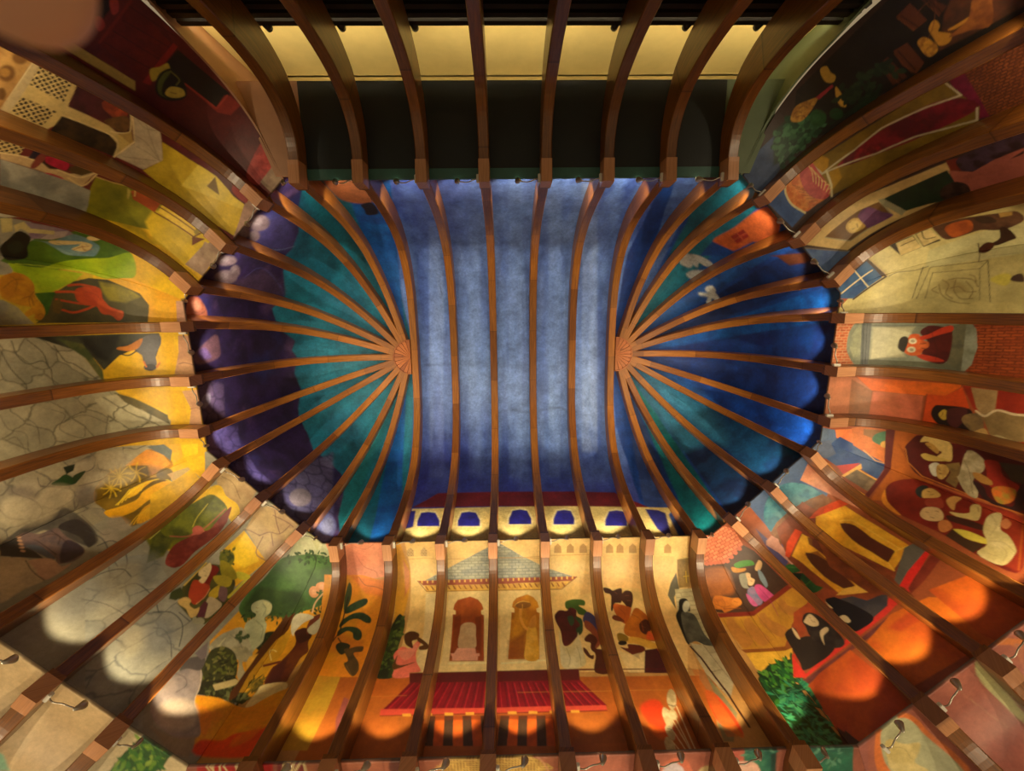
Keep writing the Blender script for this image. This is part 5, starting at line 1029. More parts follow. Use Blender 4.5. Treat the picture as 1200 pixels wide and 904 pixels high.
 ('L',[447,571,437,521,441,433,438,402,408,380],{'c': (233,206,141),'w': 1.7,'s': 1}),
 ('L',[453,423,459,386,408,376],{'c': (229,200,131),'w': 1.8,'s': 1}),
 ('P',[428,510,404,447,428,427,446,469],{'c': (51,26,14),'f': .4}),
 ('P',[427,435,410,428,403,382,431,402,435,424],{'c': (81,60,24),'f': .4}),
 ('P',[436,519,411,519,413,503,434,500],{'c': (31,26,44)}),
 ('P',[459,504,437,506,413,503,412,491,434,490,456,494],{'c': (132,60,46),'s': 1}),
 ('P',[417,490,409,471,410,442,434,438,435,470,431,484],{'c': (193,30,61),'s': 1,'t': ('m',(152,20,44),.063,.8,3)}),
 ('P',[463,473,457,456,460,430,479,430,494,447,483,461],{'c': (193,30,61),'s': 1,'t': ('m',(152,20,44),.065,.8,3)}),
 ('P',[463,564,463,502,461,420,463,386,465,365,509,350,538,343,559,400,576,456,589,510],{'c': (136,134,117),'t': ('m',(172,166,141),.263,.9,3)}),
 ('P',[467,562,495,530,532,514,554,525],{'c': (91,90,81),'f': 2,'a': .5}),
 ('P',[522,67,438,61,383,44,392,6,453,4,510,-3,520,57],{'c': (178,150,127),'t': ('m',(152,122,101),.146,.9,3)}),
 ('P',[148,94,33,117,24,97,39,50,59,46,130,43,150,51],{'c': (193,70,61),'s': 1,'t': ('m',(152,40,36),.081,.9,3)}),
 ('P',[133,47,49,48,61,-3,134,-10],{'c': (178,150,121),'t': ('m',(152,122,101),.14,.9,3)}),
 ('P',[458,55,414,64,396,-9,454,-17],{'c': (182,154,125),'t': ('m',(152,122,101),.146,.9,3)}),
 ('P',[282,19,222,43,174,25,186,-27,249,-28,311,-16,335,1],{'c': (178,140,121),'t': ('m',(152,118,101),.112,.9,3)}),
 ('P',[197,325,178,227,189,103,191,43,226,40,231,84,217,153,226,229,228,301],{'c': (97,26,24),'t': ('m',(77,18,18),.146,.8,3)}),
 ('P',[220,97,185,100,184,61,202,41,220,44],{'c': (152,44,40),'s': 1,'f': .5}),
 ('L',[659,308,652,303],{'c': (122,76,36),'w': .7,'a': .8,'s': 1}),
 ('L',[659,293,653,290],{'c': (122,76,36),'w': .7,'a': .8,'s': 1}),
 ('L',[639,298,639,292],{'c': (122,76,36),'w': .7,'a': .8,'s': 1}),
 ('L',[673,308,673,296,664,287],{'c': (122,76,36),'w': .7,'a': .8,'s': 1}),
 ('L',[664,355,661,329,642,309],{'c': (81,110,117),'w': 1,'a': .7,'s': 1}),
 ('L',[675,343,681,321,680,301],{'c': (81,110,117),'w': 1,'a': .7,'s': 1}),
 ('L',[814,396,828,376,866,364],{'c': (132,86,24),'w': 1.2,'a': .7,'s': 1}),
 ],
 'west': [
 ('P',[-399,237,-380,188,-346,110,-311,30,-278,-41,-187,-39,-93,-37,3,-35,107,-19,215,-3,326,15,376,132,352,233,318,325,221,318,127,313,34,307,-57,301,-146,296,-231,276,-315,256],{'c': (235,190,26),'t': ('m',(217,160,20),.348,.6,4)}),
 ('P',[-196,552,-189,495,-181,435,-173,372,-144,333,-91,304,-13,275,68,222,109,158,172,96,195,79,196,190,184,282,194,360,199,437,208,501,215,561,230,637,159,623,88,608,18,594,-53,580,-125,566],{'c': (180,170,135),'t': ('r',(134,130,105),(105,100,77),.318,5,.08,-.63,1.5)}),
 ('P',[426,705,347,680,267,654,186,628,187,568,187,504,186,435,202,373,217,309,229,244,246,153,307,221,389,267,425,303,431,368,434,433,434,494,433,553,431,607,428,659],{'c': (180,170,135),'t': ('r',(130,124,109),(101,96,81),.302,8,.08,-.62,1.4)}),
 ('P',[-168,412,-167,353,-166,293,-166,232,-164,101,-136,100,-56,135,-33,161,-88,163,-109,182,-90,200,-46,266,-89,284,-121,327],{'c': (35,36,26),'t': ('m',(71,72,51),.246,.8,6)}),
 ('P',[-160,361,-138,304,-49,269,-18,270,-13,253,-11,275,-91,304],{'c': (71,84,40),'t': ('m',(105,104,51),.168,.8,2),'f': .8}),
 ('P',[-157,308,-162,211,-122,224,-76,252,-88,277],{'c': (24,22,16),'f': 2.4,'a': .8}),
 ('P',[-46,266,-92,221,-109,182,-66,166,-37,154,-55,118,-136,100,-164,101,-163,52,-2,69,-5,166,-12,247],{'c': (235,186,24),'t': ('m',(217,160,20),.162,.5,3)}),
 ('P',[-109,178,-148,154,-159,128,-156,100,-126,102,-91,123,-51,127,-57,157,-88,163],{'c': (93,92,97),'s': 1}),
 ('P',[-120,221,-124,195,-148,154,-118,166,-105,191,-112,222],{'c': (199,120,30),'s': 1}),
 ('L',[-103,227,-90,200,-104,176],{'c': (51,46,40),'w': 2.1,'s': 1}),
 ('P',[-43,128,-36,133,-32,143,-33,154,-38,162,-46,164,-52,160,-56,150,-56,139,-51,131],{'c': (51,48,55),'s': 1}),
 ('L',[-66,162,-47,157],{'c': (223,120,40),'w': 2.2,'s': 1}),
 ('L',[-59,116,-43,127],{'c': (223,120,40),'w': 2.4,'s': 1}),
 ('P',[-155,37,-155,-4,-7,-2,-4,77,-95,45],{'c': (209,160,117),'t': ('m',(178,128,101),.221,.7,2)}),
 ('P',[46,56,40,-7,179,2,186,54,114,33],{'c': (209,160,117),'t': ('m',(178,128,101),.23,.7,2)}),
 ('L',[-54,52,-58,28,-49,-5],{'c': (142,96,81),'w': 1.3,'s': 1}),
 ('L',[114,38,108,12,114,-2],{'c': (142,96,81),'w': 1.1,'s': 1}),
 ('P',[33,253,61,206,134,120,177,117,158,149,105,190,87,232],{'c': (101,90,51),'f': .5,'t': ('m',(71,70,44),.122,.7,2)}),
 ('P',[47,305,40,247,72,230,110,190,178,108,177,199,168,280,108,278],{'c': (193,184,147),'f': .4,'t': ('r',(152,146,117),(91,86,61),.206,3,.14,-.74,1.6)}),
 ('P',[33,239,42,157,44,56,186,50,184,118,134,111,87,164,61,206],{'c': (235,186,24),'t': ('m',(217,160,20),.17,.5,3)}),
 ('L',[-138,493,-79,479,-33,456,-16,456],{'c': (71,66,49),'w': 1.4,'a': .8,'s': 1}),
 ('L',[-160,464,-118,459,-90,439,-95,405,-66,390],{'c': (71,66,49),'w': 1.5,'a': .8,'s': 1}),
 ('L',[-161,429,-120,401,-76,395],{'c': (71,66,49),'w': 1.5,'a': .8,'s': 1}),
 ('L',[-138,371,-88,353,-76,334,-34,299,-12,282],{'c': (71,66,49),'w': 1.6,'a': .8,'s': 1}),
 ('L',[-66,390,-21,391,-8,366],{'c': (71,66,49),'w': 1.5,'a': .8,'s': 1}),
 ('L',[43,528,87,517,111,483,159,485],{'c': (71,66,51),'w': 1.1,'a': .6,'s': 1}),
 ('L',[66,474,98,453,151,456],{'c': (71,66,51),'w': 1.1,'a': .6,'s': 1}),
 ('L',[56,411,82,381,122,402,167,352,131,339],{'c': (71,66,51),'w': 1.2,'a': .6,'s': 1}),
 ('L',[108,278,184,297],{'c': (71,66,51),'w': 1.3,'a': .6,'s': 1}),
 ('L',[100,384,94,333,137,282],{'c': (71,66,51),'w': 1.2,'a': .6,'s': 1}),
 ('L',[117,529,117,504,173,494,188,524],{'c': (71,66,51),'w': 1.1,'a': .6,'s': 1}),
 ('P',[-418,460,-419,384,-347,432,-344,475],{'c': (162,156,131),'t': ('m',(112,112,97),.207,.9,7)}),
 ('P',[-383,447,-419,405,-419,314,-410,268,-385,201,-384,205,-378,300,-351,380,-380,437],{'c': (57,92,22),'t': ('m',(87,120,26),.287,.8,7)}),
 ('P',[-418,441,-419,382,-412,382,-404,384,-399,388,-395,395,-392,402,-389,412,-387,423,-387,432,-391,437,-396,439,-402,440,-408,441,-414,442],{'c': (29,26,18)}),
 ('P',[-419,425,-419,394,-410,403,-406,411,-409,418,-415,424],{'c': (41,44,30),'f': 1.2}),
 ('P',[-365,393,-367,385,-371,367,-376,349,-382,338,-388,327,-395,312,-401,290,-407,264,-408,260,-380,188,-360,142,-358,143,-352,153,-349,172,-347,196,-348,218,-354,235,-363,252,-369,270,-372,295,-372,322,-371,346,-369,367,-366,385],{'c': (142,176,16),'t': ('m',(176,196,20),.159,.7,7)}),
 ('P',[-380,432,-373,387,-373,350,-362,268,-339,290,-308,338,-292,367,-301,389,-340,397,-357,423],{'c': (152,180,20),'t': ('m',(186,196,24),.219,.8,4)}),
 ('L',[-379,416,-378,357,-369,270,-351,210],{'c': (203,220,61),'w': .9,'a': .8,'s': 1}),
 ('P',[-296,389,-303,338,-261,349,-210,373,-216,400,-261,376],{'c': (45,92,20),'t': ('m',(67,110,24),.133,.8,4)}),
 ('P',[-303,338,-336,295,-349,258,-345,210,-318,154,-290,125,-261,117,-202,128,-203,203,-205,271,-207,337,-208,401,-236,369,-282,350],{'c': (85,78,40),'t': ('m',(61,58,36),.235,.8,4)}),
 ('P',[-339,235,-329,188,-307,155,-290,139,-270,179,-278,220,-306,232],{'c': (152,140,40),'f': 2,'t': ('m',(112,104,40),.172,.8,4)}),
 ('P',[-309,295,-321,270,-317,237,-284,235,-261,226,-244,241,-259,255,-262,279,-277,295],{'c': (199,76,26),'s': 1,'t': ('m',(172,56,20),.117,.7,4)}),
 ('P',[-289,241,-259,223,-247,204,-240,191,-220,195,-211,208,-229,223,-234,243,-262,251],{'c': (199,76,26),'s': 1}),
 ('L',[-302,339,-304,311,-301,284],{'c': (199,76,26),'w': 3.4,'s': 1}),
 ('L',[-279,342,-273,316,-266,286],{'c': (188,70,24),'w': 3,'s': 1}),
 ('L',[-247,333,-239,310,-246,285,-259,259],{'c': (199,76,26),'w': 3.2,'s': 1}),
 ('L',[-323,308,-327,280,-319,246],{'c': (182,70,24),'w': 3.4,'s': 1}),
 ('L',[-305,272,-297,249,-278,240],{'c': (112,40,16),'w': .9,'a': .6,'s': 1}),
 ('P',[-230,192,-222,195,-217,201,-217,206,-222,210,-230,211,-238,208,-243,203,-243,197,-238,193],{'c': (209,90,40),'s': 1}),
 ('P',[-274,351,-282,334,-261,330,-235,342,-241,357],{'c': (101,80,30),'f': .5}),
 ('P',[-336,456,-353,424,-347,399,-321,385,-286,389,-261,376,-236,375,-218,388,-223,402,-236,398,-226,421,-241,418,-256,402,-261,426,-280,459,-298,463],{'c': (209,150,30),'s': 1,'t': ('m',(178,110,24),.172,.8,4)}),
 ('L',[-308,454,-333,427,-335,405],{'c': (122,76,20),'w': 1,'a': .7,'s': 1}),
 ('L',[-281,418,-286,399,-261,396],{'c': (122,76,20),'w': 1.1,'a': .8,'s': 1}),
 ('P',[-279,488,-275,460,-256,434,-231,420,-206,405,-205,502],{'c': (152,146,121),'t': ('m',(178,170,121),.148,.8,4)}),
 ('P',[-348,218,-352,158,-315,83,-277,-8,-276,24,-204,33,-203,130,-261,117,-301,138],{'c': (239,180,40),'t': ('m',(235,160,20),.367,.6,4)}),
 ('P',[-274,23,-275,-10,-203,-8,-202,32],{'c': (199,150,125),'t': ('m',(209,160,131),.151,.6,4)}),
 ('P',[345,347,330,336,317,320,307,305,303,290,302,275,298,259,284,239,265,217,254,198,256,181,267,165,279,152,291,142,304,135,315,131,323,130,328,131,334,139,341,158,346,183,355,202,368,211,385,215,408,223,428,334,420,341,397,356,378,359,361,355],{'c': (199,136,26),'t': ('m',(152,106,20),.215,.8,4)}),
 ('P',[350,350,313,306,298,259,308,205,362,203,368,144,382,146,413,245,429,337,397,356],{'c': (105,84,20),'t': ('m',(136,106,24),.187,.8,4)}),
 ('P',[297,263,254,198,278,157,321,138,356,197,315,201],{'c': (229,150,51),'t': ('m',(239,170,61),.194,.8,4)}),
 ('P',[244,196,243,147,269,125,308,136,285,153,261,180],{'c': (107,116,111),'f': .3}),
 ('P',[248,132,245,93,298,95,322,132,276,123],{'c': (239,180,51)}),
 ('P',[251,94,245,29,285,36,298,89],{'c': (239,206,30)}),
 ('P',[351,73,305,84,292,16,327,17],{'c': (239,196,30)}),
 ('L',[328,281,340,264,353,254],{'c': (229,190,40),'w': 1.8,'a': .9,'s': 1}),
 ('L',[328,281,351,271,369,267],{'c': (229,190,40),'w': 1.8,'a': .9,'s': 1}),
 ('L',[328,281,355,281,372,284],{'c': (229,190,40),'w': 1.8,'a': .9,'s': 1}),
 ('L',[328,281,350,291,361,300],{'c': (229,190,40),'w': 1.8,'a': .9,'s': 1}),
 ('L',[328,281,338,297,340,310],{'c': (229,190,40),'w': 1.8,'a': .9,'s': 1}),
 ('L',[328,281,324,299,315,311],{'c': (229,190,40),'w': 1.8,'a': .9,'s': 1}),
 ('L',[328,281,311,295,295,302],{'c': (229,190,40),'w': 1.8,'a': .9,'s': 1}),
 ('L',[328,281,303,287,285,287],{'c': (229,190,40),'w': 1.8,'a': .9,'s': 1}),
 ('L',[328,281,303,276,289,270],{'c': (229,190,40),'w': 1.8,'a': .9,'s': 1}),
 ('L',[328,281,312,267,304,256],{'c': (229,190,40),'w': 1.8,'a': .9,'s': 1}),
 ('L',[328,281,325,263,328,250],{'c': (229,190,40),'w': 1.8,'a': .9,'s': 1}),
 ('L',[362,309,373,294,384,286],{'c': (229,190,40),'w': 1.8,'a': .9,'s': 1}),
 ('L',[362,309,383,302,399,300],{'c': (229,190,40),'w': 1.8,'a': .9,'s': 1}),
 ('L',[362,309,383,312,396,318],{'c': (229,190,40),'w': 1.8,'a': .9,'s': 1}),
 ('L',[362,309,373,321,377,331],{'c': (229,190,40),'w': 1.8,'a': .9,'s': 1}),
 ('L',[362,309,358,324,352,334],{'c': (229,190,40),'w': 1.8,'a': .9,'s': 1}),
 ('L',[362,309,345,320,331,325],{'c': (229,190,40),'w': 1.8,'a': .9,'s': 1}),
 ('L',[362,309,340,310,325,308],{'c': (229,190,40),'w': 1.8,'a': .9,'s': 1}),
 ('L',[362,309,344,300,335,292],{'c': (229,190,40),'w': 1.8,'a': .9,'s': 1}),
 ('L',[362,309,357,294,359,283],{'c': (229,190,40),'w': 1.8,'a': .9,'s': 1}),
 ('L',[331,236,341,221,351,212],{'c': (229,190,40),'w': 1.9,'a': .9,'s': 1}),
 ('L',[331,236,354,231,370,232],{'c': (229,190,40),'w': 1.9,'a': .9,'s': 1}),
 ('L',[331,236,350,245,359,254],{'c': (229,190,40),'w': 1.9,'a': .9,'s': 1}),
 ('L',[331,236,332,252,327,262],{'c': (229,190,40),'w': 1.9,'a': .9,'s': 1}),
 ('L',[331,236,314,247,299,251],{'c': (229,190,40),'w': 1.9,'a': .9,'s': 1}),
 ('L',[331,236,309,233,295,228],{'c': (229,190,40),'w': 1.9,'a': .9,'s': 1}),
 ('L',[331,236,321,222,318,211],{'c': (229,190,40),'w': 1.9,'a': .9,'s': 1}),
 ('P',[410,230,407,228,400,216,394,201,389,187,386,174,385,162,386,157],{'c': (239,176,24)}),
 ('P',[389,258,372,214,376,166,377,195,394,226,413,247,415,275],{'c': (233,170,20),'s': 1}),
 ('L',[388,262,411,284,430,300],{'c': (239,196,40),'w': 1.6,'s': 1}),
 ('L',[386,256,410,275,426,290],{'c': (239,196,40),'w': 1.6,'s': 1}),
 ('L',[385,249,408,267,421,279],{'c': (239,196,40),'w': 1.6,'s': 1}),
 ('L',[383,242,406,258,417,268],{'c': (239,196,40),'w': 1.6,'s': 1}),
 ('L',[382,236,404,250,412,257],{'c': (239,196,40),'w': 1.6,'s': 1}),
 ('L',[380,229,402,241,407,246],{'c': (239,196,40),'w': 1.6,'s': 1}),
 ('L',[378,222,400,232,402,235],{'c': (239,196,40),'w': 1.6,'s': 1}),
 ('P',[341,140,333,131,329,118,325,105,320,93,316,80,315,73,321,72,329,76,339,83,350,93,362,106,369,116,380,142,373,144,356,144],{'c': (239,190,30)}),
 ('P',[373,125,368,117,359,99,357,87],{'c': (239,190,30)}),
 ('L',[428,305,388,244,373,180,403,138,457,177],{'c': (239,210,51),'w': 1.7,'a': .9,'s': 1}),
 ('P',[352,135,366,139,378,151,381,167,375,180,363,185,349,182,338,170,335,155,340,141],{'c': (122,104,61),'s': 1,'f': 1.2}),
 ('P',[333,484,353,494,358,519,349,547,329,568,306,575,288,565,281,542,289,514,309,491],{'c': (188,176,147),'s': 1,'f': 3.6,'a': .8}),
 ('P',[339,406,355,415,361,436,353,462,336,481,316,488,301,479,296,458,302,433,319,413],{'c': (188,176,147),'s': 1,'f': 3.9,'a': .8}),
 ('P',[278,477,291,485,295,501,290,520,277,535,263,539,251,532,246,517,251,498,263,483],{'c': (188,176,147),'s': 1,'f': 3.6,'a': .8}),
 ('P',[269,337,281,344,287,361,283,381,271,396,256,401,244,395,239,378,243,359,254,343],{'c': (188,176,147),'s': 1,'f': 4,'a': .8}),
 ('P',[276,238,293,247,302,269,298,296,284,317,265,325,249,316,241,294,243,267,257,246],{'c': (188,176,147),'s': 1,'f': 4.1,'a': .8}),
 ('P',[322,312,339,319,347,334,342,353,328,368,310,373,294,366,286,350,290,332,303,317],{'c': (188,176,147),'s': 1,'f': 4.1,'a': .8}),
 ('P',[375,352,386,362,386,377,374,392,356,400,338,400,326,390,326,375,337,361,356,352],{'c': (172,160,141),'s': 1,'f': 3,'a': .6}),
 ('L',[304,579,340,562,368,511,366,494,347,488,311,504,271,541,250,541],{'c': (85,76,71),'w': 1.3,'a': .75,'s': 1}),
 ('L',[280,477,299,442,324,407,354,405,366,441,368,490],{'c': (85,76,71),'w': 1.5,'a': .75,'s': 1}),
 ('L',[251,480,280,477,292,450],{'c': (85,76,71),'w': 1.4,'a': .75,'s': 1}),
 ('L',[247,331,278,345,280,386],{'c': (85,76,71),'w': 1.5,'a': .75,'s': 1}),
 ('L',[260,329,285,328,304,304,323,325,322,371,320,388],{'c': (85,76,71),'w': 1.5,'a': .75,'s': 1}),
 ('L',[359,408,388,409],{'c': (85,76,71),'w': 1.5,'a': .75,'s': 1}),
 ('P',[285,453,277,434,269,411,302,390,309,400,302,429],{'c': (20,66,30),'s': 1}),
 ('P',[282,395,277,363,293,375,306,395],{'c': (31,60,30),'s': 1}),
 ('P',[244,415,245,384,265,392,269,411],{'c': (20,40,26)}),
 ('P',[398,598,391,582,384,561,378,542,376,529,377,517,377,504,378,487,378,467,377,452,373,445,367,442,368,437,379,427,396,416,415,405,433,395,434,472,426,479,416,495,415,507,413,520,408,533,403,545,401,559,406,574,413,591,417,601,413,605,405,604],{'c': (75,72,67),'f': 1.2,'t': ('m',(105,100,89),.163,.8,4)}),
 ('P',[425,461,420,455,418,444,418,432,420,423,425,413,433,404,434,457,433,458],{'c': (51,48,49)}),
 ('P',[403,599,401,554,429,548,433,546,431,604,431,604],{'c': (57,54,51),'f': .7}),
 ('P',[433,552,432,552,418,557,406,557,398,554,395,549,396,542,399,534,405,526,414,518,420,508,422,494,422,478,425,465,434,459],{'c': (118,96,91),'t': ('m',(85,78,85),.115,.8,4)}),
 ('P',[407,549,408,551,407,554,405,558,401,560,399,561,398,559,399,556,401,552,405,550],{'c': (199,156,121),'s': 1}),
 ('P',[419,549,420,551,419,554,416,557,412,560,410,560,409,559,410,556,412,552,416,550],{'c': (199,156,121),'s': 1}),
 ('P',[430,549,431,550,430,554,427,557,424,560,421,560,420,558,421,555,424,552,427,549],{'c': (199,156,121),'s': 1}),
 ('L',[430,510,437,481,459,463,478,471],{'c': (61,44,40),'w': 1.2,'a': .8,'s': 1}),
 ('L',[426,479,462,459,493,446],{'c': (61,44,40),'w': 1.2,'a': .8,'s': 1}),
 ('L',[428,523,456,506,507,481],{'c': (61,44,40),'w': 1.2,'a': .8,'s': 1}),
 ('P',[431,609,430,628,422,626,415,620,424,614],{'c': (199,178,141),'f': .9,'t': ('m',(178,160,131),.214,.6,4)}),
 ('L',[419,396,467,377,511,355,521,338],{'c': (91,80,71),'w': 1.3,'a': .7,'s': 1}),
 ('P',[380,142,359,153,339,83,351,72],{'c': (193,170,111),'t': ('m',(217,170,111),.28,.8,4)}),
 ('P',[363,99,346,71,350,69],{'c': (235,184,26),'t': ('m',(199,160,40),.299,.8,4)}),
 ('P',[341,402,363,411,371,434,363,460,342,480,318,486,298,477,289,455,296,429,316,408],{'c': (199,186,151),'s': 1,'f': 4.3,'a': .55}),
 ('P',[370,453,389,468,391,505,376,546,351,578,325,588,308,574,305,541,317,499,342,465],{'c': (199,186,151),'s': 1,'f': 4,'a': .55}),
 ('P',[337,234,356,244,365,267,360,295,344,317,323,324,306,315,298,292,302,265,317,242],{'c': (199,186,151),'s': 1,'f': 4.6,'a': .55}),
 ('P',[263,264,284,272,294,291,290,315,274,333,253,340,234,331,224,312,226,289,241,270],{'c': (199,186,151),'s': 1,'f': 4.5,'a': .55}),
 ('P',[314,511,325,519,328,536,322,556,309,571,294,576,283,569,280,553,286,533,298,517],{'c': (199,186,151),'s': 1,'f': 3.9,'a': .55}),
 ('P',[380,355,399,367,403,383,392,397,369,404,344,401,326,389,321,373,331,358,354,351],{'c': (112,104,97),'s': 1,'f': 5.2,'a': .6}),
 ('P',[359,160,368,172,366,194,352,217,333,233,316,237,308,226,312,206,325,182,342,164],{'c': (112,104,97),'s': 1,'f': 5.7,'a': .6}),
 ('P',[301,490,304,499,296,517,281,535,265,548,253,551,250,543,256,526,271,507,288,494],{'c': (112,104,97),'s': 1,'f': 4.6,'a': .6}),
 ('L',[-301,389,-281,403,-256,404],{'c': (132,86,24),'w': 1.1,'a': .7,'s': 1}),
 ('L',[-342,433,-329,421,-300,430],{'c': (132,86,24),'w': 1.1,'a': .7,'s': 1}),
 ('L',[-231,393,-236,385,-231,382],{'c': (132,86,24),'w': 1.1,'a': .7,'s': 1}),
 ],
 'southwest': [
 ('P',[-731,143,-720,116,-682,31,-654,-28,-570,92,-639,153,-703,205,-760,254],{'c': (235,190,26),'t': ('m',(217,160,20),.387,.6,4)}),
 ('P',[-765,687,-769,631,-773,569,-775,503,-775,433,-772,360,-765,285,-750,209,-712,274,-672,386,-678,458,-682,525,-685,589,-686,647,-687,701,-688,749],{'c': (180,170,135),'t': ('r',(130,124,109),(101,96,81),.292,8,.08,-.12,1.4)}),
 ('P',[-771,335,-758,243,-731,143,-720,116,-718,116,-703,119,-692,122,-685,125,-682,130,-683,140,-691,158,-703,181,-707,201,-702,215,-690,227,-675,246,-653,280,-627,319,-613,348,-618,354,-635,349,-656,345,-681,351,-710,357,-734,359,-752,352,-768,339],{'c': (199,136,26),'t': ('m',(152,106,20),.214,.8,4)}),
 ('P',[-771,333,-761,259,-743,182,-703,205,-660,162,-618,200,-584,290,-600,352,-642,341,-688,358,-734,359],{'c': (105,84,20),'t': ('m',(136,106,24),.185,.8,4)}),
 ('P',[-743,183,-731,143,-723,124,-691,131,-704,198,-739,180],{'c': (229,150,51),'t': ('m',(239,170,61),.201,.8,4)}),
 ('P',[-720,116,-713,101,-700,121,-722,122],{'c': (107,116,111),'f': .3}),
 ('P',[-696,63,-678,83,-687,127,-711,96],{'c': (239,180,51)}),
 ('P',[-695,61,-682,31,-666,-2,-644,31,-673,79],{'c': (239,206,30)}),
 ('P',[-665,80,-626,23,-594,59,-622,105],{'c': (239,196,30)}),
 ('L',[-771,256,-753,247,-738,245],{'c': (229,190,40),'w': 1.9,'a': .9,'s': 1}),
 ('L',[-771,256,-747,258,-729,264],{'c': (229,190,40),'w': 1.9,'a': .9,'s': 1}),
 ('L',[-771,256,-748,269,-734,281],{'c': (229,190,40),'w': 1.8,'a': .9,'s': 1}),
 ('L',[-771,256,-756,275,-750,289],{'c': (229,190,40),'w': 1.8,'a': .9,'s': 1}),
 ('L',[-771,256,-769,276,-773,287],{'c': (229,190,40),'w': 1.8,'a': .9,'s': 1}),
 ('L',[-771,256,-766,238,-757,229],{'c': (229,190,40),'w': 1.9,'a': .9,'s': 1}),
 ('L',[-752,298,-737,290,-725,288],{'c': (229,190,40),'w': 1.8,'a': .9,'s': 1}),
 ('L',[-752,298,-731,302,-717,308],{'c': (229,190,40),'w': 1.8,'a': .9,'s': 1}),
 ('L',[-752,298,-735,312,-725,323],{'c': (229,190,40),'w': 1.8,'a': .9,'s': 1}),
 ('L',[-752,298,-746,315,-746,326],{'c': (229,190,40),'w': 1.8,'a': .9,'s': 1}),
 ('L',[-752,298,-761,310,-770,316],{'c': (229,190,40),'w': 1.8,'a': .9,'s': 1}),
 ('L',[-752,298,-772,299,-786,297],{'c': (229,190,40),'w': 1.8,'a': .9,'s': 1}),
 ('L',[-752,298,-773,288,-786,278],{'c': (229,190,40),'w': 1.8,'a': .9,'s': 1}),
 ('L',[-752,298,-765,281,-770,269],{'c': (229,190,40),'w': 1.8,'a': .9,'s': 1}),
 ('L',[-752,298,-751,282,-745,273],{'c': (229,190,40),'w': 1.8,'a': .9,'s': 1}),
 ('L',[-746,218,-730,210,-717,208],{'c': (229,190,40),'w': 1.9,'a': .9,'s': 1}),
 ('L',[-746,218,-725,226,-712,234],{'c': (229,190,40),'w': 1.9,'a': .9,'s': 1}),
 ('L',[-746,218,-736,235,-732,248],{'c': (229,190,40),'w': 1.9,'a': .9,'s': 1}),
 ('L',[-746,218,-754,232,-764,239],{'c': (229,190,40),'w': 1.9,'a': .9,'s': 1}),
 ('L',[-746,218,-767,218,-782,215],{'c': (229,190,40),'w': 1.9,'a': .9,'s': 1}),
 ('L',[-746,218,-764,204,-773,192],{'c': (229,190,40),'w': 1.9,'a': .9,'s': 1}),
 ('L',[-746,218,-748,200,-744,189],{'c': (229,190,40),'w': 1.9,'a': .9,'s': 1}),
 ('P',[-694,364,-681,326,-668,281,-678,249,-671,207,-650,178,-624,181,-618,200,-636,230,-642,267,-640,314,-660,364],{'c': (239,176,24),'s': 1}),
 ('P',[-708,266,-700,219,-668,183,-686,207,-688,241,-683,269,-693,295],{'c': (233,170,20),'s': 1}),
 ('L',[-711,269,-700,300,-689,325],{'c': (239,196,40),'w': 1.6,'s': 1}),
 ('L',[-709,263,-698,292,-689,313],{'c': (239,196,40),'w': 1.6,'s': 1}),
 ('L',[-708,256,-696,284,-689,301],{'c': (239,196,40),'w': 1.6,'s': 1}),
 ('L',[-706,250,-694,275,-689,289],{'c': (239,196,40),'w': 1.6,'s': 1}),
 ('L',[-704,243,-691,267,-688,277],{'c': (239,196,40),'w': 1.6,'s': 1}),
 ('L',[-702,236,-689,258,-688,265],{'c': (239,196,40),'w': 1.6,'s': 1}),
 ('L',[-699,230,-687,250,-687,253],{'c': (239,196,40),'w': 1.6,'s': 1}),
 ('P',[-609,328,-631,282,-614,236,-585,259,-586,300,-592,330],{'c': (229,164,20),'s': 1}),
 ('L',[-622,282,-619,320,-608,351],{'c': (239,190,40),'w': 1.3,'s': 1}),
 ('L',[-622,280,-615,316,-603,343],{'c': (239,190,40),'w': 1.3,'s': 1}),
 ('L',[-621,277,-611,313,-599,334],{'c': (239,190,40),'w': 1.3,'s': 1}),
 ('L',[-620,274,-606,309,-594,325],{'c': (239,190,40),'w': 1.3,'s': 1}),
 ('L',[-620,271,-602,306,-590,316],{'c': (239,190,40),'w': 1.3,'s': 1}),
 ('L',[-619,268,-598,302,-585,307],{'c': (239,190,40),'w': 1.3,'s': 1}),
 ('L',[-618,265,-594,299,-580,298],{'c': (239,190,40),'w': 1.3,'s': 1}),
 ('P',[-678,144,-666,108,-650,79,-640,102,-639,145,-645,170],{'c': (239,190,30),'s': 1}),
 ('P',[-642,172,-636,125,-600,93,-586,116,-609,136],{'c': (239,190,30),'s': 1}),
 ('L',[-601,120,-596,150,-582,171],{'c': (239,200,51),'w': 1.5,'s': 1}),
 ('L',[-607,126,-601,154,-593,173],{'c': (239,200,51),'w': 1.5,'s': 1}),
 ('L',[-613,131,-606,158,-604,176],{'c': (239,200,51),'w': 1.5,'s': 1}),
 ('L',[-619,136,-611,162,-615,179],{'c': (239,200,51),'w': 1.5,'s': 1}),
 ('L',[-625,141,-616,166,-626,181],{'c': (239,200,51),'w': 1.5,'s': 1}),
 ('L',[-631,146,-621,170,-637,184],{'c': (239,200,51),'w': 1.4,'s': 1}),
 ('L',[-693,328,-702,253,-680,193,-629,177,-610,233],{'c': (239,210,51),'w': 1.6,'a': .9,'s': 1}),
 ('P',[-666,147,-657,158,-657,173,-665,186,-677,193,-691,191,-700,181,-701,166,-693,152,-679,145],{'c': (122,104,61),'s': 1,'f': 1.1}),
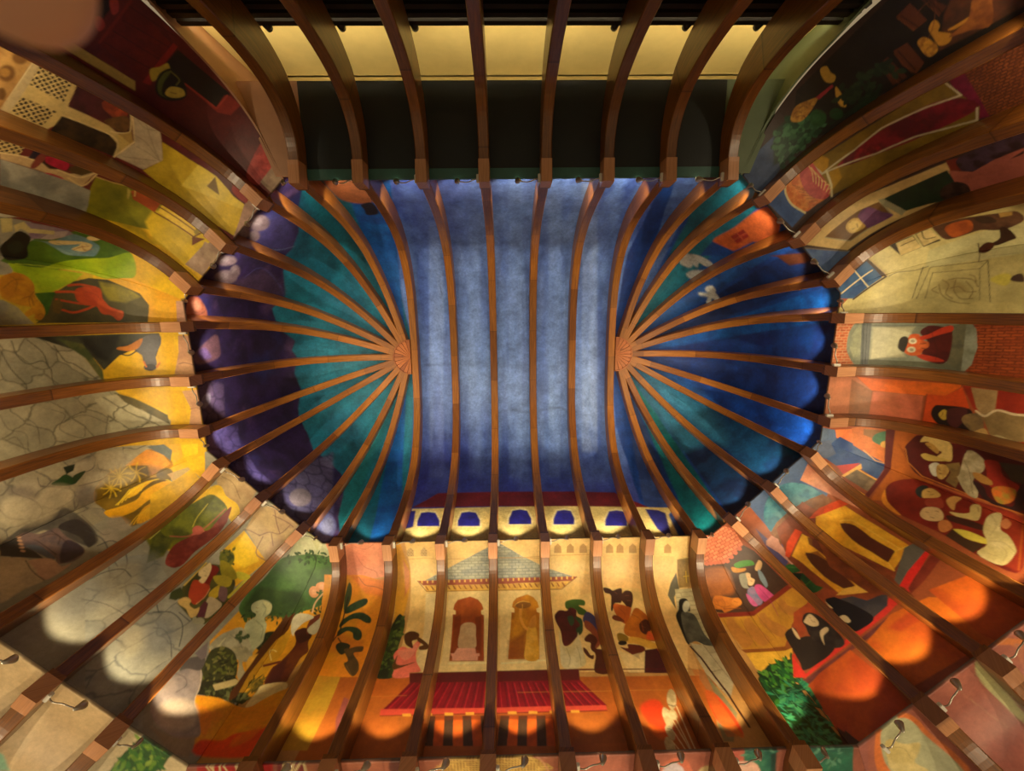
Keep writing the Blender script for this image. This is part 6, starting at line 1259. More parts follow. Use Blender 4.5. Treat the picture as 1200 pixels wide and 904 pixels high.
 ('P',[-754,344,-750,349,-747,354,-745,360,-745,365,-746,370,-749,374,-752,377,-757,380,-763,381,-769,382,-774,381,-771,334,-765,337,-759,340],{'c': (172,160,141),'f': 3.1,'a': .6}),
 ('P',[-603,350,-599,364,-607,378,-625,387,-645,387,-660,380,-665,367,-657,353,-639,344,-618,343],{'c': (172,160,141),'s': 1,'f': 3.1,'a': .6}),
 ('P',[-593,398,-588,410,-594,423,-608,430,-626,430,-640,422,-645,410,-640,397,-625,389,-607,390],{'c': (172,160,141),'s': 1,'f': 3,'a': .6}),
 ('L',[-781,389,-753,405],{'c': (85,76,71),'w': 1.5,'a': .75,'s': 1}),
 ('P',[-757,595,-775,529,-773,492,-769,441,-776,421,-727,415,-670,419,-622,440,-629,472,-725,493,-740,526,-753,558,-739,609],{'c': (75,72,67),'s': 1,'f': 1.2,'t': ('m',(105,100,89),.164,.8,4)}),
 ('P',[-724,475,-728,443,-710,423,-661,427,-626,444,-619,471,-661,462,-694,469],{'c': (51,48,49),'s': 1}),
 ('P',[-752,599,-753,554,-726,562,-693,561,-658,562,-725,618],{'c': (57,54,51),'f': .7}),
 ('P',[-723,568,-756,552,-754,533,-732,518,-725,479,-690,482,-645,479,-615,484,-606,520,-624,553,-645,545,-676,552],{'c': (118,96,91),'s': 1,'t': ('m',(85,78,85),.115,.8,4)}),
 ('P',[-719,563,-700,543,-647,544,-646,554,-684,560],{'c': (87,92,101),'s': 1}),
 ('P',[-676,494,-645,479,-613,490,-615,532,-628,545],{'c': (61,50,61),'s': 1,'f': .9}),
 ('P',[-747,552,-746,554,-747,557,-749,559,-753,560,-755,559,-756,557,-755,554,-753,552,-749,551],{'c': (199,156,121),'s': 1}),
 ('P',[-736,557,-735,560,-736,562,-739,564,-742,565,-745,564,-746,562,-745,559,-742,557,-739,557],{'c': (199,156,121),'s': 1}),
 ('P',[-725,563,-724,565,-725,568,-728,570,-731,570,-734,570,-735,567,-734,565,-731,563,-728,562],{'c': (199,156,121),'s': 1}),
 ('P',[-715,568,-714,570,-715,573,-718,575,-721,576,-724,575,-724,573,-723,570,-721,568,-717,567],{'c': (199,156,121),'s': 1}),
 ('P',[-704,574,-703,576,-704,578,-707,580,-710,581,-713,580,-714,578,-713,576,-710,574,-707,573],{'c': (199,156,121),'s': 1}),
 ('L',[-723,525,-715,500,-693,494,-677,511],{'c': (61,44,40),'w': 1.2,'a': .8,'s': 1}),
 ('L',[-725,493,-690,492,-661,496],{'c': (61,44,40),'w': 1.2,'a': .8,'s': 1}),
 ('L',[-725,537,-699,535,-652,536],{'c': (61,44,40),'w': 1.1,'a': .8,'s': 1}),
 ('P',[-721,622,-682,586,-632,595,-603,605,-609,646,-618,719,-734,635],{'c': (199,178,141),'s': 1,'f': .8,'t': ('m',(178,160,131),.208,.6,4)}),
 ('P',[-675,587,-648,552,-612,553,-605,531,-599,563,-603,605,-648,595],{'c': (199,160,131),'s': 1,'f': .9}),
 ('L',[-680,592,-642,604,-603,605],{'c': (71,60,51),'w': 1.3,'a': .8,'s': 1}),
 ('L',[-722,409,-675,415,-633,418,-621,406],{'c': (91,80,71),'w': 1.3,'a': .7,'s': 1}),
 ('P',[-227,811,-276,769,-329,724,-386,676,-447,624,-512,568,-583,510,-537,443,-484,374,-385,408,-288,443,-194,477,-186,580,-196,666,-150,719,-109,767,-70,812,-149,811],{'c': (170,168,147),'t': ('r',(130,132,123),(105,108,101),.375,3,.07,-1.27,1.5)}),
 ('P',[-328,147,-354,60,-306,-9,-195,-16,-180,147,-186,190,-255,171],{'c': (193,166,117),'t': ('m',(172,140,105),.296,.8,4)}),
 ('P',[-673,165,-640,102,-464,106,-424,141,-569,176],{'c': (193,170,111),'t': ('m',(217,170,111),.27,.8,4)}),
 ('P',[-654,245,-627,99,-522,121,-415,142,-396,168,-408,253,-416,334,-519,356],{'c': (235,184,26),'t': ('m',(199,160,40),.252,.8,4)}),
 ('P',[-533,272,-558,199,-428,144,-401,187,-428,298,-484,374,-552,352],{'c': (124,122,20),'f': 1.6,'t': ('m',(85,92,20),.192,.9,4)}),
 ('P',[-536,330,-533,272,-478,306,-453,364,-470,409,-510,364],{'c': (61,70,24),'f': 1.6,'t': ('m',(97,100,30),.134,.9,4)}),
 ('P',[-436,373,-456,312,-439,269,-450,246,-417,222,-423,196,-414,174,-424,132,-396,168,-395,206,-392,263,-405,318,-396,371],{'c': (118,40,30),'s': 1,'t': ('m',(148,60,51),.167,.8,4)}),
 ('P',[-460,254,-453,237,-427,233,-419,253,-439,269],{'c': (199,110,81),'s': 1}),
 ('L',[-499,300,-464,280,-445,251],{'c': (178,80,71),'w': 1.6,'s': 1}),
 ('L',[-418,200,-414,166,-419,145],{'c': (188,90,81),'w': 2.4,'s': 1}),
 ('L',[-431,308,-403,287,-393,249],{'c': (193,110,91),'w': 1.4,'a': .8,'s': 1}),
 ('L',[-482,248,-492,217,-497,199],{'c': (219,206,91),'w': 1.4,'s': 1}),
 ('L',[-529,348,-533,296,-534,265],{'c': (203,190,91),'w': 1.6,'s': 1}),
 ('P',[-332,249,-328,155,-186,190,-203,309,-282,265],{'c': (239,190,24),'t': ('m',(223,160,20),.258,.6,4)}),
 ('P',[-319,218,-315,161,-205,204,-229,249,-278,254],{'c': (239,206,40),'f': .9,'a': .6}),
 ('L',[-273,136,-254,103,-221,82,-215,25],{'c': (122,90,81),'w': 2.1,'a': .8,'s': 1}),
 ('L',[-273,136,-315,144,-331,153],{'c': (122,90,81),'w': 1.9,'a': .8,'s': 1}),
 ('L',[-261,131,-237,189,-186,190],{'c': (122,90,81),'w': 1.8,'a': .8,'s': 1}),
 ('L',[-221,82,-262,51,-298,14],{'c': (122,90,81),'w': 2.1,'a': .8,'s': 1}),
 ('L',[-289,37,-233,22,-201,21],{'c': (122,90,81),'w': 2.1,'a': .8,'s': 1}),
 ('L',[-245,104,-208,135],{'c': (122,90,81),'w': 1.9,'a': .8,'s': 1}),
 ('P',[-280,242,-272,255,-275,269,-287,277,-304,278,-320,270,-328,256,-326,243,-314,234,-296,233],{'c': (93,100,28),'s': 1,'f': .8}),
 ('F',[-340,255,-301,227,-260,264,-286,289],{'c': [(61,70,20),(112,110,30)],'n': 30,'l': 7.3,'w': .3,'seed': 4}),
 ('P',[-332,404,-342,308,-265,267,-212,301,-170,371,-190,454,-226,466,-301,452],{'c': (61,60,24),'f': .8,'t': ('m',(91,90,30),.191,.8,4)}),
 ('P',[-329,306,-304,294,-286,303,-281,336,-268,363,-289,364,-306,340,-324,324],{'c': (122,24,14),'s': 1}),
 ('P',[-322,366,-289,356,-268,355,-255,389,-260,425,-293,417,-314,390],{'c': (178,64,30),'s': 1}),
 ('P',[-333,316,-330,298,-312,308,-298,334,-293,359,-310,361,-312,348,-325,348,-335,336],{'c': (229,206,151),'s': 1}),
 ('P',[-309,276,-282,265,-242,273,-220,286,-238,305,-264,309],{'c': (152,140,26),'s': 1}),
 ('P',[-286,325,-258,301,-229,299,-221,322,-251,336],{'c': (172,156,40),'s': 1}),
 ('P',[-255,368,-249,335,-225,361,-230,378,-244,382],{'c': (199,170,40),'s': 1}),
 ('P',[-242,337,-221,329,-200,349,-196,368,-221,365],{'c': (122,90,91),'s': 1}),
 ('P',[-242,394,-238,377,-196,375,-192,401,-197,432,-214,437],{'c': (193,176,141),'s': 1}),
 ('P',[-238,440,-246,397,-230,399,-206,438,-222,449],{'c': (91,40,51)}),
 ('P',[-308,443,-299,422,-278,421,-272,434,-250,435,-242,422,-230,448,-240,462,-270,450,-295,451],{'c': (209,176,101),'s': 1}),
 ('L',[-263,360,-255,389,-258,420],{'c': (209,150,101),'w': 1.6,'s': 1}),
 ('L',[-332,397,-335,354,-338,305],{'c': (223,190,81),'w': 2.2,'s': 1}),
 ('P',[-238,270,-197,256,-186,266,-214,285],{'c': (199,190,51),'s': 1}),
 ('L',[-195,346,-193,274],{'c': (199,190,61),'w': 4.5}),
 ('P',[-345,436,-336,407,-307,421,-313,447,-332,455],{'c': (61,70,30),'f': .8}),
 ('P',[-198,446,-195,452,-199,459,-206,465,-215,466,-222,463,-224,457,-221,450,-214,444,-205,443],{'c': (152,150,121),'s': 1}),
 ('P',[-218,457,-214,463,-214,468,-217,471,-223,470,-229,465,-234,459,-234,454,-230,452,-224,453],{'c': (152,150,121),'s': 1}),
 ('L',[-332,511,-296,483,-253,486,-226,507,-200,546],{'c': (61,66,65),'w': 1.8,'a': .8,'s': 1}),
 ('L',[-296,545,-271,533,-230,548,-195,580],{'c': (61,66,65),'w': 1.7,'a': .8,'s': 1}),
 ('L',[-277,469,-234,472],{'c': (61,66,65),'w': 1.8,'a': .8,'s': 1}),
 ('L',[-457,512,-437,474,-369,477,-321,503],{'c': (61,66,65),'w': 1.7,'a': .8,'s': 1}),
 ('L',[-609,453,-596,416,-546,419,-497,455,-491,504],{'c': (61,64,67),'w': 1.8,'a': .8,'s': 1}),
 ('L',[-587,466,-565,453,-517,466],{'c': (61,64,67),'w': 1.7,'a': .8,'s': 1}),
 ('L',[-672,438,-619,429,-557,454],{'c': (61,64,67),'w': 1.7,'a': .8,'s': 1}),
 ('P',[-424,519,-400,536,-387,563,-389,591,-406,608,-430,609,-453,594,-466,568,-465,540,-449,521],{'c': (182,176,151),'s': 1,'f': 6.9,'a': .5}),
 ('P',[-279,601,-276,624,-285,639,-302,640,-321,628,-335,607,-339,583,-331,568,-313,566,-293,579],{'c': (193,184,151),'s': 1,'f': 6.8,'a': .5}),
 ('P',[-556,38,-541,0,-397,-12,-377,114,-425,103,-474,96,-518,86],{'c': (188,160,113),'t': ('m',(162,130,91),.169,.8,2)}),
 ('P',[-524,151,-528,99,-504,79,-466,97,-416,95,-380,123,-379,158,-432,146,-481,150],{'c': (239,196,24),'s': 1,'t': ('m',(213,170,30),.124,.6,2)}),
 ('L',[-527,45,-481,36,-421,71],{'c': (122,96,61),'w': 2,'a': .6,'s': 1}),
 ('P',[-536,307,-540,231,-526,162,-506,124,-449,123,-425,141,-448,171,-445,236,-475,304],{'c': (112,116,24),'s': 1,'t': ('m',(77,84,20),.128,.9,2)}),
 ('L',[-469,244,-485,211,-494,160],{'c': (193,180,61),'w': 1.7,'a': .8,'s': 1}),
 ('P',[-429,380,-460,326,-448,272,-420,218,-428,167,-425,116,-395,177,-387,226,-395,298,-390,360],{'c': (118,40,30),'s': 1,'t': ('m',(152,64,51),.111,.8,4)}),
 ('L',[-494,306,-459,280,-438,242,-435,137],{'c': (193,90,81),'w': 2,'a': .7,'s': 1}),
 ('P',[-434,233,-429,242,-431,250,-439,257,-450,258,-460,253,-465,245,-463,236,-455,230,-444,229],{'c': (182,90,71),'s': 1}),
 ('P',[-774,401,-774,402,-773,411,-773,419,-775,427],{'c': (199,186,151),'f': 4.3,'a': .55}),
 ('P',[-775,438,-769,443,-763,452,-759,462,-758,474,-758,487,-760,499,-764,511,-770,523,-774,528],{'c': (199,186,151),'f': 4.1,'a': .55}),
 ('P',[-741,220,-735,224,-732,230,-729,237,-729,245,-730,254,-733,262,-737,270,-743,278,-749,284,-756,289,-764,293,-766,294,-752,216,-747,217],{'c': (199,186,151),'f': 4.7,'a': .55}),
 ('P',[-749,349,-743,356,-738,364,-735,371,-733,377,-733,383,-734,388,-737,392,-742,395,-748,396,-754,395,-762,393,-770,390,-774,388,-771,334,-764,337,-756,343],{'c': (112,104,97),'f': 5.2,'a': .6}),
 ('P',[-678,170,-676,174,-676,179,-678,184,-682,189,-687,195,-694,200,-702,205,-710,209,-719,212,-728,215,-736,216,-744,216,-751,215,-752,215,-742,180,-737,177,-728,172,-719,168,-710,166,-701,164,-693,164,-687,165,-681,167],{'c': (112,104,97),'f': 5.7,'a': .6}),
 ('P',[-467,420,-441,445,-431,486,-439,528,-461,554,-490,556,-515,534,-527,495,-522,452,-499,423],{'c': (138,130,105),'s': 1,'f': 7.2,'a': .7}),
 ('P',[-420,408,-406,438,-408,460,-424,466,-449,453,-474,427,-489,398,-488,375,-471,369,-445,382],{'c': (101,104,99),'s': 1,'f': 6.1,'a': .6}),
 ('P',[-479,526,-455,549,-445,590,-452,630,-473,656,-499,658,-522,637,-534,600,-529,558,-508,529],{'c': (122,124,119),'s': 1,'f': 9.8,'a': .5}),
 ('L',[-533,537,-525,499,-501,464,-465,467],{'c': (61,60,53),'w': 1.8,'a': .8,'s': 1}),
 ('L',[-496,590,-445,567,-384,559],{'c': (61,60,53),'w': 1.3,'a': .6,'s': 1}),
 ('P',[-225,538,-215,566,-223,589,-246,598,-275,591,-300,570,-311,542,-304,518,-281,508,-250,515],{'c': (118,122,121),'s': 1,'f': 7,'a': .6}),
 ('P',[-137,139,-168,9,-82,-39,-48,-39,-13,36,-7,52,-114,146],{'c': (199,200,161),'t': ('m',(162,170,131),.25,.8,4)}),
 ('P',[-149,0,-92,-14,-69,38],{'c': (178,176,121),'a': .5,'f': 1.1}),
 ('P',[-139,485,-134,347,-103,284,-40,209,24,126,53,201,73,281,84,361,87,441,86,519,86,535,77,553,-36,621,-85,555],{'c': (229,164,34),'t': ('m',(209,140,24),.308,.7,4)}),
 ('P',[-144,353,-150,337,-153,317,-154,297,-152,280,-149,263,-147,243,-148,218,-152,191,-153,166,-150,151,-144,140,-132,126,-113,105,-89,78,-64,55,-40,39,-17,28,-13,36,22,120,53,201,61,233,56,238,44,252,39,265,37,277,30,288,14,296,-7,302,-29,311,-53,329,-79,351,-101,365,-118,368,-133,363],{'c': (55,92,42),'f': .9,'t': ('m',(85,128,63),.324,.9,4)}),
 ('P',[-134,347,-139,266,-7,201,44,218,26,284,-101,365],{'c': (35,56,22),'f': 4.1,'a': .8,'t': ('m',(55,76,30),.174,.8,4)}),
 ('F',[-146,120,-71,46,-21,19,-13,36,-7,51,-119,141],{'c': [(55,92,42),(41,70,30)],'n': 50,'l': 9.3,'w': .25,'seed': 5}),
 ('F',[-126,355,17,276,56,215,68,258,49,283,-25,332,-94,381],{'c': [(35,60,26),(61,90,40)],'n': 70,'l': 7.5,'w': .22,'seed': 6}),
 ('L',[-52,65,-26,111,-10,165],{'c': (41,60,30),'w': 1.7,'s': 1}),
 ('P',[48,189,47,190,43,192,39,192,34,192,30,191,26,190,22,187,18,184,15,181,13,177,12,173,12,170,13,166,14,162,17,159,20,157,24,156,28,155,32,155,35,156],{'c': (219,150,97),'f': .3}),
 ('P',[40,167,44,178,43,180,42,181,40,182,38,183,36,183,34,183,32,183,30,182,28,181,26,179,24,177,23,176,23,174,23,172,23,170,24,168,25,167,27,166,29,165,31,164,33,164,35,165,37,166,39,167],{'c': (239,180,131),'f': 1.3,'a': .6}),
 ('P',[38,162,35,162,31,161,27,159,24,157,22,154,21,150,20,146,21,142,22,138,25,135,27,133],{'c': (219,150,97),'f': .3}),
 ('P',[-15,376,7,349,29,348,40,387,22,418,0,419],{'c': (35,46,20),'s': 1,'f': .6}),
 ('F',[-32,374,27,336,51,399,12,424],{'c': [(31,44,18),(61,70,30)],'n': 30,'l': 6.8,'w': .3,'seed': 9}),
 ('P',[13,305,29,262,48,316,33,430,22,487,3,480,9,394],{'c': (93,50,14)}),
 ('P',[-115,320,-97,291,-62,285,-44,308,-47,333,-27,344,-15,363,0,393,-4,422,-9,450,-35,428,-74,402,-87,376,-78,350,-81,338,-101,338],{'c': (193,196,151),'s': 1,'t': ('m',(152,160,127),.198,.6,4)}),
 ('P',[-95,293,-60,287,-46,305,-52,320,-69,303],{'c': (209,206,151),'s': 1,'f': .6}),
 ('P',[-130,498,-129,459,-115,429,-87,396,-38,417,0,444,-4,472,-38,482,-70,477,-109,503],{'c': (152,148,121),'s': 1,'t': ('m',(188,182,147),.134,.8,4)}),
 ('L',[-125,501,-109,503,-108,451],{'c': (209,200,151),'w': 1.6,'a': .8,'s': 1}),
 ('F',[-89,418,-57,397,-43,420,-65,435],{'c': [(61,80,40)],'n': 20,'l': 7.1,'w': .3,'seed': 3}),
 ('P',[-108,540,-117,502,-94,474,-57,469,-23,491,-1,525,-17,553,-38,589,-63,604,-97,574],{'c': (61,64,28),'s': 1,'f': .5}),
 ('F',[-108,533,-95,481,-45,474,-1,525,-28,571,-73,599],{'c': [(97,104,40),(41,44,20),(122,120,61)],'n': 70,'l': 8.6,'w': .2,'seed': 31}),
 ('P',[-84,595,-1,525,33,534,71,546,68,575,26,589,-6,597,-65,622],{'c': (41,42,20),'f': .5}),
 ('F',[-73,599,0,542,74,550,56,577,-61,620],{'c': [(101,106,61),(61,66,30)],'n': 60,'l': 8.4,'w': .25,'seed': 32}),
 ('P',[-69,463,-36,436,-9,450,-13,478,8,495,25,503,19,525,0,519,-16,492,-37,475],{'c': (178,170,131),'s': 1,'t': ('m',(142,138,105),.106,.8,4)}),
 ('P',[-44,578,2,529,21,527,11,547,-27,587],{'c': (199,180,121)}),
 ('P',[-1,476,-5,454,19,423,27,459,21,494],{'c': (229,176,67),'f': .3}),
 ('P',[15,479,13,381,7,282,24,291,33,372,38,452,42,528,37,571,26,589,15,568],{'c': (87,48,14)}),
 ('P',[29,495,36,364,60,303,81,381,73,480,64,538,37,554],{'c': (203,150,34),'t': ('m',(188,136,24),.193,.7,4)}),
 ('P',[61,499,77,484,86,496,83,527,67,525],{'c': (122,96,26),'s': 1,'f': .8}),
 ('F',[39,507,81,481,87,493,86,506,74,533],{'c': [(112,96,30),(81,70,24)],'n': 40,'l': 10.6,'w': .14,'seed': 12}),
 ('P',[84,361,87,441,87,487,84,483,81,462,81,444,83,434,87,427,84,361,79,315,73,308,77,302],{'c': (91,36,20),'t': ('m',(118,60,24),.255,.7,4)}),
 ('P',[75,310,77,304,79,317,75,315],{'c': (67,28,18)}),
 ('L',[92,412,68,437,52,453],{'c': (112,50,24),'w': 4.5,'a': 1,'s': 1}),
 ('L',[57,477,57,459,43,452],{'c': (193,150,51),'w': 1.4,'s': 1}),
 ('P',[60,316,52,308,44,299,39,289,36,280,35,271,38,263,46,255,58,249,65,246,73,281,75,289,74,297,73,308,75,316,78,321,79,324,75,324,67,321],{'c': (209,200,167)}),
 ('L',[64,423,41,406,48,395,61,393],{'c': (229,206,121),'w': 1.4,'s': 1}),
 ('P',[87,500,86,519,84,576,83,576,79,577,78,572,78,560,81,543,83,527,83,517,82,508],{'c': (229,206,141),'f': .5}),
 ('P',[-68,626,-50,617,-22,605,6,595,33,590,60,586,83,578,84,577,83,595,76,701,68,708,38,731,19,726,6,706,-8,686,-25,671,-42,656,-56,643,-66,636,-71,632],{'c': (239,170,30),'t': ('m',(235,140,20),.23,.7,4)}),
 ('P',[23,707,36,698,57,689,75,679,77,677,74,724,39,738,22,736,18,722],{'c': (235,70,20),'f': 1.7}),
 ('P',[-56,643,-24,635,5,639,24,668,29,695,-12,688],{'c': (239,140,30),'f': 1.3,'a': .7}),
 ('P',[-161,655,-147,595,-99,564,-67,607,-57,639,-6,675,13,703,-40,732,-131,718],{'c': (122,116,117),'s': 1,'f': .4,'t': ('m',(172,156,147),.268,.9,4)}),
 ('P',[-150,597,-155,559,-123,531,-108,540,-103,566,-135,581],{'c': (91,84,81),'s': 1,'f': .7}),
 ('P',[-124,704,-106,663,-58,644,-16,671,-29,707,-86,730],{'c': (199,180,157),'s': 1,'f': 4.3,'a': .8}),
 ('P',[-150,537,-143,488,-115,526,-120,541],{'c': (122,110,111),'f': .8}),
 ('L',[-100,564,-73,599,-57,639,-27,657],{'c': (213,196,161),'w': .9,'a': .9,'s': 1}),
 ('L',[-166,613,-125,604,-105,619,-115,647],{'c': (81,70,67),'w': 1.2,'a': .6,'s': 1}),
 ('P',[-108,741,-40,732,13,703,23,751,-20,764],{'c': (172,140,101),'f': 2,'a': .5}),
 ('P',[-17,27,-97,-30,-87,-39,-48,-39],{'c': (209,124,93),'t': ('m',(229,150,111),.315,.8,4)}),
 ('L',[-325,328,-319,327],{'c': (112,70,40),'w': .8,'a': .8,'s': 1}),
 ('L',[-310,337,-303,335],{'c': (112,70,40),'w': .8,'a': .8,'s': 1}),
 ('L',[-97,322,-89,320],{'c': (112,70,40),'w': .9,'a': .8,'s': 1}),
 ('L',[-87,332,-81,330],{'c': (112,70,40),'w': .9,'a': .8,'s': 1}),
 ('L',[-65,355,-30,359,-12,388],{'c': (112,116,85),'w': 1.1,'a': .7,'s': 1}),
 ('L',[-87,301,-65,307,-58,330],{'c': (112,116,85),'w': 1.1,'a': .6,'s': 1}),
 ('L',[-103,434,-65,435,-42,446],{'c': (101,100,81),'w': 1.1,'a': .7,'s': 1}),
 ],
 'southwest_low': [
 ('P',[52,-10,38,-27,44,-27],{'c': (190,30,24),'t': ('m',(150,20,20),.194,.7,3)}),
 ('P',[-111,-9,-90,-28,-30,-28,-17,42,-28,136,-86,169,-109,137,-114,82],{'c': (30,90,30),'t': ('m',(20,60,24),.171,.9,3)}),
 ('F',[-108,-4,-82,-28,-33,-28,-26,44,-27,115,-91,154,-109,127],{'c': [(96,140,40),(50,110,36),(130,160,60),(30,80,30)],'n': 120,'l': 13.6,'w': .2,'seed': 61}),
 ('P',[-512,9,-493,10,-434,99,-463,121],{'c': (150,190,160),'f': .4}),
 ('P',[-586,-31,-522,-31,-458,-30,-392,-30,-325,-29,-308,-27,-288,-29,-197,-29,-184,92,-171,172,-229,201,-285,227,-337,250,-381,220,-426,186,-470,148,-513,101,-550,36],{'c': (214,186,140),'t': ('m',(200,170,124),.289,.6,3)}),
 ('P',[-340,-30,-269,-29,-197,-29,-196,57,-195,128,-195,185,-283,226,-299,184,-314,132,-328,59],{'c': (196,164,120),'a': .6,'t': ('m',(206,178,130),.273,.6,3)}),
 ('P',[-353,211,-322,212,-286,227,-313,240],{'c': (150,200,166),'f': .5}),
 ('P',[-367,185,-388,135,-407,65,-389,70,-373,138,-354,187],{'c': (176,150,110),'f': .6,'a': .4}),
 ],
 'vault': [
 ('P',[-380,-752,-250,-751,-122,-750,7,-749,136,-748,265,-747,392,-746,618,-421,603,-229,583,-125,566,-56,550,5,568,63,588,133,615,238,644,410,654,615,456,779,318,776,180,773,42,770,-95,767,-231,765,-368,762,-504,759,-693,576,-655,376,-611,219,-579,121,-554,56,-532,0,-550,-61,-567,-130,-588,-240,-603,-438,-495,-604],{'c': (59,89,168),'t': ('m',(99,133,200),.25,.9,3,2.0)}),
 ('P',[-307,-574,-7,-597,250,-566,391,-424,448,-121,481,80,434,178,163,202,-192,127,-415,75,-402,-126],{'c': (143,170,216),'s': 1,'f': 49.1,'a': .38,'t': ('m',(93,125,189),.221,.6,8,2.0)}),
 ('P',[-363,-333,-300,-332,-328,-183,-345,-99,-356,-38,-364,21,-371,82,-370,163,-357,301,-429,299,-446,163,-447,82,-440,20,-430,-38,-417,-99,-396,-184],{'c': (153,180,225),'f': 3.1,'a': .38,'t': ('m',(105,137,200),.148,.5,4,2.0)}),
 ('P',[-188,-378,-137,-377,-151,-205,-160,-110,-167,-45,-172,15,-177,79,-178,162,-174,304,-234,303,-241,161,-240,78,-234,15,-228,-45,-219,-110,-207,-205],{'c': (135,164,217),'f': 3.1,'a': .38,'t': ('m',(105,137,200),.148,.5,4,2.0)}),
 ('P',[-19,-598,31,-597,41,-357,47,-195,49,-104,48,-41,47,19,45,82,41,165,34,308,-34,306,-31,164,-28,81,-25,18,-22,-42,-20,-105,-18,-195,-18,-358],{'c': (131,163,217),'f': 3.1,'a': .38,'t': ('m',(105,137,200),.147,.5,4,2.0)}),
 ('P',[135,-540,180,-539,212,-316,232,-175,243,-94,247,-34,249,25,249,87,242,170,225,311,166,310,180,169,185,86,186,25,185,-34,182,-94,175,-175,159,-317],{'c': (133,164,215),'f': 3.1,'a': .38,'t': ('m',(105,137,200),.147,.5,4,2.0)}),
 ('P',[257,-566,315,-565,373,-325,410,-174,429,-89,438,-26,444,36,444,104,430,205,350,204,362,104,362,36,358,-27,351,-89,336,-174,305,-326],{'c': (168,192,225),'f': 3.1,'a': .38,'t': ('m',(105,137,200),.148,.5,4,2.0)}),
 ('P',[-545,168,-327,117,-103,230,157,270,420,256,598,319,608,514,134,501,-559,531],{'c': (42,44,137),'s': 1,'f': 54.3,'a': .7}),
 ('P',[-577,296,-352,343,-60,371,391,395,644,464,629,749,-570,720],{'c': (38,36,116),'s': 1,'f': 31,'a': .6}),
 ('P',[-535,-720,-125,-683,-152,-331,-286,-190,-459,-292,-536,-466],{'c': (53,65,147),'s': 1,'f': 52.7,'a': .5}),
 ('L',[-465,14,-319,13,-118,13],{'c': (47,59,85),'w': 1.1,'a': .6}),
 ('L',[-465,14,-254,16,-41,19,172,21,494,-3],{'c': (57,69,95),'w': 1,'a': .35}),
 ('L',[-87,99,-10,93,80,99,240,91,298,105],{'c': (47,54,74),'w': 1.7,'a': .6,'s': 1}),
 ('L',[-359,-113,-353,-100],{'c': (28,30,43),'w': 1.3}),
 ('P',[-512,0,-524,-61,-531,-129,-536,-239,-527,-437,-522,-736,-650,-737,-777,-738,-868,-660,-967,-584,-1067,-508,-1170,-429,-1274,-348,-1287,-217,-1310,-90,-1332,41,-1356,176,-1378,316,-1276,410,-1187,508,-1096,608,-1003,711,-906,816,-707,821,-589,757,-480,679,-512,450,-521,247,-516,125,-515,58],{'c': (22,127,154),'t': ('m',(13,91,118),.27,.8,2,3.0)}),
 ('P',[-535,1,-530,-61,-525,-132,-517,-250,-484,-461,-422,-718,-620,-787,-610,-598,-609,-371,-589,-209,-569,-117,-552,-55],{'c': (9,91,168),'t': ('m',(15,59,137),.253,.7,5)}),
 ('P',[-535,1,-558,-50,-581,-106,-610,-184,-647,-305,-684,-484,-697,-691,-624,-754,-625,-552,-615,-340,-591,-195,-570,-112,-552,-53],{'c': (15,95,106),'a': .7,'f': 2.9}),
 ('P',[-535,1,-564,-50,-594,-108,-633,-194,-685,-330,-735,-508,-769,-692,-698,-710,-687,-498,-650,-313,-612,-188,-582,-108,-558,-51],{'c': (19,149,168),'a': .5,'f': 4.4}),
 ('P',[-535,1,-549,57,-564,122,-582,219,-601,377,-609,576,-611,756,-640,889,-487,826,-495,660,-528,446,-539,255,-538,135,-537,62],{'c': (9,103,185),'t': ('m',(13,69,158),.291,.7,5)}),
 ('P',[-535,1,-564,55,-597,119,-645,220,-708,371,-772,550,-826,720,-892,853,-758,853,-710,720,-690,538,-651,350,-610,207,-579,117,-556,55],{'c': (26,137,137),'a': .7,'f': 4.3}),
 ('P',[-535,1,-585,-20,-638,-44,-707,-77,-807,-131,-931,-210,-1052,-300,-1074,-227,-947,-160,-821,-102,-717,-59,-642,-33,-586,-14],{'c': (49,159,179),'a': .4,'f': 6}),
 ('P',[-535,1,-581,-28,-631,-62,-699,-112,-795,-193,-907,-305,-1006,-422,-1031,-343,-919,-243,-800,-152,-702,-89,-634,-50,-583,-23],{'c': (49,159,179),'a': .4,'f': 6.5}),
 ('P',[-535,1,-592,-4,-657,-11,-751,-25,-881,-49,-1029,-84,-1167,-123,-1168,-58,-1030,-34,-881,-15,-750,-5,-657,0,-592,1],{'c': (66,168,187),'a': .4,'f': 7.1}),
 ('P',[-535,1,-593,12,-660,24,-759,39,-897,58,-1053,75,-1198,86,-1200,157,-1053,128,-897,93,-758,60,-660,35,-593,17],{'c': (66,168,187),'a': .4,'f': 7.4}),
 ('P',[-535,1,-591,33,-658,71,-760,130,-903,213,-1053,302,-1190,385,-1186,460,-1076,380,-955,291,-826,199,-714,121,-637,69,-583,33],{'c': (66,168,187),'a': .4,'f': 8.1}),
 ('P',[-773,-789,-724,-596,-745,-536,-761,-475,-764,-374,-784,-316,-805,-300,-806,-240,-790,-157,-826,-130,-812,-82,-759,-42,-774,-24,-759,-7,-774,26,-757,62,-781,125,-779,167,-775,177,-774,234,-737,265,-705,307,-703,364,-720,442,-734,514,-721,671,-758,853,-941,885,-1049,778,-1156,675,-1258,574,-1360,476,-1480,383,-1461,229,-1437,80,-1413,-65,-1387,-204,-1374,-348,-1272,-429,-1169,-504,-1067,-575,-967,-643,-869,-712],{'c': (51,36,87),'t': ('m',(36,28,64),.204,.9,4)}),
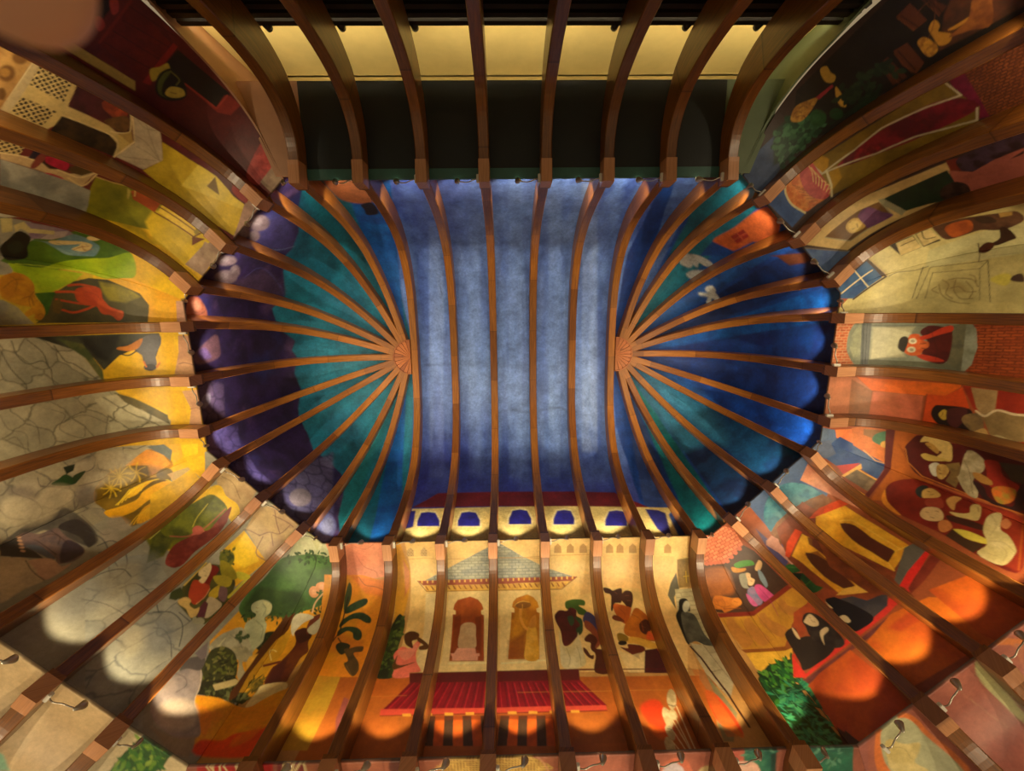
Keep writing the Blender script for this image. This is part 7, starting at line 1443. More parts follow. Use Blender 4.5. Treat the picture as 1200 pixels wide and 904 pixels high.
 ('P',[-773,-789,-724,-596,-745,-536,-761,-475,-764,-374,-784,-316,-805,-300,-806,-240,-790,-157,-826,-130,-812,-82,-759,-42,-774,-24,-759,-7,-774,26,-757,62,-781,125,-779,167,-775,177,-774,234,-737,265,-705,307,-703,364,-720,442,-734,514,-721,671,-758,853,-941,885,-1049,778,-1156,675,-1258,574,-1360,476,-1480,383,-1461,229,-1437,80,-1413,-65,-1387,-204,-1374,-348,-1272,-429,-1169,-504,-1067,-575,-967,-643,-869,-712],{'c': (42,53,122),'t': ('p',(42,53,122),.495,.58,21,.2),'a': .6}),
 ('P',[-773,-789,-724,-596,-745,-536,-761,-475,-764,-374,-784,-316,-805,-300,-806,-240,-790,-157,-826,-130,-812,-82,-759,-42,-774,-24,-759,-7,-774,26,-757,62,-781,125,-779,167,-775,177,-774,234,-737,265,-705,307,-703,364,-720,442,-734,514,-721,671,-758,853,-941,885,-1049,778,-1156,675,-1258,574,-1360,476,-1480,383,-1461,229,-1437,80,-1413,-65,-1387,-204,-1374,-348,-1272,-429,-1169,-504,-1067,-575,-967,-643,-869,-712],{'c': (120,93,143),'t': ('p',(105,77,118),.349,.64,33,.16),'a': .5}),
 ('P',[-777,-371,-787,-319,-821,-328,-883,-379,-900,-418,-857,-502,-801,-469],{'c': (82,81,147),'s': 1,'f': 6,'a': .45}),
 ('P',[-799,-189,-865,-265,-940,-277,-981,-255,-871,-182,-798,-159],{'c': (105,83,114),'s': 1,'f': 5.1,'a': .5}),
 ('P',[-850,-465,-858,-448,-876,-444,-896,-454,-911,-475,-914,-499,-905,-517,-888,-521,-868,-511,-854,-490],{'c': (130,111,118),'s': 1,'f': 1.8}),
 ('P',[-871,-483,-875,-474,-884,-472,-894,-477,-901,-488,-903,-500,-899,-509,-890,-511,-880,-506,-873,-495],{'c': (158,143,147),'s': 1,'f': 2.6,'a': .6}),
 ('P',[-885,-426,-889,-414,-899,-411,-910,-416,-918,-429,-920,-443,-916,-455,-906,-458,-895,-453,-887,-440],{'c': (130,111,118),'s': 1,'f': 1.8}),
 ('P',[-899,-439,-901,-433,-906,-432,-912,-434,-916,-440,-917,-448,-914,-453,-909,-455,-904,-453,-900,-446],{'c': (158,143,147),'s': 1,'f': 2.6,'a': .6}),
 ('P',[-915,-467,-921,-445,-932,-435,-943,-440,-950,-458,-950,-484,-944,-506,-933,-517,-922,-511,-916,-492],{'c': (130,111,118),'s': 1,'f': 1.7}),
 ('P',[-929,-480,-932,-469,-937,-464,-943,-466,-946,-476,-946,-489,-943,-500,-938,-505,-932,-502,-929,-493],{'c': (158,143,147),'s': 1,'f': 2.6,'a': .6}),
 ('P',[-967,-356,-974,-346,-993,-346,-1016,-354,-1033,-369,-1039,-385,-1031,-395,-1012,-396,-990,-387,-973,-371],{'c': (130,111,118),'s': 1,'f': 1.8}),
 ('P',[-991,-372,-995,-367,-1004,-366,-1015,-371,-1024,-378,-1027,-386,-1023,-391,-1013,-391,-1002,-387,-994,-380],{'c': (158,143,147),'s': 1,'f': 2.7,'a': .6}),
 ('P',[-967,-287,-974,-273,-995,-270,-1020,-279,-1040,-297,-1047,-316,-1038,-331,-1018,-334,-994,-325,-974,-307],{'c': (130,111,118),'s': 1,'f': 1.8}),
 ('P',[-993,-303,-997,-296,-1008,-294,-1020,-299,-1030,-308,-1033,-317,-1029,-325,-1019,-326,-1007,-322,-997,-313],{'c': (158,143,147),'s': 1,'f': 2.7,'a': .6}),
 ('P',[-957,-307,-960,-294,-968,-288,-979,-292,-987,-304,-990,-320,-986,-334,-978,-340,-968,-336,-960,-323],{'c': (130,111,118),'s': 1,'f': 1.8}),
 ('P',[-971,-319,-973,-312,-977,-309,-983,-311,-987,-317,-988,-325,-986,-332,-982,-335,-977,-333,-973,-327],{'c': (158,143,147),'s': 1,'f': 2.7,'a': .6}),
 ('P',[-1147,-258,-1111,-254,-1085,-204,-1099,-172,-1164,-190],{'c': (177,103,76),'s': 1,'f': .8}),
 ('P',[-1142,-248,-1115,-247,-1102,-217,-1128,-217],{'c': (197,129,101),'s': 1,'f': 1.6}),
 ('L',[-1138,-220,-1112,-200,-1089,-205],{'c': (86,49,53),'w': 1,'s': 1}),
 ('P',[-1152,-80,-1066,-120,-1055,-76,-1065,-47,-1133,-35,-1158,-48],{'c': (118,83,97),'s': 1,'f': 1.3}),
 ('P',[-1143,-78,-1114,-88,-1093,-52,-1130,-51],{'c': (114,89,147),'s': 1,'f': 1.7}),
 ('L',[-940,-277,-883,-291,-810,-193,-794,-158],{'c': (105,109,179),'w': .8,'a': .8,'s': 1}),
 ('L',[-898,-396,-837,-341,-776,-322],{'c': (133,159,200),'w': .9,'a': .7,'s': 1}),
 ('L',[-1048,-89,-917,-89,-867,-42,-801,-11],{'c': (38,24,74),'w': 1.2,'a': .8,'s': 1}),
 ('P',[-1159,14,-1062,43,-1080,197,-1149,222,-1172,194,-1175,106],{'c': (86,71,110),'t': ('r',(107,87,116),(47,36,70),.239,4,.16),'a': .9,'f': 1.8}),
 ('P',[-1154,195,-1030,187,-1034,246,-996,346,-923,429,-951,462,-1009,446,-1110,303,-1169,285],{'c': (76,67,131),'t': ('r',(95,85,145),(43,34,89),.231,6,.16),'a': .85,'f': 2.3}),
 ('P',[-929,409,-859,328,-716,230,-741,378,-752,551,-817,543,-882,575,-955,517],{'c': (86,81,126),'t': ('r',(110,107,143),(43,40,78),.254,9,.16),'a': .9,'f': 2.3}),
 ('P',[-818,443,-827,469,-847,488,-870,492,-888,479,-894,456,-884,431,-863,413,-840,409,-823,420],{'c': (133,123,131),'s': 1,'f': 1.4}),
 ('P',[-744,589,-758,630,-780,651,-801,645,-814,614,-812,572,-796,533,-774,512,-753,516,-742,545],{'c': (114,119,168),'s': 1,'f': 1.9}),
 ('P',[-752,572,-760,595,-772,607,-783,604,-789,587,-788,563,-779,541,-767,528,-756,530,-751,547],{'c': (143,149,185),'s': 1,'f': 2.4}),
 ('P',[-1127,100,-1139,113,-1152,119,-1161,114,-1162,101,-1155,85,-1143,72,-1130,66,-1121,71,-1120,84],{'c': (143,135,158),'s': 1,'f': .9}),
 ('P',[-646,-633,-551,-621,-525,-560,-545,-460,-580,-444,-625,-462,-648,-496,-669,-579],{'c': (143,81,43),'s': 1,'f': 2.8}),
 ('P',[-584,-438,-550,-449,-542,-383,-576,-373,-579,-405],{'c': (22,20,32),'s': 1}),
 ('P',[503,4,520,-76,525,-185,547,-309,557,-497,544,-704,662,-720,801,-743,899,-661,999,-581,1102,-496,1208,-410,1312,-317,1330,-170,1351,-21,1373,133,1396,292,1300,400,1212,509,1122,621,1030,735,935,851,802,853,664,850,556,612,556,410,541,240,520,133,515,63],{'c': (15,69,147),'t': ('m',(11,44,110),.284,.8,12,3.0)}),
 ('P',[532,5,548,-47,563,-102,579,-176,595,-298,598,-490,573,-704,677,-744,673,-535,647,-326,610,-193,581,-109,556,-49],{'c': (87,121,185),'t': ('m',(57,83,147),.19,.7,5)}),
 ('P',[532,5,558,-48,584,-107,616,-190,657,-322,692,-512,691,-720,885,-612,826,-449,749,-290,672,-166,615,-89,572,-39],{'c': (9,95,106),'t': ('m',(7,65,82),.183,.8,5)}),
 ('P',[532,5,563,-46,596,-103,637,-187,691,-322,742,-497,777,-673,885,-612,826,-449,749,-290,672,-166,615,-89,572,-39],{'c': (15,119,141),'a': .6,'f': 5.9}),
 ('P',[532,5,574,-38,617,-86,677,-160,757,-279,839,-434,902,-592,1021,-471,927,-340,814,-216,710,-122,636,-65,582,-28],{'c': (19,79,147),'t': ('m',(13,55,118),.192,.8,5)}),
 ('P',[532,5,583,-26,638,-62,715,-118,822,-209,939,-330,1038,-457,1162,-324,1029,-229,883,-144,754,-81,659,-41,592,-16],{'c': (13,49,110),'t': ('m',(9,34,80),.193,.8,5)}),
 ('P',[532,5,584,-12,640,-31,713,-59,816,-103,939,-162,1064,-232,1179,-310,1230,-188,1106,-143,976,-97,841,-58,727,-30,646,-14,587,-4],{'c': (9,97,185),'t': ('m',(9,65,143),.196,.8,5)}),
 ('P',[532,5,587,-3,646,-12,727,-27,842,-53,977,-90,1107,-133,1231,-176,1258,13,1107,17,946,22,790,20,673,15,597,10],{'c': (11,45,118),'t': ('m',(9,65,143),.256,.8,7)}),
 ('P',[532,5,597,11,674,17,790,24,947,28,1109,27,1260,26,1256,225,1124,186,987,147,846,104,728,67,646,41,586,22],{'c': (13,57,137),'t': ('m',(9,40,101),.263,.8,7)}),
 ('P',[532,5,594,25,667,48,776,84,927,131,1088,180,1239,225,1189,354,1049,278,898,196,758,121,657,68,590,34],{'c': (13,89,200),'t': ('m',(9,55,137),.266,.8,7)}),
 ('P',[532,5,588,34,651,69,746,121,878,197,1023,281,1152,358,1038,507,934,393,820,272,711,165,632,91,579,44],{'c': (20,95,147),'t': ('m',(13,55,106),.265,.8,9)}),
 ('P',[532,5,577,45,630,93,706,167,811,276,921,400,1023,518,892,651,822,500,744,341,667,204,608,112,568,53],{'c': (17,69,116),'t': ('m',(11,30,70),.269,.8,9)}),
 ('P',[532,5,585,54,651,120,755,232,683,240,616,127,570,58],{'c': (57,149,179),'a': .5,'f': 8.9}),
 ('P',[532,5,567,54,608,114,665,209,742,350,817,512,886,665,761,785,720,614,680,411,629,243,588,132,559,62],{'c': (0,127,126),'t': ('m',(0,91,101),.246,.8,11)}),
 ('P',[532,5,558,65,586,138,624,256,669,443,697,654,740,818,577,882,542,720,570,507,570,292,558,151,546,69],{'c': (53,79,135),'t': ('m',(32,55,106),.291,.8,11)}),
 ('P',[601,38,726,121,812,247,722,195,621,86],{'c': (66,164,194),'s': 1,'f': 13,'a': .5}),
 ('P',[727,-297,792,-393,861,-515,894,-532,930,-489,922,-393,856,-365,791,-293],{'c': (193,91,38),'s': 1,'f': 1.1}),
 ('P',[856,-365,920,-394,928,-488,896,-447],{'c': (177,79,32),'f': 3.2,'a': .5}),
 ('P',[782,-348,820,-401,842,-381,803,-329],{'c': (143,34,22)}),
 ('L',[801,-375,823,-355],{'c': (187,89,53),'w': 1.6}),
 ('L',[792,-339,831,-391],{'c': (187,89,53),'w': 1.6}),
 ('P',[690,-228,727,-297,791,-293,856,-365,868,-349,809,-284],{'c': (19,65,137),'f': .5}),
 ('P',[905,-327,1030,-390,1050,-361,1031,-344,979,-315,937,-335],{'c': (91,45,22),'f': .9}),
 ('P',[684,-217,703,-224,721,-215,707,-202,689,-205,677,-203],{'c': (197,194,168),'s': 1}),
 ('P',[674,-167,700,-188,709,-184,692,-164,680,-161],{'c': (197,194,168),'s': 1}),
 ('P',[640,-187,655,-219,675,-210,666,-182,652,-179],{'c': (187,188,179),'s': 1}),
 ('P',[661,-218,690,-228,723,-219,716,-207,689,-207,681,-188,667,-199],{'c': (187,188,179),'s': 1}),
 ('P',[655,-162,680,-180,709,-183,692,-159,671,-150,657,-153],{'c': (187,188,179),'s': 1}),
 ('P',[698,-138,716,-148,724,-137,713,-127,699,-127],{'c': (197,198,185),'s': 1}),
 ('P',[680,-121,703,-124,720,-132,731,-117,722,-108,711,-115,704,-99,695,-100,700,-114,682,-114],{'c': (197,198,185),'s': 1}),
 ('P',[-481,460,-375,379,-74,377,98,381,269,384,473,394,604,505,458,494,283,483,105,473,-73,462,-277,461],{'c': (110,22,26),'t': ('m',(82,14,22),.271,.6,5)}),
 ('P',[-486,678,-486,579,-479,468,-280,467,-80,466,88,468,255,470,451,479,611,489,680,491,646,531,671,715,528,711,385,706,241,701,96,697,-49,692,-194,687,-340,683],{'c': (216,194,118),'t': ('m',(197,168,91),.298,.6,6)}),
 ('P',[-492,678,-485,583,-459,575,-461,479,-499,480,-503,582],{'c': (28,26,89)}),
 ('P',[-478,575,-454,571,-461,485,-482,485],{'c': (34,32,116),'f': .4}),
 ('P',[-442,574,-451,531,-440,484,-405,477,-368,486,-340,534,-334,577],{'c': (227,212,147)}),
 ('P',[-438,569,-443,537,-435,492,-403,487,-369,494,-344,540,-339,572],{'c': (36,34,135),'t': ('m',(24,20,95),.174,.7,3)}),
 ('P',[-264,579,-269,534,-254,487,-219,480,-183,489,-160,537,-157,582],{'c': (227,212,147)}),
 ('P',[-260,574,-262,540,-251,496,-218,490,-185,497,-164,543,-163,577],{'c': (36,34,135),'t': ('m',(24,20,95),.174,.7,3)}),
 ('P',[-43,574,-43,529,-21,482,15,474,51,483,69,532,66,576],{'c': (227,212,147)}),
 ('P',[-38,569,-36,535,-19,490,15,484,48,492,63,538,61,571],{'c': (36,34,135),'t': ('m',(24,20,95),.174,.7,3)}),
 ('P',[152,580,157,533,182,488,218,481,250,490,262,536,254,583],{'c': (227,212,147)}),
 ('P',[157,576,163,539,184,497,216,491,247,498,256,542,250,578],{'c': (36,34,135),'t': ('m',(24,20,95),.174,.7,3)}),
 ('P',[375,595,388,544,419,498,456,490,489,500,496,547,480,598],{'c': (227,212,147)}),
 ('P',[381,590,392,551,419,506,454,500,484,508,489,553,477,593],{'c': (36,34,135),'t': ('m',(24,20,95),.174,.7,3)}),
 ('L',[166,505,394,512,596,520,698,523],{'c': (143,109,64),'w': 1.1,'a': .3}),
 ('P',[567,496,614,505,637,523,638,688,589,613],{'c': (32,34,101),'f': .7}),
 ],
}
# ---------------------------------------------------------------- helpers
def lin(c):
    c = np.asarray(c, float) / 255.
    return np.where(c <= .04045, c / 12.92, ((c + .055) / 1.055) ** 2.4)

def tag(o, label=None, cat=None, group=None, kind=None):
    for k, v in (('label', label), ('category', cat), ('group', group), ('kind', kind)):
        if v: o[k] = v
    return o

def link(o, parent=None):
    COL.objects.link(o)
    if parent is not None: o.parent = parent
    return o

def empty(name, loc=(0, 0, 0)):
    o = bpy.data.objects.new(name, None); o.empty_display_size = .1; o.location = loc
    return link(o)

def mesh_obj(name, verts, faces, mat=None, parent=None, smooth=False, uv=None, origin=None):
    m = bpy.data.meshes.new(name)
    v = np.asarray(verts, float)
    if origin is not None: v = v - np.asarray(origin, float)
    m.from_pydata(v.tolist(), [], [tuple(f) for f in faces]); m.update()
    if uv is not None:
        l = m.uv_layers.new(name='along')
        idx = np.empty(len(m.loops), np.int32); m.loops.foreach_get('vertex_index', idx)
        l.data.foreach_set('uv', np.asarray(uv, np.float32)[idx].ravel())
    if mat: m.materials.append(mat)
    if smooth: m.polygons.foreach_set('use_smooth', [True] * len(m.polygons))
    o = bpy.data.objects.new(name, m); link(o, parent)
    if origin is not None and parent is None: o.location = tuple(origin)
    return o

def grid_mesh(name, P, mat, colors=None, parent=None, closed_back=None, origin=None, smooth=True):
    """P: (a, b, 3) grid of points, front face towards the hall; closed_back: (a, b, 3) offset points -> solid slab"""
    a, b = P.shape[:2]
    i = np.arange(a * b).reshape(a, b)
    q = np.stack([i[:-1, :-1], i[1:, :-1], i[1:, 1:], i[:-1, 1:]], -1).reshape(-1, 4)
    V = P.reshape(-1, 3)
    if closed_back is not None:
        step_a, step_b = max(1, (a - 1) // 6), max(1, (b - 1) // 24)
        loop = list(i[:, 0]) + list(i[-1, 1:]) + list(i[-2::-1, -1]) + list(i[0, -2:0:-1])
        B = closed_back.reshape(-1, 3)[loop]; n0 = len(V); V = np.vstack([V, B]); n = len(loop)
        k = np.arange(n); L = np.array(loop)
        side = np.stack([L, n0 + k, n0 + (k + 1) % n, L[(k + 1) % n]], -1)
        ia = np.unique(np.r_[np.arange(0, a, step_a), a - 1]); ib = np.unique(np.r_[np.arange(0, b, step_b), b - 1])
        C = closed_back[np.ix_(ia, ib)]; n1 = len(V); V = np.vstack([V, C.reshape(-1, 3)])
        j = n1 + np.arange(len(ia) * len(ib)).reshape(len(ia), len(ib))
        back = np.stack([j[:-1, :-1], j[:-1, 1:], j[1:, 1:], j[1:, :-1]], -1).reshape(-1, 4)
        q = np.vstack([q, side, back])
    if origin is not None: V = V - np.asarray(origin, float)
    m = bpy.data.meshes.new(name)
    m.vertices.add(len(V)); m.vertices.foreach_set('co', V.astype(np.float32).ravel())
    m.loops.add(q.size); m.loops.foreach_set('vertex_index', q.astype(np.int32).ravel())
    m.polygons.add(len(q)); m.polygons.foreach_set('loop_start', np.arange(0, q.size, 4, dtype=np.int32))
    m.polygons.foreach_set('loop_total', np.full(len(q), 4, np.int32))
    m.update(calc_edges=True)
    if smooth: m.polygons.foreach_set('use_smooth', [True] * len(q))
    if colors is not None:
        c = np.full((len(V), 4), 1., np.float32); c[:, :3] = (.12, .1, .08); c[:a * b, :3] = colors.reshape(-1, 3)
        at = m.color_attributes.new('paint', 'FLOAT_COLOR', 'POINT'); at.data.foreach_set('color', c.ravel())
    m.materials.append(mat)
    o = bpy.data.objects.new(name, m); link(o, parent)
    if origin is not None and parent is None: o.location = tuple(origin)
    return o

# ---------------------------------------------------------------- materials
def new_mat(name):
    m = bpy.data.materials.new(name); m.use_nodes = True
    nt = m.node_tree; b = nt.nodes['Principled BSDF']
    return m, nt, b

def nd(nt, kind, **kw):
    n = nt.nodes.new(kind)
    for k, v in kw.items():
        if k in n.inputs.keys(): n.inputs[k].default_value = v
        else: setattr(n, k, v)
    return n

def mixrgb(nt, mode, fac, a, b):
    n = nt.nodes.new('ShaderNodeMix'); n.data_type = 'RGBA'; n.blend_type = mode
    for sock, v in ((n.inputs[0], fac), (n.inputs[6], a), (n.inputs[7], b)):
        if hasattr(v, 'links'): nt.links.new(v, sock)
        else: sock.default_value = v
    return n.outputs[2]

def ramp(nt, src, stops):
    r = nt.nodes.new('ShaderNodeValToRGB'); e = r.color_ramp.elements
    while len(e) < len(stops): e.new(.5)
    for x, (p, c) in zip(e, stops): x.position = p; x.color = (*c, 1) if len(c) == 3 else c
    nt.links.new(src, r.inputs[0]); return r.outputs[0]

def paint_material(name, scale, amount, rough, bump):
    """dry brushwork over the painted colours"""
    m, nt, b = new_mat(name)
    at = nd(nt, 'ShaderNodeVertexColor', layer_name='paint'); tc = nd(nt, 'ShaderNodeTexCoord')
    n1 = nd(nt, 'ShaderNodeTexNoise', Scale=scale, Detail=6., Roughness=.65)
    n2 = nd(nt, 'ShaderNodeTexNoise', Scale=scale * 6, Detail=4., Roughness=.7)
    nt.links.new(tc.outputs['Object'], n1.inputs[0]); nt.links.new(tc.outputs['Object'], n2.inputs[0])
    g1 = ramp(nt, n1.outputs[0], [(.3, (1 - amount,) * 3), (.7, (1 + amount * .5,) * 3)])
    g2 = ramp(nt, n2.outputs[0], [(.3, (1 - amount * .6,) * 3), (.75, (1 + amount * .4,) * 3)])
    c = mixrgb(nt, 'MULTIPLY', 1., at.outputs[0], g1); c = mixrgb(nt, 'MULTIPLY', 1., c, g2)
    nt.links.new(c, b.inputs['Base Color']); b.inputs['Roughness'].default_value = rough
    bp = nd(nt, 'ShaderNodeBump', Strength=bump, Distance=.01); nt.links.new(n2.outputs[0], bp.inputs['Height'])
    nt.links.new(bp.outputs[0], b.inputs['Normal'])
    return m

def wood_material(name, dark, light, rough=.36, seg=1.25):
    """laminated timber: grain along the beam, joints between boards"""
    m, nt, b = new_mat(name)
    uv = nd(nt, 'ShaderNodeUVMap', uv_map='along'); sep = nd(nt, 'ShaderNodeSeparateXYZ'); nt.links.new(uv.outputs[0], sep.inputs[0])
    oi = nd(nt, 'ShaderNodeObjectInfo')
    off = nd(nt, 'ShaderNodeMath', operation='MULTIPLY'); nt.links.new(oi.outputs['Random'], off.inputs[0]); off.inputs[1].default_value = 37.
    ux = nd(nt, 'ShaderNodeMath', operation='ADD'); nt.links.new(sep.outputs[0], ux.inputs[0]); nt.links.new(off.outputs[0], ux.inputs[1])
    cmb = nd(nt, 'ShaderNodeCombineXYZ')
    s1 = nd(nt, 'ShaderNodeMath', operation='MULTIPLY'); nt.links.new(ux.outputs[0], s1.inputs[0]); s1.inputs[1].default_value = 1.6
    s2 = nd(nt, 'ShaderNodeMath', operation='MULTIPLY'); nt.links.new(sep.outputs[1], s2.inputs[0]); s2.inputs[1].default_value = 26.
    nt.links.new(s1.outputs[0], cmb.inputs[0]); nt.links.new(s2.outputs[0], cmb.inputs[1]); nt.links.new(off.outputs[0], cmb.inputs[2])
    n = nd(nt, 'ShaderNodeTexNoise', Scale=1.6, Detail=6., Roughness=.62, Distortion=.35); nt.links.new(cmb.outputs[0], n.inputs[0])
    c = ramp(nt, n.outputs[0], [(.28, dark), (.75, light)])
    fl = nd(nt, 'ShaderNodeMath', operation='DIVIDE'); nt.links.new(ux.outputs[0], fl.inputs[0]); fl.inputs[1].default_value = seg
    fr = nd(nt, 'ShaderNodeMath', operation='FRACT'); nt.links.new(fl.outputs[0], fr.inputs[0])
    fo = nd(nt, 'ShaderNodeMath', operation='FLOOR'); nt.links.new(fl.outputs[0], fo.inputs[0])
    wn = nd(nt, 'ShaderNodeTexWhiteNoise'); wn.noise_dimensions = '1D'; nt.links.new(fo.outputs[0], wn.inputs['W'])
    tint = ramp(nt, wn.outputs[0], [(0., (.72, .62, .6)), (.5, (1., 1., 1.)), (1., (1.2, 1.12, 1.05))])
    c = mixrgb(nt, 'MULTIPLY', 1., c, tint)
    joint = ramp(nt, fr.outputs[0], [(0., (.35, .3, .3)), (.012, (1., 1., 1.))])
    c = mixrgb(nt, 'MULTIPLY', 1., c, joint)
    nt.links.new(c, b.inputs['Base Color']); b.inputs['Roughness'].default_value = rough
    b.inputs['Coat Weight'].default_value = .25; b.inputs['Coat Roughness'].default_value = .25
    bp = nd(nt, 'ShaderNodeBump', Strength=.12, Distance=.004); nt.links.new(n.outputs[0], bp.inputs['Height']); nt.links.new(bp.outputs[0], b.inputs['Normal'])
    return m

def plain_material(name, col, rough=.6, metal=0., var=.12, scale=4., emit=None):
    m, nt, b = new_mat(name)
    c = lin(col)
    tc = nd(nt, 'ShaderNodeTexCoord'); n = nd(nt, 'ShaderNodeTexNoise', Scale=scale, Detail=5., Roughness=.6); nt.links.new(tc.outputs['Object'], n.inputs[0])
    o = ramp(nt, n.outputs[0], [(.3, tuple(c * (1 - var))), (.7, tuple(np.minimum(c * (1 + var), 1)))])
    nt.links.new(o, b.inputs['Base Color']); b.inputs['Roughness'].default_value = rough; b.inputs['Metallic'].default_value = metal
    if emit: b.inputs['Emission Color'].default_value = (*emit[0], 1); b.inputs['Emission Strength'].default_value = emit[1]
    return m

M = dict(
    mural=paint_material('mural_paint', 3., .24, .5, .25),
    vault=paint_material('vault_paint', 3.2, .42, .6, .4),
    rib=wood_material('laminated_timber', (.13, .042, .006), (.36, .135, .020)),
    lowrib=wood_material('dark_laminated_timber', (.075, .026, .005), (.25, .088, .012), seg=3.1),
    block=wood_material('end_grain_timber', (.34, .15, .06), (.52, .25, .11), seg=9., rough=.45),
    hub=wood_material('hub_timber', (.26, .07, .015), (.40, .13, .03), seg=9.),
    white=plain_material('white_plastic', (214, 210, 196), .4, var=.03),
    steel=plain_material('brushed_steel', (190, 184, 170), .32, .85, var=.05),
    bulb=plain_material('bulb_glass', (255, 240, 210), .3, emit=((1., .8, .5), 6.)),
    soffit=plain_material('dark_slate_paint', (20, 25, 27), .6, var=.3, scale=1.3),
    teal=plain_material('teal_trim_paint', (48, 92, 84), .5),
    brown=plain_material('tan_board_paint', (168, 124, 92), .55, var=.08),
    green=plain_material('sage_board_paint', (98, 112, 84), .55, var=.1),
    yellow=plain_material('yellow_wall_paint', (224, 198, 128), .6, var=.05),
    black=plain_material('black_slat_paint', (30, 22, 17), .5, var=.3),
    skin=plain_material('skin', (205, 150, 118), .5, var=.06, scale=30.),
    nail=plain_material('fingernail', (225, 178, 152), .3, var=.02),
)
M['skin'].node_tree.nodes['Principled BSDF'].inputs['Subsurface Weight'].default_value = .15
M['skin'].node_tree.nodes['Principled BSDF'].inputs['Subsurface Radius'].default_value = (.008, .003, .0015)

# ---------------------------------------------------------------- painting on a canvas that belongs to a wall
def vnoise(x, y, seed=0):
    def h(i, j):
        n = (i.astype(np.int64) * 374761393 + j.astype(np.int64) * 668265263 + seed * 974634777) & 0x7fffffff
        n = ((n ^ (n >> 13)) * 1274126177) & 0x7fffffff
        return ((n ^ (n >> 16)) & 0xffff) / 65535.
    xi = np.floor(x); yi = np.floor(y); fx = x - xi; fy = y - yi
    fx = fx * fx * (3 - 2 * fx); fy = fy * fy * (3 - 2 * fy)
    a = h(xi, yi) * (1 - fx) + h(xi + 1, yi) * fx; b = h(xi, yi + 1) * (1 - fx) + h(xi + 1, yi + 1) * fx
    return a * (1 - fy) + b * fy

def fbm(x, y, seed=0, octaves=4):
    s = 0; a = .5; t = 0
    for k in range(octaves):
        s = s + a * vnoise(x * 2 ** k, y * 2 ** k, seed + k); t += a; a *= .55
    return s / t

def catmull(P, closed, n=4):
    P = np.asarray(P, float)
    if len(P) < 3: return P
    if closed: Q = np.vstack([P[-1], P, P[0], P[1]])
    else: Q = np.vstack([2 * P[0] - P[1], P, 2 * P[-1] - P[-2]])
    out = []
    for i in range(1, len(Q) - 2):
        a, b, c, d = Q[i - 1:i + 3]
        for k in range(n):
            t = k / n
            out.append(.5 * (2 * b + (c - a) * t + (2 * a - 5 * b + 4 * c - d) * t * t + (3 * b - a - 3 * c + d) * t ** 3))
    if not closed: out.append(Q[-2])
    return np.array(out)

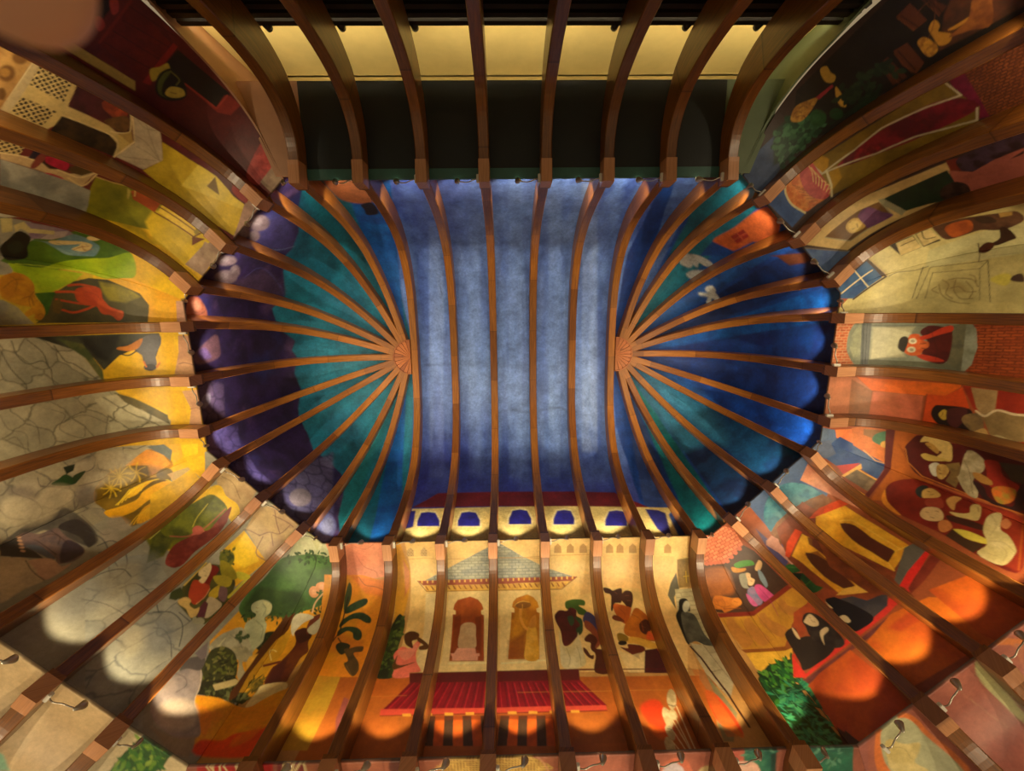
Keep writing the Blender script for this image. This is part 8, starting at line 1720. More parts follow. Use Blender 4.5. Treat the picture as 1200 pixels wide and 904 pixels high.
class Canvas:
    def __init__(self, x0, y0, x1, y1, res, base):
        self.x0, self.y0, self.res = x0, y0, res
        self.nx = int((x1 - x0) / res) + 2; self.ny = int((y1 - y0) / res) + 2
        self.a = np.empty((self.ny, self.nx, 3)); self.a[:] = lin(base)
    def window(self, P, pad):
        P = np.asarray(P); lo = P.min(0) - pad; hi = P.max(0) + pad
        i0 = max(0, int((lo[0] - self.x0) / self.res)); i1 = min(self.nx, int((hi[0] - self.x0) / self.res) + 2)
        j0 = max(0, int((lo[1] - self.y0) / self.res)); j1 = min(self.ny, int((hi[1] - self.y0) / self.res) + 2)
        if i1 <= i0 or j1 <= j0: return None
        X, Y = np.meshgrid(self.x0 + np.arange(i0, i1) * self.res, self.y0 + np.arange(j0, j1) * self.res)
        return (slice(j0, j1), slice(i0, i1)), X, Y
    def coverage(self, P, X, Y, soft):
        P = np.asarray(P, float); inside = np.zeros(X.shape, bool); d2 = np.full(X.shape, 1e9)
        for k in range(len(P)):
            (ax, ay), (bx, by) = P[k - 1], P[k]
            if ay != by:
                c = ((ay > Y) != (by > Y)) & (X < (bx - ax) * (Y - ay) / (by - ay) + ax); inside ^= c
            ex, ey = bx - ax, by - ay; L = ex * ex + ey * ey + 1e-12
            t = np.clip(((X - ax) * ex + (Y - ay) * ey) / L, 0, 1)
            d2 = np.minimum(d2, (X - ax - t * ex) ** 2 + (Y - ay - t * ey) ** 2)
        d = np.sqrt(d2); d = np.where(inside, d, -d)
        return np.clip(.5 + d / (2 * max(soft, self.res * .5)), 0, 1)
    def put(self, sl, cov, col):
        self.a[sl] = self.a[sl] * (1 - cov[..., None]) + col * cov[..., None]
    def poly(self, P, col, soft=0., alpha=1., col2=None, ax=None, tex=None):
        w = self.window(P, soft + self.res)
        if w is None: return
        sl, X, Y = w; cov = self.coverage(P, X, Y, soft) * alpha
        c = lin(col)
        if col2 is not None:
            (x0, y0), (x1, y1) = ax; L = (x1 - x0) ** 2 + (y1 - y0) ** 2 + 1e-9
            t = np.clip(((X - x0) * (x1 - x0) + (Y - y0) * (y1 - y0)) / L, 0, 1)[..., None]
            c = c * (1 - t) + lin(col2) * t
        if tex: c, cov = tex(X, Y, c, cov)
        self.put(sl, cov, c)
    def line(self, P, col, width, alpha=1.):
        P = np.asarray(P, float); w = self.window(P, width + self.res)
        if w is None: return
        sl, X, Y = w; d2 = np.full(X.shape, 1e9); n = len(P) - 1
        for k in range(n):
            (ax, ay), (bx, by) = P[k], P[k + 1]; ex, ey = bx - ax, by - ay; L = ex * ex + ey * ey + 1e-12
            t = np.clip(((X - ax) * ex + (Y - ay) * ey) / L, 0, 1)
            d2 = np.minimum(d2, (X - ax - t * ex) ** 2 + (Y - ay - t * ey) ** 2)
        cov = np.clip(.5 + (width / 2 - np.sqrt(d2)) / (self.res), 0, 1) * alpha
        self.put(sl, cov, lin(col))
    def sample(self, x, y):
        fx = np.clip((x - self.x0) / self.res, 0, self.nx - 1.001); fy = np.clip((y - self.y0) / self.res, 0, self.ny - 1.001)
        i = fx.astype(int); j = fy.astype(int); fx = (fx - i)[..., None]; fy = (fy - j)[..., None]; a = self.a
        return (a[j, i] * (1 - fx) + a[j, i + 1] * fx) * (1 - fy) + (a[j + 1, i] * (1 - fx) + a[j + 1, i + 1] * fx) * fy

def tex_mottle(c2, scale, amt, seed=1, stretch=1., ang=0.):
    c2 = lin(c2); ca, sa = math.cos(ang), math.sin(ang)
    def f(X, Y, c, cov):
        n = fbm((X * ca + Y * sa) / scale, (-X * sa + Y * ca) / scale / stretch, seed); n = np.clip((n - .5) * 3.2 + .5, 0, 1)[..., None] * amt
        return c * (1 - n) + c2 * n, cov
    return f

def tex_patch(c2, scale, thr, seed=1, soft=.1):
    """soft-edged irregular patches"""
    def f(X, Y, c, cov):
        n = fbm(X / scale, Y / scale, seed); k = np.clip((n - thr) / soft, 0, 1)
        return lin(c2) + 0 * X[..., None], cov * k
    return f

def tex_rocks(c2, dark, scale, seed=1, edge=.12, ang=0., stretch=1.):
    """rounded boulders outlined by cracks, each a little different"""
    c2 = lin(c2); dark = lin(dark); ca, sa = math.cos(ang), math.sin(ang)
    def f(X, Y, c, cov):
        x = (X * ca + Y * sa) / scale / stretch; y = (-X * sa + Y * ca) / scale
        x = x + .5 * fbm(x * 1.3, y * 1.3, seed + 9); y = y + .5 * fbm(x * 1.3 + 7, y * 1.3, seed + 5)
        xi = np.floor(x); yi = np.floor(y); d1 = np.full(X.shape, 9.); d2 = np.full(X.shape, 9.); idv = np.zeros(X.shape)
        for di in (-1, 0, 1):
            for dj in (-1, 0, 1):
                a, b = xi + di, yi + dj
                px = a + .15 + .7 * vnoise(a, b, seed); py = b + .15 + .7 * vnoise(a, b, seed + 31)
                d = np.hypot(x - px, y - py); nid = vnoise(a, b, seed + 77)
                closer = d < d1; d2 = np.where(closer, d1, np.minimum(d2, d)); idv = np.where(closer, nid, idv); d1 = np.where(closer, d, d1)
        e = np.clip((d2 - d1) / edge, 0, 1)[..., None]; t = np.clip(idv * .7 + fbm(x * 3, y * 3, seed + 3) * .6 - .2, 0, 1)[..., None]
        body = c * (1 - t) + c2 * t
        return dark * (1 - e) + body * e, cov
    return f

def tex_brick(c2, mortar, bw, bh, seed=1, ang=0.):
    c2 = lin(c2); mortar = lin(mortar); ca, sa = math.cos(ang), math.sin(ang)
    def f(X, Y, c, cov):
        x = X * ca + Y * sa; y = -X * sa + Y * ca
        r = np.floor(y / bh); xx = x / bw + .5 * (r % 2); k = np.floor(xx); fx = xx - k; fy = y / bh - r
        m = ((np.minimum(fx, 1 - fx) * bw < .008) | (np.minimum(fy, 1 - fy) * bh < .008))[..., None]
        t = vnoise(k + .0, r + .0, seed)[..., None]
        return np.where(m, mortar * .6 + .4 * c, c * (1 - t) + c2 * t), cov
    return f

def tex_lattice(c2, step, width, ang=math.pi / 4):
    c2 = lin(c2)
    def f(X, Y, c, cov):
        ca, sa = math.cos(ang), math.sin(ang); x = (X * ca + Y * sa) / step; y = (-X * sa + Y * ca) / step
        m = ((np.abs(x - np.round(x)) < width) | (np.abs(y - np.round(y)) < width))[..., None]
        return np.where(m, c2, c + 0 * X[..., None]), cov
    return f

TEX = {'m': tex_mottle, 'r': tex_rocks, 'b': tex_brick, 'l': tex_lattice, 'p': tex_patch}

def leaf(cv, x, y, ang, L, w, col, vein=None):
    ca, sa = math.cos(ang), math.sin(ang); P = []
    for t, s in ((0, 0), (.25, .8), (.55, 1), (.8, .6), (1, 0), (.8, -.6), (.55, -1), (.25, -.8)):
        P.append((x + ca * t * L - sa * s * w * L, y + sa * t * L + ca * s * w * L))
    cv.poly(P, col)
    if vein: cv.line([(x, y), (x + ca * L * .9, y + sa * L * .9)], vein, .008, .7)

def foliage(cv, P, cols, n, L, w, seed, lo=0., hi=6.283, vein=None):
    rnd = random.Random(seed); P = np.array(P); a, b = P.min(0), P.max(0)
    done = 0; tries = 0
    while done < n and tries < n * 12:
        tries += 1; x = rnd.uniform(a[0], b[0]); y = rnd.uniform(a[1], b[1]); c = False
        for k in range(len(P)):
            (ax, ay), (bx, by) = P[k - 1], P[k]
            if (ay > y) != (by > y) and x < (bx - ax) * (y - ay) / (by - ay) + ax: c = not c
        if not c: continue
        done += 1; leaf(cv, x, y, rnd.uniform(lo, hi), L * rnd.uniform(.7, 1.25), w, cols[int(rnd.random() * len(cols))], vein)

def run_ops(cv, ops):
    for op in ops:
        k = op[0]; P = np.array(op[1], float).reshape(-1, 2) / 200.; a = op[2]
        if a.get('s'): P = catmull(P, k in 'PF')
        if k == 'P':
            tex = TEX[a['t'][0]](*a['t'][1:]) if 't' in a else None
            if 'g' in a:
                cv.poly(P, a['c'], a.get('f', 0) / 100, a.get('a', 1.), a['g'], np.array(a['x']).reshape(2, 2) / 100., tex)
            else: cv.poly(P, a['c'], a.get('f', 0) / 100, a.get('a', 1.), None, None, tex)
        elif k == 'L': cv.line(P, a['c'], a['w'] / 100, a.get('a', 1.))
        elif k == 'F': foliage(cv, P, a['c'], a['n'], a['l'] / 100, a.get('w', .2), a.get('seed', 1), *a.get('r', (0., 6.283)), vein=a.get('v'))

# ---------------------------------------------------------------- timber ribs
def sweep(name, pts, side, w, depth, mat, parent=None, bevel=.012, origin=None, depths=None):
    """beam of rectangular section (small bevels); pts: inner-face centre line, side: unit vector across the beam"""
    P = np.asarray(pts, float); side = np.asarray(side, float); n = len(P)
    T = np.gradient(P, axis=0); T /= np.linalg.norm(T, axis=1)[:, None]
    N = np.cross(T, side); N /= np.linalg.norm(N, axis=1)[:, None]
    if depths is None: depths = np.full(n, depth)
    V = []; uv = []; al = np.concatenate([[0], np.cumsum(np.linalg.norm(np.diff(P, axis=0), axis=1))])
    h = w / 2; b = bevel
    for i in range(n):
        d = depths[i]
        sec = [(-h + b, 0), (h - b, 0), (h, b), (h, d), (-h, d), (-h, b)]
        for (s, q) in sec: V.append(P[i] + side * s + N[i] * q); uv.append((al[i], s * 1.3 + q))
    F = []
    for i in range(n - 1):
        for k in range(6):
            a = i * 6 + k; c = i * 6 + (k + 1) % 6; F.append((a, c, c + 6, a + 6))
    F.append(tuple(range(5, -1, -1))); F.append(tuple((n - 1) * 6 + k for k in range(6)))
    return mesh_obj(name, V, F, mat, parent, uv=uv, origin=origin)

# stations round the ring: where each rib stands, and the point of the vault axis it climbs to
ST = []
for fn in ORDER:
    us = sorted(RIBU[fn]); n_, t_, d_ = FACETS[fn]
    a0, a1 = mitre(fn, -1, 0.), mitre(fn, 1, 0.)
    for u in us:
        b = facet_point(fn, u, 0., 0.)[:2]
        if fn in ('south', 'north') and abs(u) < 3: A = np.array([b[0], 0.])
        else: A = np.array([math.copysign(HUBX, b[0]), 0.])
        ST.append(dict(f=fn, u=u, A=A, B=b, rib=True))
    c = facet_point(fn, a1, 0., 0.)[:2]
    ST.append(dict(f=fn, u=a1, A=np.array([math.copysign(HUBX, c[0]), 0.]), B=c, rib=False))

def vault_point(A, B, t, z):
    return np.concatenate([A + (B - A) * t, [z]])
SIDE = {'south': 'palace side', 'north': 'dark recess side', 'west': 'yellow savanna side', 'east': 'brick and bedroom side',
        'southwest': 'boulder and garden corner', 'southeast': 'convent balcony corner', 'northeast': 'red bed corner', 'northwest': 'yellow house corner'}
ORD = ['first', 'second', 'third', 'fourth', 'fifth', 'sixth', 'seventh', 'eighth']
def ordinal(fn, i):
    n = len(RIBU[fn])
    if fn in ('north', 'northwest', 'west'): pass
    if fn == 'north': i = n - 1 - i; return ORD[i] + ' from the left'
    if fn == 'south': return ORD[i] + ' from the left'
    if fn in ('west', 'northwest'): return ['top', 'middle', 'bottom'][i]
    if fn == 'southwest': return ['top', 'middle', 'bottom'][i]
    return ['bottom', 'middle', 'top'][i]          # east, northeast, southeast run upwards

ZR0 = 6.955
# ---- vault skin: one continuous plastered shell
def build_vault():
    cv = Canvas(-6.9, -5.0, 6.9, 5.0, .016, (60, 90, 150)); run_ops(cv, DATA['vault'])
    cols = []
    n = len(ST)
    for i in range(n):
        s0, s1 = ST[i], ST[(i + 1) % n]; w = np.linalg.norm(s1['B'] - s0['B']); k = max(3, int(w / .022))
        for j in range(k): cols.append((s0['A'] + (s1['A'] - s0['A']) * j / k, s0['B'] + (s1['B'] - s0['B']) * j / k))
    cols.append(cols[0])
    m = 190; al = arclen(VSKIN); s = np.linspace(0, 1, m); t = np.interp(s * al[-1], al, VSKIN[:, 0]); z = np.interp(s * al[-1], al, VSKIN[:, 1])
    A = np.array([c[0] for c in cols]); B = np.array([c[1] for c in cols])
    P = np.empty((len(cols), m, 3)); P[..., :2] = A[:, None] + (B - A)[:, None] * t[None, :, None]; P[..., 2] = z
    D = A[:, None] + (B - A)[:, None] * (s * VS)[None, :, None]
    cc = cv.sample(D[..., 0], D[..., 1])
    o = grid_mesh('ceiling', P, M['vault'], cc)
    tag(o, 'painted blue, teal and purple vaulted ceiling skin between the timber ribs', 'ceiling', kind='structure')
build_vault()

# ---- vault ribs
def vault_depth(pts, rise=.56, crown=.3):
    z = np.array(pts)[:, 2]; k = np.clip((10.2 - z) / 3, 0, 1); return crown + (rise - crown) * k
for i, x in enumerate([-2.5, -1.5, -.5, .5, 1.5, 2.5]):
    half = [(x, W_ * t, z) for t, z in VRIB]
    pts = [(a, -b, c) for a, b, c in half[::-1]] + half[1:]
    o = sweep('vault_rib', pts, (-1, 0, 0), .17, .3, M['rib'], origin=(x, 0, 7.24), depths=vault_depth(pts))
    tag(o, 'long curved timber rib crossing the blue vault, ' + ORD[i] + ' of the six from the left', 'rib', 'long vault ribs')
fan_no = {}
for st in ST:
    if not st['rib'] or (st['f'] in ('south', 'north') and abs(st['u']) < 3): continue
    A, B = st['A'], st['B']; d = (B - A) / np.linalg.norm(B - A); R_ = np.linalg.norm(B - A)
    t0 = .40 / R_
    pts = []
    for t in np.r_[t0, VRIB[:, 0][VRIB[:, 0] > t0 + .03]]:
        pts.append(vault_point(A, B, t, np.interp(t, VRIB[:, 0], VRIB[:, 1]) + .004))
    o = sweep('fan_rib', pts, (-d[1], d[0], 0), .15, .3, M['rib'], origin=tuple(pts[-1]), depths=vault_depth(pts))
    left = A[0] < 0
    if st['f'] in ('south', 'north'): where = 'nearest the long ribs, ending %s' % ('above the palace' if st['f'] == 'south' else 'at the dark recess')
    else: where = 'to ' + ordinal(st['f'], sorted(RIBU[st['f']]).index(st['u'])) + ' wall rib of ' + SIDE[st['f']]
    tag(o, 'timber fan rib of %s apse, %s' % ('left' if left else 'right', where), 'rib', 'fan ribs of the %s apse' % ('left' if left else 'right'))

# ---- hubs: half rosettes of wedge boards where the fan ribs meet
for sx in (-1, 1):
    hub = empty('fan_hub', (sx * (HUBX - .05), 0, 10.19))
    tag(hub, 'half round timber hub gathering the %s fan of ribs' % ('left' if sx < 0 else 'right'), 'hub', 'fan hubs')
    nb = 12
    for k in range(nb):
        a0 = -math.pi / 2 + math.pi * k / nb; a1 = a0 + math.pi / nb; rr = .415
        V = []; g = .0035
        for z in (0, .14):
            for a, r in ((a0, 0.012), (a0 + .012, rr), ((a0 + a1) / 2, rr + .003), (a1 - .012, rr), (a1, .012)):
                V.append((sx * r * math.cos(a), r * math.sin(a), z + (.004 if k % 2 else 0)))
        F = [(4, 3, 2, 1, 0), (5, 6, 7, 8, 9)] + [(q, (q + 1) % 5, (q + 1) % 5 + 5, q + 5) for q in range(5)]
        mesh_obj('wedge_board', V, F, M['hub'], hub, uv=[(v[0] + k * 3.1, v[1]) for v in V])
    V = []; F = []; seg = 24
    for q in range(seg + 1):
        a = -math.pi / 2 + math.pi * q / seg
        for r, z in ((.418, -.012), (.438, -.012), (.438, .16), (.418, .16)): V.append((sx * r * math.cos(a), r * math.sin(a), z))
    for q in range(seg):
        for c in range(4): F.append((q * 4 + c, q * 4 + (c + 1) % 4, q * 4 + 4 + (c + 1) % 4, q * 4 + 4 + c))
    F += [(0, 1, 2, 3), (seg * 4 + 3, seg * 4 + 2, seg * 4 + 1, seg * 4)]
    mesh_obj('rim', V, F, M['hub'], hub, uv=[(math.atan2(v[1], abs(v[0])) * .3, v[2]) for v in V])

# ---- wall ribs and their end blocks
def wall_rib(fn, i, tier):
    u = sorted(RIBU[fn])[i]; n, t, d = FACETS[fn]; prof = RIB2 if tier == 2 else RIB3
    if tier == 3: prof = prof[:-4]
    root = empty('wall_rib' if tier == 2 else 'lower_wall_rib', tuple(facet_point(fn, u, prof[-1, 0], prof[-1, 1])))
    org = np.array(root.location)
    pts = [facet_point(fn, u, o, z) - org for o, z in prof]
    side = np.array((-t[0], -t[1], 0.))
    dp = np.interp(np.arange(len(pts)), [0, 8, 18, len(pts)], [.28, .31, .40, .40] if fn != 'north' else [.28, .31, .54, .54])
    sweep('beam', pts, side, .165 if tier == 2 else .19, .26, M['lowrib'], root, depths=dp)
    # block: the paler sawn end of the beam, a little wider and prouder than the beam
    k = 6 if tier == 2 else 5
    bp = [facet_point(fn, u, o, z - .035) - org for o, z in prof[:k]]
    sweep('end_block', bp, side, .175 if tier == 2 else .2, .26, M['block'], root, bevel=.006)
    tr = 'curved dark wall rib' if tier == 2 else 'lowest short wall rib'
    tag(root, '%s, %s on %s' % (tr, ordinal(fn, i), SIDE[fn]), 'rib', ('wall ribs on the ' if tier == 2 else 'lower ribs on the ') + SIDE[fn])
for fn in ORDER:
    for i in range(len(RIBU[fn])): wall_rib(fn, i, 2)
for fn in ('south', 'southwest', 'southeast'):
    for i in range(len(RIBU[fn])): wall_rib(fn, i, 3)

# ---- painted wall panels between the ribs
def panels(fn, tier):
    prof = SHELL2 if tier == 2 else SHELL3
    key = fn if tier == 2 else fn + '_low'
    al = arclen(prof); smax = al[-1] if tier == 2 else 1.9
    dense = DATA.get(key)
    us = sorted(RIBU[fn]); ends = [-99] + us + [99]
    lo = min(mitre(fn, -1, 0.), mitre(fn, -1, 1.7)); hi = max(mitre(fn, 1, 0.), mitre(fn, 1, 3.2))
    cv = Canvas(lo - 1.4, -.05, hi + .2, smax + .05, .009 if tier == 2 else .013, BASE[key]); run_ops(cv, dense or [])
    for b in range(len(ends) - 1):
        u0, u1 = ends[b], ends[b + 1]; step = .0125 if tier == 2 else .02
        if tier == 2 and fn == 'north': return
        ns = int(smax / step); s = np.linspace(0, smax, ns); o = np.interp(s, al, prof[:, 0]); z = np.interp(s, al, prof[:, 1])
        L = mitre(fn, -1, o) if u0 < -50 else np.full(ns, u0); R_ = mitre(fn, 1, o) if u1 > 50 else np.full(ns, u1)
        nu = max(4, int((R_ - L).max() / step)); w = np.linspace(0, 1, nu)[:, None]
        U = L + (R_ - L) * w; O = np.broadcast_to(o, U.shape); Z = np.broadcast_to(z, U.shape)
        P = facet_point(fn, U, O, Z)
        dO = np.gradient(o); dZ = np.gradient(z); q = np.hypot(dO, dZ); No, Nz = -dZ / q, dO / q
        Bk = facet_point(fn, U, O + No * .04, Z + Nz * .04)
        cc = cv.sample(U, np.broadcast_to(s, U.shape))
        org = P[nu // 2, -1]
        name = 'mural_panel' if tier == 2 else 'lower_mural_panel'
        ob = grid_mesh(name, P, M['mural'], cc, closed_back=Bk, origin=org)
        lab = LABELS[key][b]
        tag(ob, lab, 'mural', ('painted wall panels' if tier == 2 else 'lower painted wall panels') + ' on the ' + SIDE[fn])
for fn in ORDER: panels(fn, 2)
for fn in ('south', 'southwest', 'southeast'): panels(fn, 3)

# ---- picture lamps clipped to the ribs
def tube(pts, r, seg=8):
    V = []; F = []; P = np.array(pts, float); T = np.gradient(P, axis=0)
    for i in range(len(P)):
        t = T[i] / np.linalg.norm(T[i]); a = np.cross(t, (0, 0, 1.)); a = a if np.linalg.norm(a) > .1 else np.cross(t, (1., 0, 0)); a /= np.linalg.norm(a); b = np.cross(t, a)
        rr = r[i] if hasattr(r, '__len__') else r
        for k in range(seg):
            c = 2 * math.pi * k / seg; V.append(tuple(P[i] + (a * math.cos(c) + b * math.sin(c)) * rr))
    for i in range(len(P) - 1):
        for k in range(seg): F.append((i * seg + k, i * seg + (k + 1) % seg, (i + 1) * seg + (k + 1) % seg, (i + 1) * seg + k))
    F.append(tuple(range(seg - 1, -1, -1))); F.append(tuple((len(P) - 1) * seg + k for k in range(seg)))
    return V, F

def make_lamp():
    root = empty('picture_lamp')
    # local frame: x along the wall, y outwards from the hall, z up; origin on the flank of the rib
    bm = bmesh.new(); bmesh.ops.create_cube(bm, size=1.); bmesh.ops.scale(bm, vec=(.045, .13, .05), verts=bm.verts)
    bmesh.ops.bevel(bm, geom=bm.edges[:], offset=.007, segments=2, affect='EDGES')
    me = bpy.data.meshes.new('mount'); bm.to_mesh(me); bm.free(); me.materials.append(M['white'])
    o = bpy.data.objects.new('mount', me); link(o, root); o.location = (.022, 0, 0)
    arm = smooth_curve([(.03, 0, .0), (.10, -.03, -.035), (.19, -.06, -.02), (.27, -.05, .0), (.335, -.03, .03)], 5)
    V, F = tube(arm, .0085); mesh_obj('arm', V, F, M['steel'], root, smooth=True)
    hd = [(.325, -.035, .0), (.33, -.033, .012), (.345, -.02, .05), (.36, -.008, .09), (.368, 0, .115), (.368, 0, .117)]
    V, F = tube(hd, [.006, .02, .032, .045, .05, .046], 14); h = mesh_obj('lamp_head', V, F, M['steel'], root, smooth=True)
    V, F = tube([(.3682, 0, .1172), (.3695, .001, .125)], [.038, .02], 12); mesh_obj('bulb', V, F, M['bulb'], h)
    return root
proto = None
def place_lamp(fn, i, tier, shift=0.):
    global proto
    if proto is None: proto = make_lamp(); r = proto
    else:
        r = proto.copy(); COL.objects.link(r)
        for ch in list(proto.children):
            c = ch.copy(); COL.objects.link(c); c.parent = r
            for g in ch.children:
                e = g.copy(); COL.objects.link(e); e.parent = c
    n, t, d = FACETS[fn]; u = sorted(RIBU[fn])[i] + (.085 if tier == 2 else .1) + shift
    dz, do = (0, 0) if tier == 2 else (T3[1], T3[0])
    loc = facet_point(fn, u, .09 + do, 7.07 + dz)
    k = .6 if i == len(RIBU[fn]) - 1 else 1.          # the arm is bent back where the wall turns a corner
    r.matrix_world = Matrix(((t[0] * k, n[0], 0, loc[0]), (t[1] * k, n[1], 0, loc[1]), (0, 0, 1, loc[2]), (0, 0, 0, 1)))
    which = ordinal(fn, i)
    tag(r, 'picture lamp beside %s %s rib, %s' % (which, 'wall' if tier == 2 else 'lowest', SIDE[fn]), 'lamp',
        'picture lamps on the %s ring' % ('upper' if tier == 2 else 'lower'))
    return r

def spot(fn, u, o, z, tier, power, size, blend, lean, toward=None):
    L = bpy.data.lights.new('lamp_or_added_light', 'SPOT'); L.energy = power; L.spot_size = math.radians(size); L.spot_blend = blend
    L.color = (1., .80, .50) if tier == 3 else (1., .86, .66); L.shadow_soft_size = .03
    ob = bpy.data.objects.new('lamp_or_added_light', L); COL.objects.link(ob)
    n, t, d = FACETS[fn]; p = Vector(facet_point(fn, u, o, z)); ob.location = p
    dr = Vector((n[0] * lean, n[1] * lean, 1.))
    ob.rotation_euler = dr.to_track_quat('-Z', 'Y').to_euler()

for fn in ORDER:
    for i in range(len(RIBU[fn])):
        u = sorted(RIBU[fn])[i]
        place_lamp(fn, i, 2); last = i == len(RIBU[fn]) - 1; reach = .21 if last else .37
        spot(fn, u + .085 + reach, .13, 7.29, 2, P_UP * UPW.get((fn, i), UPW.get(fn, 1.)), 86, .35, -.26)
        if fn != 'north':
            if fn in ('south', 'southwest', 'southeast'): place_lamp(fn, i, 3)
            if fn in ('south', 'southwest', 'southeast'): spot(fn, u + .1 + reach, T3[0] * 2, 7.2 + 2 * T3[1], 3, P_BASE, 84, .4, .04)  # second spot: unseen, no lamp built, added further down to brighten the lowest panels
            spot(fn, u + .1 + reach, -.02 + T3[0], 7.2 + T3[1], 3, P_LOW * LOWW.get((fn, i), LOWW.get(fn, 1.)), 77, .28, .03)
# one more lamp stands in the corner bay before the first rib of the convent balcony corner
x = place_lamp('southeast', 0, 3, -.86)
x['label'] = 'swan-neck picture lamp in the lower right corner bay, beside the dark green strip'
spot('southeast', .857 + .1 - .86 + .37, -.02 + T3[0], 7.2 + T3[1], 3, P_LOW, 77, .28, .03)
# ---- recess behind the ribs of the north side
def quad(name, pts, mat, label, cat, kind=None, th=.03, nrm=None, group=None):
    P = np.array(pts, float); n = np.cross(P[1] - P[0], P[2] - P[0]); n /= np.linalg.norm(n); B = P + n * th; k = len(P)
    F = [tuple(range(k)), tuple(range(2 * k - 1, k - 1, -1))] + [(a, a + k, (a + 1) % k + k, (a + 1) % k) for a in range(k)]
    return tag(mesh_obj(name, np.vstack([P, B]), F, mat), label, cat, group, kind)
YB = -4.765
def ny(o): return -(W_ + o)
quad('ceiling', [(-3.45, ny(.28), 7.26), (3.45, ny(.28), 7.26), (3.45, YB, 7.26), (-3.45, YB, 7.26)], M['soffit'], 'dark slate soffit of the recess behind the ribs', 'ceiling', 'structure', -.03)
quad('ceiling', [(-3.95, ny(.2), 7.261), (-3.45, ny(.2), 7.261), (-3.45, YB, 7.261), (-4.46, YB, 7.261)], M['brown'], 'tan end of the recess soffit', 'ceiling', 'structure', -.03)
quad('ceiling', [(3.45, ny(.2), 7.261), (3.95, ny(.2), 7.261), (4.46, YB, 7.261), (3.45, YB, 7.261)], M['green'], 'sage end of the recess soffit', 'ceiling', 'structure', -.03)
YW = -5.42
quad('wall_north', [(-4.80, YW, 8.95), (4.80, YW, 8.95), (4.80, YW, 4.6), (-4.80, YW, 4.6)], M['yellow'], 'lit yellow back wall of the recess', 'wall', 'structure', .04)
quad('ceiling', [(-4.5, YB - .03, 8.95), (4.5, YB - .03, 8.95), (4.8, YW, 8.95), (-4.8, YW, 8.95)], M['yellow'], 'yellow ceiling of the light slot behind the soffit', 'ceiling', 'structure', -.03)
quad('wall_recess_upstand', [(-4.40, YB - .002, 7.262), (4.40, YB - .002, 7.262), (4.40, YB - .002, 8.95), (-4.40, YB - .002, 8.95)], M['soffit'], 'upstand above the rear edge of the slate soffit', 'wall', 'structure', -.03)
# teal rim board and cornice
def bar(name, a, b, h, d, mat, label, cat, kind='structure', group=None, parent=None):
    a = np.array(a, float); b = np.array(b, float); V = []
    for p in (a, b):
        for (y, z) in ((0, 0), (-d, 0), (-d, h), (0, h)): V.append((p[0], p[1] + y, p[2] + z))
    F = [(0, 1, 2, 3), (7, 6, 5, 4), (0, 4, 5, 1), (1, 5, 6, 2), (2, 6, 7, 3), (3, 7, 4, 0)]
    o = mesh_obj(name, V, F, mat, parent, uv=[(v[0], v[1] + v[2]) for v in V])
    if parent is None: tag(o, label, cat, group, kind)
    return o
bar('trim_1', (-3.72, ny(.14), 7.235), (3.72, ny(.14), 7.235), .05, .16, M['teal'], 'teal rim board under the vault over the recess', 'trim')
bar('trim_2', (-4.75, YW + .04, 8.33), (4.75, YW + .04, 8.33), .05, .036, M['yellow'], 'thin cornice along the top of the yellow wall', 'trim')
bar('trim_3', (-4.75, YW + .02, 7.30), (4.75, YW + .02, 7.30), .45, .016, M['yellow'], 'shallow raised band along the yellow wall', 'trim')
jb = 4
for x in (-4.05, -2.95, 2.95, 4.05):
    bar('trim_%d' % jb, (x, YW + .01, 6.2), (x + .014, YW + .01, 6.2), 2.13, .008, M['brown'], 'vertical joint strip on the yellow wall, %s' % {-4.05: 'outermost at the left', -2.95: 'second from the left end', 2.95: 'second from the right end', 4.05: 'outermost at the right'}[x], 'trim'); jb += 1
# black slatted screen standing below the yellow wall, a thing of its own
scr = empty('slatted_screen', (0, -5.0, 4.3)); tag(scr, 'black horizontal slatted screen below the lit yellow wall, behind the ribs', 'screen')
z = 6.38
for k in range(12):
    V = [];
    for x in (-4.6, 4.6):
        for (y, zz) in ((0, 0), (-.1, .03), (-.1, .12), (0, .09)): V.append((x, y + .02, z - k * .155 - .12 + zz - 4.3))
    F = [(0, 1, 2, 3), (7, 6, 5, 4), (0, 4, 5, 1), (1, 5, 6, 2), (2, 6, 7, 3), (3, 7, 4, 0)]
    mesh_obj('slat', V, F, M['black'], scr)
mesh_obj('backing', [(-4.45, -.14, .0), (4.45, -.14, .0), (4.45, -.14, 2.0), (-4.45, -.14, 2.0), (-4.45, -.16, .0), (4.45, -.16, .0), (4.45, -.16, 2.0), (-4.45, -.16, 2.0)],
         [(0, 1, 2, 3), (7, 6, 5, 4), (0, 4, 5, 1), (1, 5, 6, 2), (2, 6, 7, 3), (3, 7, 4, 0)], M['black'], scr)
for x in (-3.38, -2.38, -1.38, 1.38, 2.38, 3.38):
    V, F = tube([(x, .0, 2.03), (x, .0, 2.13)], [.055, .05], 12); mesh_obj('post_cap', V, F, M['black'], scr, smooth=True)
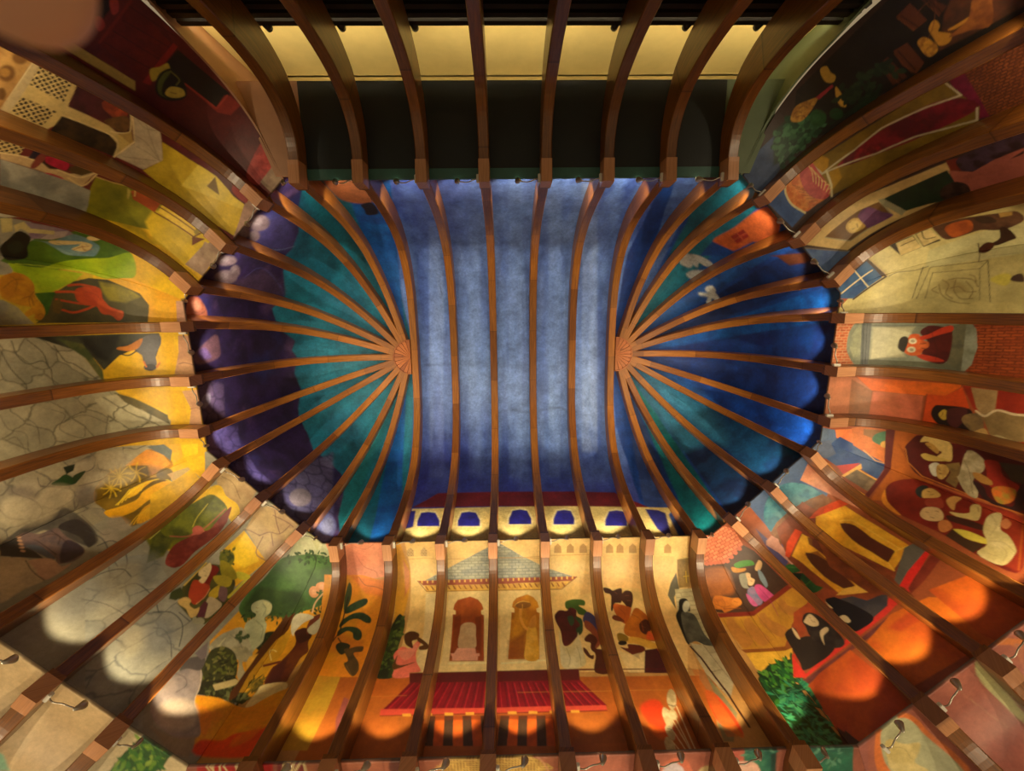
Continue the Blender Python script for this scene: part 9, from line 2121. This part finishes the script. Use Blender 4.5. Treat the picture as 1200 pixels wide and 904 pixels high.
# boards closing the recess at both ends, in the plane of the wall corner
for sx, mt, lab in ((-1, 'brown', 'tan'), (1, 'green', 'sage')):
    pts = [];
    for o, zz in SHELL2[::2]:
        if o < 1.61: pts.append((sx * (3.788 + (SQ - 1) * o - .03), ny(o), zz))
    top = [(sx * (3.788 + (SQ - 1) * o - .03), ny(o), zz) for o, zz in ((2.25, 4.6), (2.25, 8.95), (1.61, 8.95), (1.61, 7.26), (.2, 7.26))]
    P = pts + top
    if sx > 0: P = P[::-1]
    quad('wall_recess_' + ('left' if sx < 0 else 'right'), P, M[mt], lab + ' board closing the %s end of the recess above the curved wall edge' % ('left' if sx < 0 else 'right'), 'wall', 'structure', .03)
    x1 = sx * 4.30; x0 = sx * 4.44
# hidden strip light of the recess (behind the screen's top edge, shining up the yellow wall)
for x in (-3.1, 0, 3.1):
    L = bpy.data.lights.new('recess_strip_light', 'AREA'); L.shape = 'RECTANGLE'; L.size = 2.9; L.size_y = .06; L.energy = P_REC; L.color = (1., .84, .52); L.spread = math.radians(72)
    o = bpy.data.objects.new('recess_strip_light', L); COL.objects.link(o); o.location = (x, -5.12, 6.2)
    o.rotation_euler = Vector((0, -.36, 1.)).to_track_quat('-Z', 'Y').to_euler()

# ---- hand of the person holding the camera, a fingertip in the corner of the view
def build_hand():
    f_ = 472.907
    def at(px, py, dep):
        v = Vector(((px - 600) / f_, (py - 452) / f_, 1.)) * dep
        return Vector(CAMP) + Vector([sum(CAMR[r][c] * v[r] for r in range(3)) for c in range(3)])
    sk = []          # (point, radius)
    tip = [at(40, -20, .042), at(18, -32, .043), at(-44, -80, .050), at(-110, -120, .066), at(-260, -190, .085)]
    rad = [.0055, .0075, .0082, .0086, .0095]
    bm = bmesh.new(); vs = [bm.verts.new(p) for p in tip]
    edges = [(a, b) for a, b in zip(range(4), range(1, 5))]
    R = list(rad)
    base = tip[-1]; away = (tip[-1] - tip[-2]).normalized(); down = Vector((0, 0, -1.)); across = away.cross(down).normalized()
    palm = base + away * .035 + down * .03; wrist = palm + away * .03 + down * .075; arm = wrist + down * .12 + away * .05
    vs += [bm.verts.new(palm), bm.verts.new(wrist), bm.verts.new(arm)]; R += [.021, .020, .026]
    edges += [(4, 5), (5, 6), (6, 7)]
    for k, (ln, s) in enumerate(((.082, 1), (.078, 2), (.062, 3))):
        a = base + across * (.019 * s) + down * .004 * s; k0 = len(vs)
        for q, (fw, dn) in enumerate(((0, 0), (-.35, -.02), (-.68, .16), (-.86, .42))):
            vs.append(bm.verts.new(a + away * ln * fw * .8 + down * (ln * dn + .01))); R.append([.0095, .0085, .0075, .006][q])
        edges += [(5, k0), (k0, k0 + 1), (k0 + 1, k0 + 2), (k0 + 2, k0 + 3)]
    k0 = len(vs)                                            # thumb leaves the side of the palm near its base
    for q, (sx, fw, dn) in enumerate(((-.022, .02, .03), (-.04, -.005, .02), (-.047, -.032, .012), (-.045, -.05, .01))):
        vs.append(bm.verts.new(palm + across * sx + away * fw + down * dn)); R.append([.013, .011, .0095, .0075][q])
    edges += [(5, k0), (k0, k0 + 1), (k0 + 1, k0 + 2), (k0 + 2, k0 + 3)]
    for a, b in edges: bm.edges.new((vs[a], vs[b]))
    me = bpy.data.meshes.new('person'); bm.to_mesh(me); bm.free()
    org = Vector(arm)
    for v in me.vertices: v.co -= org
    o = bpy.data.objects.new('person', me); COL.objects.link(o); o.location = org
    o.modifiers.new('skin', 'SKIN'); sv = me.skin_vertices[0].data if me.skin_vertices else None
    if sv is None:
        bpy.context.view_layer.objects.active = o; o.select_set(True)
        bpy.ops.object.mode_set(mode='EDIT'); bpy.ops.object.mode_set(mode='OBJECT'); sv = me.skin_vertices[0].data
    for i, r in enumerate(R): sv[i].radius = (r, r)
    sv[5].use_root = True
    s = o.modifiers.new('sub', 'SUBSURF'); s.levels = s.render_levels = 3
    o.modifiers['skin'].use_smooth_shade = True
    me.materials.append(M['skin'])
    tag(o, 'hand of the photographer, blurred fingertip over the top left corner', 'person')
build_hand()

# ---- camera and world
cam = bpy.data.cameras.new('camera'); co = bpy.data.objects.new('camera', cam); COL.objects.link(co)
cam.sensor_fit = 'HORIZONTAL'; cam.sensor_width = 5.64; cam.lens = 472.907 / 1200 * 5.64; cam.clip_start = .005
r0, r1, r2 = CAMR
co.matrix_world = Matrix(((r0[0], -r1[0], -r2[0], CAMP[0]), (r0[1], -r1[1], -r2[1], CAMP[1]), (r0[2], -r1[2], -r2[2], CAMP[2]), (0, 0, 0, 1)))
cam.dof.use_dof = True; cam.dof.focus_distance = 7.; cam.dof.aperture_fstop = 1.4
S.camera = co
w = bpy.data.worlds.new('world'); S.world = w; w.use_nodes = True
bg = w.node_tree.nodes['Background']; bg.inputs[0].default_value = (1., .74, .42, 1); bg.inputs[1].default_value = AMB
S.view_settings.view_transform = 'Standard'; S.view_settings.look = 'None'; S.view_settings.gamma = 1.; S.view_settings.use_curve_mapping = False
S.view_settings.exposure = EXPO
